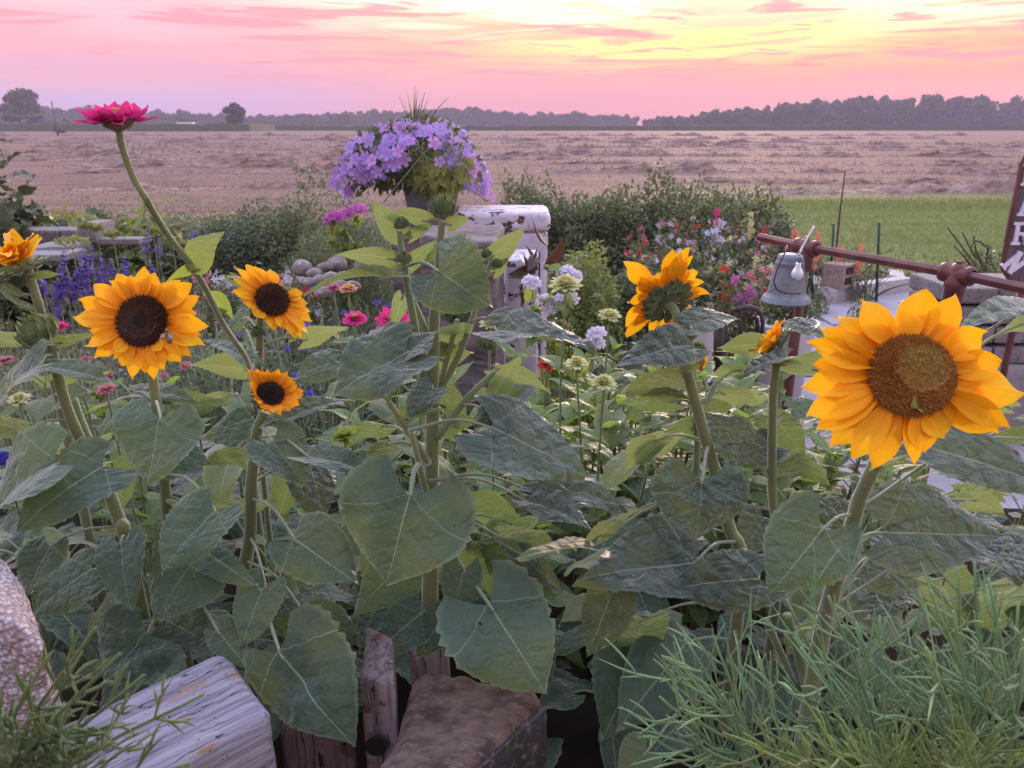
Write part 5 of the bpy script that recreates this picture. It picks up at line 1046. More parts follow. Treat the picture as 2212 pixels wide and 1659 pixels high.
def disc(root, c, n, R, N, zones, seed=0, dome=.28, off=(0, 0), spike=1.):
    """zones: list of (outer radius fraction, material, floret size, height)"""
    n = n.normalized(); e1 = n.orthogonal().normalized(); e1 = (Vector((1, 0, 0))-n*n.x).normalized(); e2 = n.cross(e1); r = RS(seed)
    mb = MB(); MM = Matrix((e1, e2, n)).transposed(); prof = [(R*sin(a), R*dome*cos(a)) for a in np.linspace(0, pi/2, 9)]+[(R*.9, -R*.2)]
    lathe(mb, prof, c, 36, M=MM); base = part(mb, 'disc', M[zones[-1][1]], root)
    k = np.arange(N); rho = np.sqrt((k+.5)/N); th = k*2.39996; X = rho*np.cos(th); Y = rho*np.sin(th); rr = np.hypot(X-off[0], Y-off[1]); lo = 0.
    for zr, m, fs, fh in zones:
        sel = (rr >= lo)&(rr < zr) if zr < .999 else (rr >= lo); lo = zr; x, y = X[sel], Y[sel]; nn = len(x)
        if not nn: continue
        org = np.array(c)[None]+np.outer(x*R, e1)+np.outer(y*R, e2)+np.outer(R*dome*np.sqrt(np.maximum(0, 1-x**2-y**2))-.0008, n)
        out = np.outer(x, e1)+np.outer(y, e2)+np.array(n)[None]*1.+r.randn(nn, 3)*.16
        mb = MB(); z = nrmz(out); yv = np.cross(z, r.randn(nn, 3)); mb.batch(PYR, PYF, org, frames(yv, z), np.stack([np.full(nn, fs*R), np.full(nn, fs*R), fh*R*(.6+.8*r.rand(nn))], 1)); part(mb, 'florets', M[m], base, False)
def fhead(pl, cpx, d, n, Rpx, tips, wpx, zones, m='petal_gold', seed=1, N=900, back=True, curl=.06, dome=.28, off=(0, 0), fill=True, disc_on=True, sep=True, baseoff=.9, fwd=0., short=.80):
    """head built from the petal tips seen in the photo; tips lie on the plane of the head (fwd tips them forward)"""
    c = P(cpx[0], cpx[1], d); n = Vector(n).normalized(); R = Rpx/ppm(c); r = RS(seed)
    rt = bpy.data.objects.new('flower_head', None); S.collection.objects.link(rt); rt.parent = pl.root; rt.location = c-pl.root.location
    if disc_on: disc(rt, c, n, R, N, zones, seed, dome, off)
    def tp3(x, y, f):
        pt = c+n*f*R; rr = ray(x, y); s = n.dot(pt-CAMP)/n.dot(rr); return CAMP+rr*s
    mb = MB(); T = []
    for i, tt in enumerate(tips):
        x, y = tt[0], tt[1]; w = tt[2] if len(tt) > 2 else wpx; f = tt[3] if len(tt) > 3 else fwd
        t3 = tp3(x, y, f); dr = t3-c; dr = dr-n*dr.dot(n); dn = dr.normalized(); b = c+dn*R*baseoff-n*(.001+.004*(i % 3))*(R/.05)
        petal(mb, b, t3, n, w*(.88+.24*r.rand())/ppm(c)/2, seed*31+i, curl*(.2+1.8*r.rand()), .22+.2*r.randn(), twist=.3*r.randn()); T.append((math.atan2(dn.dot(n.cross(Vector((1,0,0)))), dn.x), (t3-b).length, t3, w))
    if fill:
        for i in range(len(T)):
            if r.rand() < .12: continue
            a, b_ = T[i][2], T[(i+1) % len(T)][2]; t3 = c+((a.lerp(b_, .5)-c)*(short+.12*r.rand()))-n*.006*(R/.05); dn = (t3-c-n*(t3-c).dot(n)).normalized()
            if (a-b_).length > R*3.2: continue
            petal(mb, c+dn*R*.85-n*.007*(R/.05), t3, n, T[i][3]*(.85+.2*r.rand())/ppm(c)/2, seed*57+i, .04, .2)
    part(mb, 'petals', M[m], rt)
    if sep:
        mb = MB(); e1 = (Vector((1, 0, 0))-n*n.x).normalized(); e2 = n.cross(e1)
        lathe(mb, [(0, -R*.62), (R*.25, -R*.60), (R*.62, -R*.42), (R*.9, -R*.12), (R*.97, -.002)], c, 24, .3, M=Matrix((e1, e2, n)).transposed())
        for ly in range(3):
            for k in range(15):
                a = k*2*pi/15+ly*.2+r.randn()*.06; dn = e1*cos(a)+e2*sin(a); b = c+dn*R*(.55+.15*ly)-n*R*(.42-.12*ly); tp = c+dn*R*(1.22+.20*r.rand()+.1*ly)-n*R*(.42+.2*r.rand()-.14*ly)
                petal(mb, b, tp, (n*-1+dn*.3).normalized(), R*.20, seed+k+50*ly, .12, .3, rnd=r.rand())
        part(mb, 'sepals', M['sepal'], rt)
    return rt, c, R
def bud(pl, x, y, wpx, d, n=(0,-.1,1), seed=1, openf=0.):
    """green closed bud wrapped in pointed bracts"""
    c = P(x, y, d); R = wpx/ppm(c)/2*.72; n = Vector(n).normalized(); r = RS(seed); e1 = n.orthogonal().normalized(); e2 = n.cross(e1); mb = MB()
    lathe(mb, [(0, -R*.7), (R*.5, -R*.62), (R*.86, -R*.3), (R*.92, 0), (R*.75, R*.35), (R*.4, R*.52), (0, R*.56)], c, 20, .3, M=Matrix((e1, e2, n)).transposed())
    for ly in range(4):
        for k in range(10):
            a = k*.6283+ly*.31+r.randn()*.08; dn = e1*cos(a)+e2*sin(a); b = c+dn*R*(.75+.08*(ly < 2))-n*R*(.45-.12*ly)
            tp = c+dn*R*((1.35-.30*ly+.15*r.rand())+openf)+n*R*(.45+.30*ly+.2*r.rand()); petal(mb, b, tp, (dn-n*.2).normalized(), R*.30, seed*7+k+20*ly, .16, .35, rnd=r.rand())
    return part(mb, 'bud', M['sepal'], pl.root)
def zhead(root, c, n, R, m, seed=1, layers=4, N=15, cm='petal_lemon', cup=.25, flat=.0):
    n = Vector(n).normalized(); r = RS(seed); e1 = (Vector((1, 0, 0))-n*n.x).normalized(); e2 = n.cross(e1); mb = MB()
    rt = bpy.data.objects.new('flower_head', None); S.collection.objects.link(rt); rt.parent = root; rt.location = c-root.location
    for ly in range(layers):
        for k in range(N-ly*2):
            a = k*2*pi/(N-ly*2)+ly*.4+r.randn()*.06; dn = e1*cos(a)+e2*sin(a); L = R*(1-.2*ly)*(.93+.12*r.rand())
            petal(mb, c+dn*R*.16+n*R*(.03+.05*ly), c+dn*L+n*R*(cup*.4+.14*ly+.08*r.randn()), n, R*.19, seed*9+k+40*ly, .05, .2)
    part(mb, 'petals', M[m], rt); mb = MB(); nn = 60; a = r.rand(nn)*6.28; q = np.sqrt(r.rand(nn))*R*.26
    mb.batch(PYR, PYF, np.array(c)+np.outer(np.cos(a)*q, e1)+np.outer(np.sin(a)*q, e2)+np.outer(np.full(nn, R*(.12+.1*layers*.6)), n), frames(np.cross(np.tile(n, (nn, 1)), r.randn(nn, 3)), np.tile(n, (nn, 1))+r.randn(nn, 3)*.3), np.full(nn, R*.11)); part(mb, 'florets', M[cm], rt, False)
    mb = MB(); lathe(mb, [(R*.08, -R*.42), (R*.20, -R*.34), (R*.27, -R*.12), (R*.30, R*.02)], c, 16, .6, M=Matrix((e1, e2, n)).transposed()); part(mb, 'calyx', M['sepal'], rt)
    return rt
# ================================================================== the sunflowers
A = Plant('sunflower_plant', 'left edge sunflower turned away, cut by the photo edge', 'sunflower', [([(60,580,1.22),(72,620,1.22),(84,660,1.22),(96,710,1.24),(112,800,1.26),(150,960,1.28)], 9, 11)])
fhead(A, (30,566), 1.22, (-.36,-.02,.93), 44, [(-40,590,22),(-28,562,22),(-14,540,22),(0,533,22),(10,527,22),(22,526,22),(34,516,24),(46,520,22),(58,512,24),(71,502,26),(82,506,24),(91,514,24),(86,536,24),(74,556,22),(40,548,22,.1),(14,552,22,.1),(-6,566,22,.1),(56,540,22,.2)], 22, [(1., 'disc_brown', .09, .10)], 'petal_gold', 3, fwd=.7, N=300, disc_on=False)
A.leaf(72,596,132,592,20,1.21,'u','sun_leaf',.03); A.leaf(40,640,-20,600,30,1.21,'f'); A.leaf(80,672,10,640,16,1.23,'f','sun_leaf',.02)
B = Plant('sunflower_plant', 'sunflower with a fat closed bud left of the face-on bloom', 'sunflower', [([(112,745,1.10),(120,790,1.10),(135,850,1.10),(160,920,1.10),(190,980,1.10),(225,1040,1.08),(260,1130,1.06),(280,1200,1.05)], 10, 15), ([(160,862,1.14),(180,920,1.12),(205,975,1.10)], 8, 9)])
bud(B, 86, 722, 84, 1.10, (-.35,-.35,.85), 5, .15)
B.leaf(128,742,210,722,28,1.12,'u','sun_leaf',.03); B.leaf(58,742,-40,735,60,1.12,'u','young_leaf',.03); B.leaf(122,822,198,795,40,1.13,'u','young_leaf',.03)
B.leaf(96,795,254,832,48,1.06,'h','sun_leaf',.06,.3); B.leaf(88,786,-12,885,74,1.05,'l','sun_leaf',.04,.3); B.leaf(70,925,-20,950,90,1.06,'u','sun_leaf',.03)
B.leaf(130,862,196,845,55,1.18,'f','sun_leaf',.03)
B.leaf(119,1004,-30,1150,135,.98,'l','sun_leaf',.03,.3,.2); B.leaf(225,1007,40,1150,140,1.0,'f','sun_leaf',.03,.12,.25)
B.leaf(109,1181,55,1290,80,1.0,'f'); B.leaf(262,1172,285,1318,100,1.01,'f','sun_leaf',.04); B.leaf(200,1230,70,1330,110,1.1,'f'); B.leaf(290,1160,370,1150,50,1.08,'u'); B.leaf(240,1000,268,1100,90,1.12,'u')
Cc = Plant('sunflower_plant', 'tall sunflower facing the camera with a bee on its dark disc', 'sunflower', [([(322,770,1.10),(332,830,1.09),(340,900,1.08),(352,1000,1.10),(365,1150,1.12),(380,1300,1.10)], 10, 13)])
tips = [(314,577),(336,590),(391,606),(415,614),(429,641),(449,703),(439,746),(413,771),(393,783),(357,800),(333,821),(288,817),(262,790,30),(208,773),(186,746),(160,684),(174,650),(205,614),(239,609),(259,592),(283,595)]
hd, c3, R3 = fhead(Cc, (309,694), 1.06, (-.02,-.93,.36), 51, tips, 41, [(.33,'disc_dark',.075,.07),(.62,'disc_brown',.085,.10),(1.,'disc_brown',.10,.22)], 'petal_gold', 11, N=1500, dome=.25, curl=.08, fill=True)
mb = MB(); n_ = Vector((0,-.93,.36)).normalized()
for x, y, b, w in ((246,758,(278,738),34),(350,756,(338,738),30)): petal(mb, P(b[0], b[1], 1.05), P(x, y, 1.035), n_, w/ppm(c3)/2, 5, .10, .2)
part(mb, 'curled_petal', M['petal_gold'], hd)
Cc.leaf(346,903,321,1048,172,.98,'F','sun_leaf',.03,.10,.12,lobe=.30); Cc.leaf(290,848,432,872,48,1.12,'h','sun_leaf',.05,.3); Cc.leaf(405,880,500,872,55,1.16,'u'); Cc.leaf(352,985,455,1000,100,1.12,'f'); Cc.leaf(420,880,505,850,40,1.2,'u','young_leaf')
Cc.leaf(464,1101,350,1238,132,.98,'f','sun_leaf',.03,.12,.2); Cc.leaf(413,1224,335,1340,158,1.0,'f','sun_leaf',.04); Cc.leaf(318,1370,225,1475,215,.98,'f','sun_leaf',.07,.12,.2); Cc.leaf(345,1330,470,1400,130,1.02,'f','sun_leaf_crinkled',.06); Cc.leaf(470,1362,545,1450,74,.94,'f'); Cc.leaf(400,1090,395,1200,85,1.1,'u')
# bee
bp = P(363,722,1.025); rt = empty('bee', 'small bee crawling on the dark disc of the face-on sunflower', 'bee', bp); M['bee'] = plain('bee', (.30,.17,.07,1), (.16,.09,.04,1), 300., .8); mb = MB()
for o_, s_ in (((0,0,0),(.0042,.0036,.0045)),((.001,-.001,-.0075),(.0042,.0038,.0060)),((-.0005,-.001,.0055),(.0028,.0026,.0028))):
    th = np.linspace(0, pi, 8); ph = np.linspace(0, 2*pi, 11)[:-1]; Aa, Bb = np.meshgrid(th, ph, indexing='ij'); D = np.stack([np.sin(Aa)*np.cos(Bb), np.sin(Aa)*np.sin(Bb), np.cos(Aa)], -1).reshape(-1, 3)*np.array(s_)+np.array(bp)+np.array(o_); idx = np.arange(80).reshape(8, 10); j = np.roll(idx, -1, 1)
    mb.add(D, (np.zeros((0,3),int), np.stack([idx[:-1], idx[1:], j[1:], j[:-1]], -1).reshape(-1, 4)))
part(mb, 'body', M['bee'], rt)
M['wing'] = plain('wing', (.5,.45,.4,1), (.4,.36,.32,1), 50., .3)
for s_ in (-1, 1): mb = MB(); mb.batch(SL, SLF, [tuple(bp+Vector((s_*.002,-.004,.002)))], frames([[s_*.7,-.2,-.6]], [[0,-1,0.2]]), [.010]); part(mb, 'wing', M['wing'], rt, False)
Dd = Plant('sunflower_plant', 'tilted sunflower with dark disc and drooping petals', 'sunflower', [([(566,672,1.26),(561,700,1.26),(560,760,1.26),(556,830,1.28),(552,900,1.3),(548,1050,1.28)], 8, 10)])
tips = [(509,578,24),(505,599,24),(531,572,24),(551,575,26),(585,582,30),(606,612,26),(654,635,30),(665,655,26),(671,674,26),(674,694,24),(666,720,24),(652,728,24),(638,736,22),(612,712,24),(587,714,28),(551,684,34),(522,650,28),(503,631,26)]
hd, c_, R_d = fhead(Dd, (588,648), 1.24, (.46,-.76,.46), 34, tips, 28, [(1., 'disc_brown', .11, .22)], 'petal_gold', 21, N=600, dome=.3, curl=.10)
bud(Dd, 556, 719, 30, 1.24, (.1,-.3,.9), 9)
Dd.leaf(585,690,655,668,40,1.32,'u'); Dd.leaf(655,735,752,706,46,1.30,'u','young_leaf'); Dd.leaf(540,785,436,735,36,1.2,'h','sun_leaf',.05,.3); Dd.leaf(520,690,470,760,34,1.34,'f','young_leaf'); Dd.leaf(500,600,540,640,24,1.4,'u'); Dd.leaf(540,800,400,790,50,1.36,'u','young_leaf'); Dd.leaf(545,905,436,948,70,1.22,'f','sun_leaf',.03); Dd.leaf(520,700,545,640,34,1.36,'f')
Ee = Plant('sunflower_plant', 'half-open small sunflower below the tilted one', 'sunflower', [([(572,890,1.10),(556,930,1.10),(550,980,1.10),(542,1060,1.10),(540,1160,1.12),(528,1300,1.12)], 11, 15)])
tips = [(534,796,20,.9),(545,802,16,.8),(553,797,18,.8),(565,803,16,.8),(576,798,18,.8),(588,806,18,.8),(601,796,20,.7),(612,808,18,.6),(622,803,20,.6),(635,817,20,.5),(643,833,20,.4),(655,845,20,.3),(653,858,20,.3),(646,875,20,.4),(629,887,20,.4),(608,892,20,.6),(588,893,18,.9),(569,888,18,1.0),(556,872,18,1.1),(545,852,18,1.1),(538,825,18,1.0)]
fhead(Ee, (583,851), 1.08, (.40,-.55,.74), 28, tips, 20, [(1., 'disc_dark', .12, .2)], 'petal_small', 31, N=400, dome=.3, fill=True, curl=.02, short=.92)
Ee.leaf(606,915,768,864,38,1.08,'h','sun_leaf_crinkled',.08,.4); Ee.leaf(587,954,657,1050,120,1.04,'r','sun_leaf',.03,.2); Ee.leaf(637,1165,772,1262,150,.98,'f','sun_leaf',.03,.1,.2); Ee.leaf(434,1185,560,1272,72,1.0,'f'); Ee.leaf(573,1262,521,1400,104,.98,'f','sun_leaf',.03)
Ee.leaf(664,985,828,1036,58,1.02,'h','sun_leaf',.05,.3); Ee.leaf(604,1408,762,1610,222,.90,'f','sun_leaf',.08,.10,.2); Ee.leaf(668,1340,774,1366,94,.96,'f'); Ee.leaf(640,1010,600,1120,90,1.16,'u'); Ee.leaf(545,1000,450,990,60,1.18,'u'); Ee.leaf(548,1080,430,1150,80,1.18,'u'); Ee.leaf(620,1290,560,1380,80,1.06,'f'); Ee.leaf(668,1000,700,1130,110,1.14,'r','sun_leaf_crinkled',.05)
# ---- the tall budded plant in the middle
G_ = Plant('sunflower_plant', 'tall many-branched plant with green buds in the middle', 'sunflower', [
 ([(955,478,1.10),(951,530,1.10),(946,600,1.10),(938,690,1.10),(935,800,1.10),(934,900,1.10),(932,1060,1.08),(930,1200,1.06),(930,1360,1.05)], 8, 20),
 ([(863,500,1.08),(865,525,1.08),(874,577,1.08),(882,628,1.08),(894,696,1.08),(906,770,1.09),(928,860,1.10)], 6, 10),
 ([(1062,560,1.14),(1035,640,1.13),(1010,720,1.12),(975,800,1.11),(938,860,1.10)], 5, 8),
 ([(884,630,1.12),(905,680,1.11),(930,740,1.1)], 6, 8), ([(840,868,1.02),(880,930,1.04),(925,1000,1.08)], 6, 9), ([(1072,800,1.12),(1010,860,1.1),(945,945,1.09)], 6, 9),
 ([(988,690,1.12),(970,760,1.12),(950,830,1.11)], 5, 6), ([(886,930,1.0),(905,1000,1.04),(925,1080,1.07)], 6, 8)])
bud(G_, 957, 452, 62, 1.10, (.05,-.15,1), 41); bud(G_, 868, 486, 34, 1.08, (-.3,-.1,1), 42); bud(G_, 873, 560, 34, 1.06, (.1,-.3,.9), 43); bud(G_, 1050, 550, 26, 1.14, (-.2,-.2,1), 44); bud(G_, 1072, 572, 26, 1.14, (.3,-.2,1), 45); bud(G_, 988, 668, 62, 1.16, (0,-.5,-.8), 46, .2); bud(G_, 1050, 745, 40, 1.1, (.2,-.4,.8), 47, .2)
g = G_.leaf
g(862,506,803,437,58,1.09,'U','young_leaf',.02); g(920,478,838,460,38,1.10,'U','young_leaf',.02); g(972,486,1013,470,32,1.10,'U','young_leaf',.02); g(886,514,934,480,26,1.09,'U','young_leaf',.02); g(848,560,719,550,42,1.07,'U','young_leaf',.02)
g(838,600,660,634,50,1.05,(.1,.35,.95),'sun_leaf',.03,.4); g(948,586,1060,662,178,1.02,'F','sun_leaf',.03,.16,.12,lobe=.34); g(943,565,1014,512,52,1.14,'U','sun_leaf',.02); g(1062,557,1134,490,50,1.14,'U','young_leaf',.02); g(1066,590,1098,555,30,1.15,'U','young_leaf',.02); g(876,575,942,520,40,1.14,'u','young_leaf')
g(880,764,716,858,150,1.00,(-.25,-.6,.75),'sun_leaf',.05,.18,.10,lobe=.28); g(880,766,948,712,60,1.0,(-.25,-.4,.85),'sun_leaf',.05,.2,.1); g(726,782,632,822,70,1.08,'f','sun_leaf',.04); g(1078,720,1288,756,78,1.02,(.1,-.25,.95),'sun_leaf_crinkled',.09,.35,.1); g(1064,925,1268,1028,165,.98,(.2,-.6,.78),'sun_leaf_crinkled',.05,.16,.12,lobe=.30); g(1068,922,1120,858,90,1.0,(.2,-.5,.8),'sun_leaf_crinkled',.05)
g(886,1070,835,1264,300,.94,'F','sun_leaf',.035,.12,.14,lobe=.36); g(948,742,1024,700,62,1.13,'u','young_leaf',.02); g(940,775,1024,760,52,1.12,'U','young_leaf',.02); g(936,838,880,900,70,1.06,'f','sun_leaf',.03); g(930,880,836,905,44,1.05,'u'); g(950,840,1010,905,60,1.12,'u'); g(840,960,790,1000,50,1.06,'u'); g(960,930,1030,900,50,1.13,'u'); g(870,640,846,720,36,1.14,'u','young_leaf')
g(1002,1229,981,1326,90,.94,'F','sun_leaf',.03,.12,.1,lobe=.3); g(1056,1304,1180,1500,246,.90,(.1,-.8,.6),'sun_leaf',.04,.12,.18,lobe=.34); g(1150,1062,1348,1092,115,1.02,'h','sun_leaf_crinkled',.08,.2); g(1140,1085,1290,1150,66,.98,'h','sun_leaf_crinkled',.08,.3); g(1100,1130,1060,1240,120,1.06,'u','sun_leaf',.03); g(1010,1100,1130,1180,120,1.12,'u'); g(1080,1160,1210,1190,66,1.0,'u'); g(800,1130,740,1210,80,1.1,'f'); g(1060,870,1130,760,50,1.12,'u','young_leaf'); g(1080,800,1190,850,46,1.14,'u','young_leaf'); g(1128,1200,1218,1285,56,.98,'f','sun_leaf_crinkled',.06,.4)
g(830,920,760,960,60,1.1,'u'); g(905,1330,800,1420,110,1.02,'f'); g(960,1330,900,1420,90,1.02,'f','sun_leaf')
g(900,1190,760,1330,130,1.12,'f'); g(1010,1180,1060,1290,90,1.1,'u')
# ---- sunflower seen from behind
Hh_ = Plant('sunflower_plant', 'sunflower seen from behind with ragged petals', 'sunflower', [([(1440,656,1.14),(1456,668,1.13),(1466,700,1.12),(1480,780,1.12),(1500,860,1.12),(1522,940,1.12),(1545,1020,1.12),(1575,1140,1.10),(1600,1250,1.08)], 9, 15), ([(1484,700,1.18),(1494,760,1.18),(1500,830,1.14)], 6, 7), ([(1545,830,1.14),(1530,860,1.13),(1505,870,1.12)], 6, 7)])
nB = Vector((-.25,.80,.50)).normalized()
tips = [(1351,574,40),(1400,600,30),(1419,590,30),(1453,538,34),(1470,545,30),(1491,538,32),(1497,554,26),(1503,584,30),(1521,610,34),(1535,637,36),(1500,640,30),(1515,714,36),(1487,714,34),(1447,732,34),(1353,728,34),(1351,700,44),(1356,655,40),(1375,620,40)]
fhead(Hh_, (1436,640), 1.15, nB, 42, tips, 32, [(1., 'disc_orange', .1, .12)], 'petal_gold', 51, N=300, fwd=.3, curl=.1)
h = Hh_.leaf
h(1496,704,1598,690,62,1.10,'h','sun_leaf_crinkled',.05,.3); h(1490,748,1326,792,92,1.08,'f','sun_leaf_crinkled',.06,.2); h(1486,812,1350,846,64,1.12,'u'); h(1455,868,1338,872,46,1.14,'u'); h(1517,1037,1500,1168,205,1.0,'F','sun_leaf_crinkled',.06,.12,.1,lobe=.34)
h(1600,955,1525,890,95,1.12,'f','sun_leaf_crinkled',.05); h(1500,1215,1246,1258,175,1.0,(-.1,-.6,.8),'sun_leaf_crinkled',.09,.12,.14); h(1640,1248,1436,1274,135,.96,(-.1,-.6,.8),'sun_leaf_crinkled',.08,.12,.12); h(1321,1282,1268,1418,114,.98,'F','sun_leaf_crinkled',.06); h(1275,1185,1118,1208,50,.96,(0,.3,.95),'young_leaf',.03,.4); h(1292,1160,1382,1098,42,.98,'u','young_leaf',.03)
h(1600,800,1530,815,30,1.16,'u','young_leaf'); h(1440,940,1380,1000,80,1.16,'u','young_leaf'); h(1560,850,1640,870,50,1.16,'u','young_leaf'); h(1390,1340,1360,1460,110,1.04,'u','sun_leaf'); h(1480,1390,1330,1580,170,1.08,'f','sun_leaf',.05); h(1420,950,1350,1020,70,1.12,'u','young_leaf'); h(1390,1400,1300,1600,170,1.10,'f','sun_leaf',.05)
h(1400,1620,1330,1680,90,.9,'f','young_leaf'); h(1470,1560,1400,1640,100,.98,'h'); h(1500,1150,1420,1120,70,1.1,'u')
# half-hidden bloom behind it
I_ = Plant('sunflower_plant', 'half hidden yellow bloom behind the sunflower seen from behind', 'sunflower', [([(1500,800,1.5),(1500,860,1.5),(1505,1000,1.5)], 6, 8)])
fhead(I_, (1500,776), 1.5, (.3,-.6,.7), 22, [(1468,790),(1475,810),(1490,800),(1520,760),(1530,772),(1525,790),(1505,805),(1472,770),(1488,750),(1508,748)], 18, [(1., 'disc_orange', .12, .2)], 'petal_gold', 61, N=200); bud(I_, 1507, 757, 34, 1.34, (0,-.4,.9), 62, .15)
I_.leaf(1510,900,1590,880,60,1.5,'u'); I_.leaf(1500,930,1430,920,60,1.5,'u')
# side-on small flower
J = Plant('sunflower_plant', 'small sunflower seen edge-on with petals pointing left', 'sunflower', [([(1684,748,1.22),(1676,790,1.21),(1670,850,1.2),(1668,950,1.2),(1668,1060,1.2),(1680,1250,1.18)], 8, 11)])
fhead(J, (1668,734), 1.22, (-.80,.22,.50), 32, [(1695,688,16),(1680,692,16),(1668,700,16),(1657,714,16),(1648,724,16),(1639,734,16),(1628,745,16),(1617,758,16),(1621,768,16),(1640,762,16)], 16, [(1., 'disc_orange', .12, .2)], 'petal_hero', 71, N=200, fwd=.8, fill=True, short=.95)
J.leaf(1702,712,1790,738,40,1.24,'h','sun_leaf_crinkled',.08,.3); J.leaf(1645,745,1549,752,46,1.22,'U','young_leaf',.02); J.leaf(1771,800,1602,790,74,1.16,(0,.5,.85),'young_leaf',.02,.2); J.leaf(1700,770,1600,812,40,1.18,'h','sun_leaf_crinkled',.06,.3); J.leaf(1668,900,1740,1000,80,1.26,'u'); J.leaf(1665,960,1560,1000,90,1.26,'f','sun_leaf_crinkled'); J.leaf(1710,885,1768,870,50,1.28,'f'); J.leaf(1690,1000,1790,1040,80,1.2,'u'); J.leaf(1650,1120,1600,1200,100,1.2,'f','sun_leaf_crinkled'); J.leaf(1645,850,1580,880,60,1.3,'u','young_leaf')
# ---- the big right sunflower
K_ = Plant('sunflower_plant', 'largest sunflower with a brown and olive disc, front right', 'sunflower', [([(1898,985,.86),(1878,1030,.86),(1856,1080,.87),(1842,1130,.88),(1820,1200,.9),(1795,1290,.92),(1770,1400,.95)], 14, 19), ([(1700,1330,.98),(1730,1430,1.0),(1760,1560,1.02)], 10, 13), ([(1655,1340,1.0),(1690,1420,1.02),(1740,1540,1.04)], 8, 9)])
tips = [(1859,648,80),(1803,684,80),(1767,706,56),(1745,742,70),(1754,788,64),(1731,834,76),(1745,898,66),(1763,926,66),(1795,966,70),(1840,990,64),(1884,1014,70),(1971,1006,44),(1997,978,74),(2041,948,84),(2151,935,84),(2176,924,60),(2208,847,86),(2163,778,78),(2128,719,84),(2062,637,78),(1990,627,90),(1952,672,70)]
hd, c_, R_k = fhead(K_, (1968,812), .80, (-.16,-.90,.40), 86, tips, 70, [(.58,'disc_olive',.040,.05),(1.,'disc_orange',.062,.13)], 'petal_hero', 81, N=2600, dome=.22, off=(.20,.22), curl=.05, short=.70)
mb = MB(); petal(mb, P(2000,884,.785), P(1978,852,.765), Vector((-.7,-.5,.2)), 9/ppm(c_), 4, .2, .5); part(mb, 'folded_petal', M['lime'], hd)
k = K_.leaf
k(1778,1143,1662,1284,190,.84,(.0,-.85,.5),'sun_leaf',.04,.12,.12,lobe=.34); k(1910,1151,2164,1160,195,.92,(.1,-.7,.7),'sun_leaf_crinkled',.06,.12,.1,lobe=.2); k(1992,962,2290,1066,112,.90,(.1,-.6,.8),'sun_leaf_crinkled',.07,.14,.1); k(2230,664,2054,722,66,.98,(0,-.3,.95),'sun_leaf_crinkled',.05,.4); k(2240,690,2150,726,44,.99,'u','young_leaf',.02)
k(1900,1010,1960,980,30,.84,'u','young_leaf'); k(1880,1200,1990,1300,120,1.0,'f','sun_leaf_crinkled'); k(1850,1250,1950,1400,120,1.04,'f'); k(2100,1080,2170,1110,60,1.0,'U','young_leaf'); k(2180,880,2100,870,36,1.02,'u','young_leaf',.02); k(2230,950,2130,940,46,1.0,'u'); k(1840,1120,1740,1090,60,.98,'f','sun_leaf_crinkled'); k(2120,1180,2212,1260,110,1.02,'h','sun_leaf_crinkled'); k(1790,1330,1700,1420,110,1.04,'u'); k(1880,1320,1990,1290,60,.96,'h','sun_leaf_crinkled'); k(2030,1250,2090,1400,140,1.1,'u'); k(2200,1260,2150,1400,160,1.1,'u')
k(1860,1400,1800,1520,140,1.06,'f'); k(2080,1400,2200,1540,150,1.1,'f'); k(1950,1430,2040,1560,150,1.12,'f'); k(1700,1470,1600,1560,110,1.02,'f'); k(2060,1060,2180,1090,70,1.1,'u')
# ================================================================== zinnias
Z = Plant('zinnia_plant', 'tall pink zinnia on a long bent stem at the left', 'zinnia', [([(256,272,.90),(262,310,.90),(273,345,.90),(290,388,.90),(317,433,.90),(358,501,.92),(413,573,.94),(444,624,.96),(478,693,1.0),(505,735,1.04),(532,776,1.08),(545,830,1.15),(560,950,1.25)], 8, 6)], mat_='stem')
zc = P(253,262,.90); zr = 80/ppm(zc); zh = bpy.data.objects.new('flower_head', None); S.collection.objects.link(zh); zh.parent = Z.root; zh.location = zc-Z.root.location
mb = MB(); r = RS(7)
for ly in range(3):
    for i in range(13):
        a = i*2*pi/13+ly*.25; dn = Vector((cos(a), sin(a), 0)); up = .26 if cos(a) < .1 else .34; L = zr*(1.0-.17*ly)*(.9+.15*r.rand()); dr = -.38*(r.rand() < .3)*(sin(a) < 0)
        petal(mb, zc+dn*zr*.30+Vector((0,0,zr*.02*ly)), zc+dn*L+Vector((0, 0, zr*(up*(.55+.25*ly)+.12*r.randn()+dr*.7))), Vector((0,0,1))-dn*.25, zr*.22, i+ly*20, -.05, .35, twist=.3*r.randn())
part(mb, 'petals', M['petal_pink'], zh); mb = MB(); n = 90; a = r.rand(n)*6.28; q = np.sqrt(r.rand(n))*zr*.42
mb.batch(PYR, PYF, np.array(zc)+np.stack([np.cos(a)*q, np.sin(a)*q, np.full(n, zr*.20)], 1), frames(rdir(r, n), np.tile([0,0,1.],(n,1))), np.stack([np.full(n, zr*.12)]*2+[np.full(n, zr*.15)], 1)); part(mb, 'florets', M['petal_lemon'], zh, False)
mb = MB(); lathe(mb, [(.07*zr,-.30*zr),(.20*zr,-.22*zr),(.34*zr,-.08*zr),(.42*zr,.12*zr),(.40*zr,.3*zr)], zc, 22, .9)
for ly in range(3):
    for i in range(12): a = i*.5236+ly*.26; dn = Vector((cos(a), sin(a), 0)); petal(mb, zc+dn*zr*(.22+.06*ly)+Vector((0,0,zr*(-.18+.09*ly))), zc+dn*zr*(.40+.05*ly)+Vector((0,0,zr*(-.02+.13*ly))), dn, zr*.11, i, .1, .2, rnd=.9)
part(mb, 'calyx', M['stem_brown'], zh)
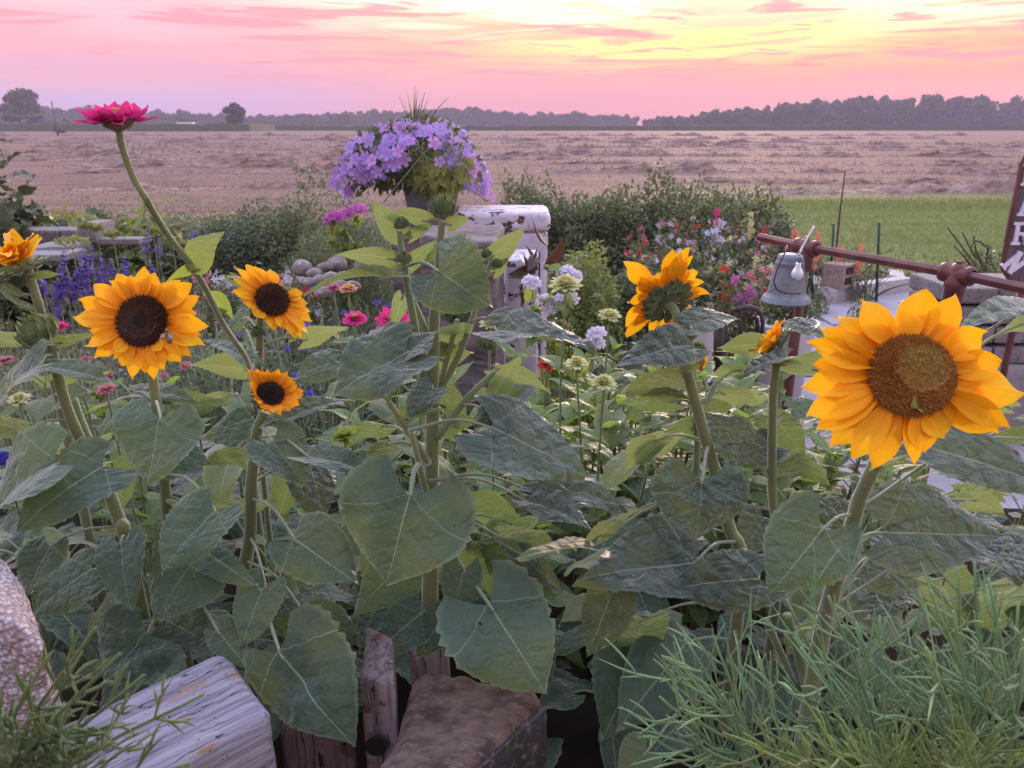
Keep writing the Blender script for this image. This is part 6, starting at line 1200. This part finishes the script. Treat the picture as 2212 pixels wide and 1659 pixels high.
Z.leaf(321,430,440,441,12,.90,'k','zin_leaf',.02,.3,.1,False,.02); Z.leaf(311,433,266,514,12,.90,'l','zin_leaf',.02,.3,-.35,False,.02); Z.leaf(415,575,482,500,66,.94,(-.3,-.8,.4),'zin_leaf',.02,.1,.05,False,.05); Z.leaf(425,580,355,612,26,.93,'u','zin_leaf',.02,.3,.2,False,.05)
Z.leaf(452,632,505,690,34,.98,'u','zin_leaf',.02,.3,.1,False,.05); Z.leaf(480,680,452,655,26,1.0,'r','zin_leaf',.02,.5,.1,False,.05)
def zinnia(x, y, wpx, d, m, lab, seed, n=(0,-.35,.94), bx=None, layers=4, leaves=3, cup=.25, cm='petal_lemon', cat='zinnia', foot=None, lw=1.):
    r = RS(seed); c = P(x, y, d); g = Vector((c.x+r.randn()*.03, c.y+.03, ZB if d < 2.3 else .02)); rt = empty('zinnia_plant', lab, cat, g, 'zinnias among the sunflowers'); R = wpx/ppm(c)/2
    mb = MB(); sp = spline([c-Vector((0,0,R*.35)), c.lerp(g, .35)+Vector((r.randn()*.008,0,0)), g], 6); tube(mb, sp, [.0022, .0035], 7, .4); part(mb, 'stem', M['stem'], rt); zhead(rt, c, n, R, m, seed, layers, cup=cup, cm=cm)
    for k_ in range(leaves):
        u = .22+.24*k_; b = c.lerp(g, u); a0 = r.rand()*3.14
        for s_ in (0, pi):
            a = a0+s_; L = (.05+.045*r.rand()+.012*k_)*lw; tp = b+Vector((cos(a)*L, sin(a)*L, L*(.55-.75*r.rand()))); mb = MB(); hleaf(mb, b, tp, Vector((-cos(a)*.4, -sin(a)*.4, 1)), L*.26, .03, .25, .25, seed*3+k_*2+int(s_ > 0), 9, 13, .10, .12, .0); part(mb, 'leaf', M['zin_leaf'], rt)
    return rt
zs = [(767,692,62,1.9,'petal_pink','magenta zinnia left of the larger magenta one'),(850,696,84,1.75,'petal_pink','largest magenta zinnia beside the budded stems'),(752,626,44,2.1,'petal_peach','cream-orange zinnia above the cornflowers'),(720,624,40,2.2,'petal_rose','faded peach zinnia left of the cream-orange one'),
      (1222,618,78,1.55,'petal_cream','tall cream zinnia with a long stem before the phlox'),(1316,684,56,1.7,'petal_cream','cream zinnia left of the back-turned sunflower'),(1245,786,58,1.5,'petal_cream','flat cream zinnia below the white phlox'),(1304,830,60,1.45,'petal_cream','pale pompon zinnia low in the middle'),(1056,702,46,1.4,'petal_cream','cream zinnia half hidden by the crinkled leaf'),
      (1180,790,46,2.3,'petal_red','red-orange zinnia behind the foliage'),(230,843,46,1.35,'petal_rose','pale pink zinnia below the face-on sunflower'),(402,792,34,1.6,'petal_rose','pink zinnia right of the face-on sunflower stem'),(128,708,46,1.5,'petal_pink','pink zinnia hidden behind the fat bud'),(152,738,40,1.5,'petal_pink','small pink zinnia peeking out right of the fat bud'),
      (42,864,50,1.5,'petal_cream','cream pompon zinnia low at the left edge'),(745,944,64,1.3,'petal_green','green zinnia low in the leaf shadow'),(590,692,44,1.7,'petal_pink','pink zinnia behind the tilted sunflower'),(12,780,40,1.9,'petal_rose','dull rose zinnia at the left edge'),(895,720,30,1.6,'petal_salmon','salmon zinnia behind the budded stem'),(1512,760,30,1.9,'petal_rose','rose zinnia behind the small bud')]
for i, (x, y, w_, d_, m, lab) in enumerate(zs): zinnia(x, y, w_, d_, m, lab, 900+i, (0, -.25-.3*(i == 1), .95), layers=5 if 'pompon' in lab else 4, cup=-.1 if i in (6,) else .25)
# ================================================================== leafy fill inside the bed: real plants, copied
def filler(kind, seed):
    r = RS(seed); rt = bpy.data.objects.new('zinnia_plant' if kind == 'z' else 'sunflower_plant', None); S.collection.objects.link(rt); Ht = .46 if kind == 's' else .42; mb = MB(); top = Vector((r.randn()*.03, r.randn()*.03, Ht)); tube(mb, spline([Vector((0,0,-.02)), top*.5+Vector((.01,0,0)), top], 5), [.007, .003] if kind == 's' else [.004, .002], 8, .3); part(mb, 'stem', M['stem'], rt)
    if kind == 's':
        for i in range(15):
            a = i*2.4+r.randn()*.3; h = Ht*(.15+.85*i/14); b0 = top*(h/Ht); L = (.115-.04*i/14)*(.8+.4*r.rand()); pl_ = .05+.05*r.rand()*(1-i/16); b = b0+Vector((cos(a)*pl_, sin(a)*pl_, pl_*.6)); tp = b+Vector((cos(a)*L, sin(a)*L, -L*(.1+.8*r.rand())))
            mb = MB(); hleaf(mb, b, tp, Vector((cos(a)*.35, sin(a)*.35, 1)), L*.43, .05, .12, .2, seed*50+i, 11, 14, .26, .12, .03); tube(mb, spline([b0, b0.lerp(b, .6)+Vector((0,0,.01)), b], 4), .0022, 6, .4); part(mb, 'leaf', M['sun_leaf' if i < 11 else 'young_leaf'], rt)
    else:
        for i in range(9):
            b = top*(.25+.75*i/8); a0 = i*1.57+r.randn()*.2
            for s_ in (0, pi):
                a = a0+s_; L = (.10-.03*i/8)*(.8+.4*r.rand()); up = .2+.5*i/8-.5*r.rand(); tp = b+Vector((cos(a)*L, sin(a)*L, L*up)); mb = MB(); hleaf(mb, b, tp, Vector((-cos(a)*up, -sin(a)*up, 1)), L*.25, .03, .25, .3, seed*50+i*2+int(s_ > 0), 9, 12, .08, .12, .0); part(mb, 'leaf', M['zin_leaf'], rt)
    return rt
protos = [filler('s', 1001), filler('s', 1002), filler('s', 1003)]; zprot = [filler('z', 1011), filler('z', 1012), filler('z', 1013)]
r = RS(77); used = set()
marks = [(60,'the left edge sunflower'),(200,'the fat bud'),(330,'the face-on sunflower'),(560,'the tilted sunflower'),(760,'the magenta zinnias'),(930,'the tall budded plant'),(1110,'the big crinkled leaf'),(1240,'the white phlox'),(1440,'the back-turned sunflower'),(1660,'the edge-on sunflower'),(1960,'the biggest sunflower'),(2180,'the block pillar')]
def put(pr, x, y, z, s, lab, cat, grp):
    px_ = CX+x*ppm(Vector((x, y, .7))); mk = min(marks, key=lambda q: abs(q[0]-px_))[1]
    lab = 'leafy %s without bloom, %s, below %s' % (cat, 'right behind the front leaves' if y < 1.34 else 'in the middle of the bed' if y < 1.8 else 'at the back of the bed' if y < 2.4 else 'on the garden floor beyond the bed', mk)
    o = pr if pr not in used else copy_tree(pr); used.add(pr); o.location = (x, y, z); o.rotation_euler = (r.randn()*.06, r.randn()*.06, r.rand()*6.28); o.scale = (s, s, s); tag(o, lab, cat, grp)
for row, (y, zt) in enumerate(((1.22,.93),(1.42,.93),(1.66,.90),(1.95,.84))):
    n = 11+row
    for i in range(n):
        x = (-.98+1.98*(i+.5*(row % 2))/(n-1))*(y/1.3)+r.randn()*.03; px_ = CX+x*ppm(Vector((x, y, .8))); yy = y+r.randn()*.04
        lim = .80 if row == 0 else (.88 if px_ < 1750 else .84); hgt = (min(zt, lim)+r.randn()*.03-ZB)*(.86 if px_ > 1500 else 1.)
        if (i+row) % 2 == 0 and row > 0: put(zprot[(i+row) % 3], x, yy, ZB, hgt/.44, 'leafy zinnia without bloom filling the bed between the sunflowers', 'zinnia', 'leafy zinnias filling the bed')
        else: put(protos[(i+row) % 3], x, yy, ZB, hgt/.48, 'leafy sunflower without bloom filling the bed behind the flowering ones', 'sunflower', 'leafy sunflowers filling the bed')
for i in range(26):
    y = 1.45+.75*r.rand(); x = (.0+.42*r.rand())*y; put(zprot[i % 3], x, y, ZB, (.47+.07*r.rand())/.44, 'z', 'zinnia', 'leafy zinnias filling the bed')
for i in range(22):
    x = -.25+1.1*r.rand(); y = 1.35+.9*r.rand(); put(zprot[i % 3], x*y/1.5, y, ZB, (.36+.06*r.rand())/.44, 'leafy zinnia without bloom filling the bed between the sunflowers', 'zinnia', 'leafy zinnias filling the bed')
for i in range(26):
    y = 2.15+1.2*r.rand(); x = (-.55+1.15*r.rand())*y*.9; z0 = 0.02; put(zprot[i % 3], x, y, z0, (.62 if x < .5 else .5)/.44*(.9+.2*r.rand())*(1.0), 'leafy zinnia without bloom filling the bed between the sunflowers', 'zinnia', 'leafy zinnias filling the bed')
# ================================================================== timbers, rough stone
def grain_mat(name, ang, c1, c2, c3, dark, stretch=(2.2, 46, 46), paint=None, rot_x=0.):
    m_, t = mat(name); g = t.n('ShaderNodeNewGeometry'); vr = t.n('ShaderNodeVectorRotate', rotation_type='EULER_XYZ'); t.L(g.outputs['Position'], vr.inputs['Vector']); vr.inputs['Rotation'].default_value = (rot_x, 0, -ang)
    mp = t.n('ShaderNodeMapping'); mp.inputs['Scale'].default_value = stretch; t.L(vr.outputs[0], mp.inputs[0]); v = mp.outputs[0]
    n1 = t.noise(v, 1., 8, .68, .5); n2 = t.noise(g.outputs['Position'], 14., 6, .6, .3)
    mp2 = t.n('ShaderNodeMapping'); mp2.inputs['Scale'].default_value = tuple(q*.45 if q > 5 else q*.6 for q in stretch); t.L(vr.outputs[0], mp2.inputs[0]); n3 = t.noise(mp2.outputs[0], 1., 3, .5, .4)
    crack = t.mr(t.m('ABSOLUTE', t.m('SUBTRACT', n3, .5)), .002, .007, 1., 0.)
    c = t.mix(t.mr(n1, .35, .62), c1, c2); c = t.mix(t.mr(t.m('ADD', n2, t.m('MULTIPLY', t.m('SUBTRACT', n1, .5), .5)), .58, .66), c, c3)
    c = t.mix(t.mr(n1, .30, .20), c, dark); c = t.mix(crack, c, dark)
    vo = t.n('ShaderNodeTexVoronoi'); vo.inputs['Scale'].default_value = 95.; t.L(g.outputs['Position'], vo.inputs['Vector']); hole = t.m('MULTIPLY', t.mr(vo.outputs['Distance'], .13, .10), t.mr(n2, .45, .55)); c = t.mix(hole, c, (.01,.008,.008,1))
    finish(t, c, .85, t.m('SUBTRACT', t.m('ADD', n1, t.m('MULTIPLY', n2, .3)), t.m('ADD', crack, hole)), .9, .004, .25); return m_
ZT = .80
a, b, c = G(480,1400,ZT), G(597,1536,ZT), G(375,1652,ZT); dv = (c-b)*2.6; a2, c2 = a+dv, b+dv; ang = math.atan2(dv.y, dv.x)
M['white_timber'] = grain_mat('white_timber', ang, (.17,.16,.21,1), (.35,.325,.41,1), (.34,.21,.15,1), (.07,.06,.08,1), (5., 120, 120))
mb = MB(); zl_ = .52; q = [c2, b, a, a2]; rough_block(mb, [(p.x,p.y,zl_) for p in q]+[(p.x,p.y,ZT) for p in q], (70, 44, 30), .004, 31, 26., edge=.016, amp2=.0008)
tag(mb.build('timber_beam', M['white_timber'], origin=((a.x+b.x)/2-.1, (a.y+b.y)/2, zl_)), 'pale weathered timber beam with worm holes at the lower left', 'timber')
M['post_wood'] = grain_mat('post_wood', 0., (.13,.095,.10,1), (.25,.20,.23,1), (.13,.055,.04,1), (.015,.012,.012,1), (70, 70, 4.))
def post(name, lab, TL, TR, BR, BL, z, zb_, m, seed, ztilt=0., n=(26, 22, 50), amp=.003):
    q = [G(*p, z) for p in (BL, BR, TR, TL)]; mb = MB(); zz = [z-ztilt, z-ztilt, z, z]; rough_block(mb, [(p.x, p.y, zb_) for p in q]+[(p.x, p.y, h_) for p, h_ in zip(q, zz)], n, amp, seed, 24., edge=.008, amp2=.0015)
    g = sum(q, Vector())/4; return tag(mb.build(name, m, origin=(g.x, g.y, zb_)), lab, 'timber')
post('timber_post', 'upright grey timber post with a knot hole', (790,1346), (850,1376), (852,1440), (772,1418), .80, .2, M['post_wood'], 33, .035, amp=.003)
mb = MB(); kq = G(815,1640,.62); r = RS(3)
for k_ in range(1): lathe(mb, [(0,.001),(.010,.001),(.0135,.002),(.016,.0005)], P(812,1612,G(812,1430,.80).y-.012), 20, M=Vector((0,-1,.1)).to_track_quat('Z','Y').to_matrix())
M['shade_black'] = plain('shade_black', (.006,.005,.005,1), (.01,.008,.008,1), 40., .95); kh = mb.build('knot_hole', M['shade_black']); kp = [o for o in S.objects if o.name.startswith('timber_post') and o.get('label', '').startswith('upright grey')][0]; kh.parent = kp; kh.location = -kp.location  # near-black colour stands for the shade inside the hole and the bed gap
M['tie_dark'] = grain_mat('tie_dark', 0., (.07,.045,.045,1), (.12,.08,.08,1), (.05,.03,.03,1), (.01,.008,.008,1), (60, 60, 5.))
post('timber_post', 'dark brown timber post left of the knot-hole post', (606,1500), (745,1500), (766,1570), (606,1590), .70, .2, M['tie_dark'], 34, amp=.004)
M['cut_log'] = plain('cut_log', (.055,.034,.030,1), (.17,.115,.10,1), 22., .95, 1., .016, (1, 1.8, 1), c3=(.15,.11,.105,1), s3=55.)
mb = MB(); zt_ = .74; q = [G(800,1670,zt_), G(988,1662,zt_), G(1186,1494,zt_), G(905,1442,zt_)]
q[1] = G(960,1690,zt_)
rough_block(mb, [(p.x,p.y,.2) for p in q]+[(p.x,p.y,zt_+dz) for p, dz in zip(q, (-.01,-.005,0,.01))], (70, 70, 50), .009, 35, 26., edge=.018, amp2=.004)
g = sum(q, Vector())/4; te = tag(mb.build('timber_end', M['cut_log'], origin=(g.x, g.y, .2)), 'cracked brown cut end of a railway tie in the bottom centre', 'timber')
M['tar'] = plain('tar', (.020,.017,.020,1), (.045,.040,.045,1), 20., .7, .8, .004, c3=(.10,.09,.10,1), s3=60.)
a_, b_ = q[1], q[2]; dd = (b_-a_); dd.z = 0; dd.normalize(); nn_ = Vector((dd.y, -dd.x, 0)); mb = MB(); o1, o2 = nn_*-.004, nn_*.008
rough_block(mb, [tuple(Vector((p.x, p.y, z_))) for z_ in (.2, zt_-.016) for p in (a_+o1+dd*.01, a_+o2+dd*.01, b_+o2-dd*.012, b_+o1-dd*.012)], (4, 40, 40), .002, 44, 30., edge=.003)
tf_ = mb.build('tarred_side', M['tar']); tf_.parent = te; tf_.location = -te.location
post('timber_post', 'small tan timber end behind the cracked brown one', (884,1398), (950,1360), (972,1384), (900,1440), .72, .3, M['post_wood'], 36)
post('timber_post', 'near-black block added as shade deep in the gap of the bed edge', (1180,1440), (1420,1440), (1420,1560), (1180,1560), .50, .05, M['shade_black'], 37)  # added block, not a real tie: the gap's shade is its near-black colour
post('timber_post', 'near-black block added as shade under the feathery plant', (1425,1500), (1900,1500), (1900,1640), (1425,1640), .50, .05, M['shade_black'], 38)  # second added block, coloured near-black to stand for shade below the plant
# rough pebbly stone at the lower left
m_, t = mat('pebble_stone'); g_ = t.n('ShaderNodeNewGeometry'); pos = g_.outputs['Position']; vo = t.n('ShaderNodeTexVoronoi'); vo.inputs['Scale'].default_value = 190.; t.L(pos, vo.inputs['Vector']); n1 = t.noise(pos, 14., 5, .6); n2 = t.noise(pos, 60., 6, .7)
c = t.mix(t.mr(n1, .35, .65), (.60,.48,.50,1), (.52,.47,.54,1)); c = t.mix(t.mr(n2, .5, .65), c, (.36,.24,.21,1)); c = t.mix(t.mr(vo.outputs['Distance'], .3, .6, 0., .6), c, (.12,.08,.08,1))
finish(t, c, .8, t.m('SUBTRACT', n2, vo.outputs['Distance']), 1., .004, .4); M['pebble'] = m_
mb = MB(); d0 = .62; X = lambda x, y, d: P(x, y, d)
q = [X(-260,1700,d0), X(132,1700,d0), X(160,1660,.80), X(-200,1660,.85), X(-260,1110,d0+.02), X(92,1395,d0), X(36,1225,.76), X(-200,1050,.80)]
rough_block(mb, [tuple(p) for p in q], (60, 44, 60), .010, 41, 30., edge=.03, amp2=.0035); tag(mb.build('rough_stone', M['pebble'], origin=(X(-50,1659,.7).x, .7, X(-50,1659,.7).z)), 'rough pebbly pinkish stone at the lower left corner', 'stone')
# ================================================================== feathery plants close to the camera
def sprig(mb, pts, r, thick=.0015, L0=.05, rndv=.5, npair=8, sub=True):
    sp = spline(pts, 6); n = len(sp); tube(mb, sp, [thick*1.15, thick*.75], 6, rndv)
    for i in range(npair):
        u = .15+.83*i/npair; k = min(n-2, int(u*(n-1))); b = sp[k]; tg = (sp[k+1]-sp[k]).normalized(); sd_ = tg.cross(Vector((r.randn(), r.randn(), r.randn()))).normalized()
        for s_ in (-1, 1):
            L = L0*(.5+.8*r.rand())*(1.2-.5*u); dr = (tg*(.95+.35*r.rand())+sd_*s_*(.6+.4*r.rand())).normalized(); e_ = b+dr*L+Vector((0, 0, .18*L*r.rand())); mid = b.lerp(e_, .5)+sd_*s_*L*.10
            rv = rndv+.25*r.randn(); tube(mb, spline([b, mid, e_], 4), [thick*.6, thick*1.0, thick*.8, thick*.15], 5, min(1, max(0, rv)), flat=.5)
            if sub:
                for w_ in (.35, .6):
                    if r.rand() < .75:
                        q0 = b.lerp(mid, w_*1.3) if w_ < .5 else mid; d2 = (dr+sd_*(-s_)*.5*(1 if r.rand() < .5 else -1)+Vector((r.randn(), r.randn(), r.randn()))*.25).normalized(); tube(mb, spline([q0, q0+d2*L*.25+Vector((0,0,.002)), q0+d2*L*.5], 3), [thick*.5, thick*.85, thick*.35], 5, min(1, max(0, rv+.1)), flat=.5)
def feathery(name, lab, base, tips, seed, m, d0, d1, thick, L0, nper=8):
    r = RS(seed); g = P(*base); rt = empty(name, lab, 'plant', g)
    for i, (x, y) in enumerate(tips):
        d_ = d0+(d1-d0)*r.rand(); tp = P(x, y, d_); b = g+Vector((r.randn()*.02, r.randn()*.015, 0)); mid = b.lerp(tp, .5)+Vector(((tp.x-b.x)*-.12, 0, .015)); mb = MB(); sprig(mb, [b, mid, tp], r, thick, L0, .45+.15*r.randn(), nper); part(mb, 'sprig', M[m], rt)
    return rt
r = RS(90)
tp1 = [(1480,1380),(1440,1420),(1425,1505),(1350,1562),(1540,1372),(1640,1420),(1560,1500),(1500,1570)]
feathery('cosmos_plant', 'feathery green plant, left clump near the bottom centre', (1690,1800,.62), tp1, 91, 'thread', .55, .66, .0016, .095, 6)
tp2 = [(1700,1295),(1790,1288),(1850,1345),(1900,1330),(1730,1400),(1860,1440),(1770,1500),(1900,1500)]
feathery('cosmos_plant', 'feathery green plant, middle clump below the big sunflower', (1880,1850,.60), tp2, 92, 'thread', .52, .66, .0016, .095, 6)
tp3 = [(2070,1225),(2105,1215),(2135,1250),(2010,1275),(2060,1320),(2200,1300),(2160,1340),(2110,1400),(2212,1400),(2240,1330),(2000,1400),(2050,1460),(2180,1480),(1960,1500),(2120,1520)]
feathery('cosmos_plant', 'feathery green plant, tallest right clump', (2110,1850,.56), tp3, 93, 'thread', .48, .62, .0016, .095, 6)
tp4 = [(x, y) for x in range(1560, 2300, 46) for y in (1575+50*r.rand(),)]
feathery('cosmos_plant', 'dense low bright green clump at the lower right corner', (1960,1900,.46), tp4, 94, 'thread_low', .40, .52, .0012, .055, 7)
tp5 = [(206,1357),(259,1412),(176,1408),(311,1458),(440,1500),(60,1480),(120,1520),(240,1570),(0,1560),(410,1650)]
feathery('cosmos_plant', 'blurred feathery sprigs in the lower left corner', (0,1900,.42), tp5, 95, 'grassy', .36, .46, .0014, .045, 7)
tp6 = [(20+28*i, 1560+60*r.rand()) for i in range(9)]
feathery('cosmos_plant', 'low blurred green tuft before the pebbly stone', (30,1800,.38), tp6, 96, 'grassy', .34, .40, .0012, .03, 8)
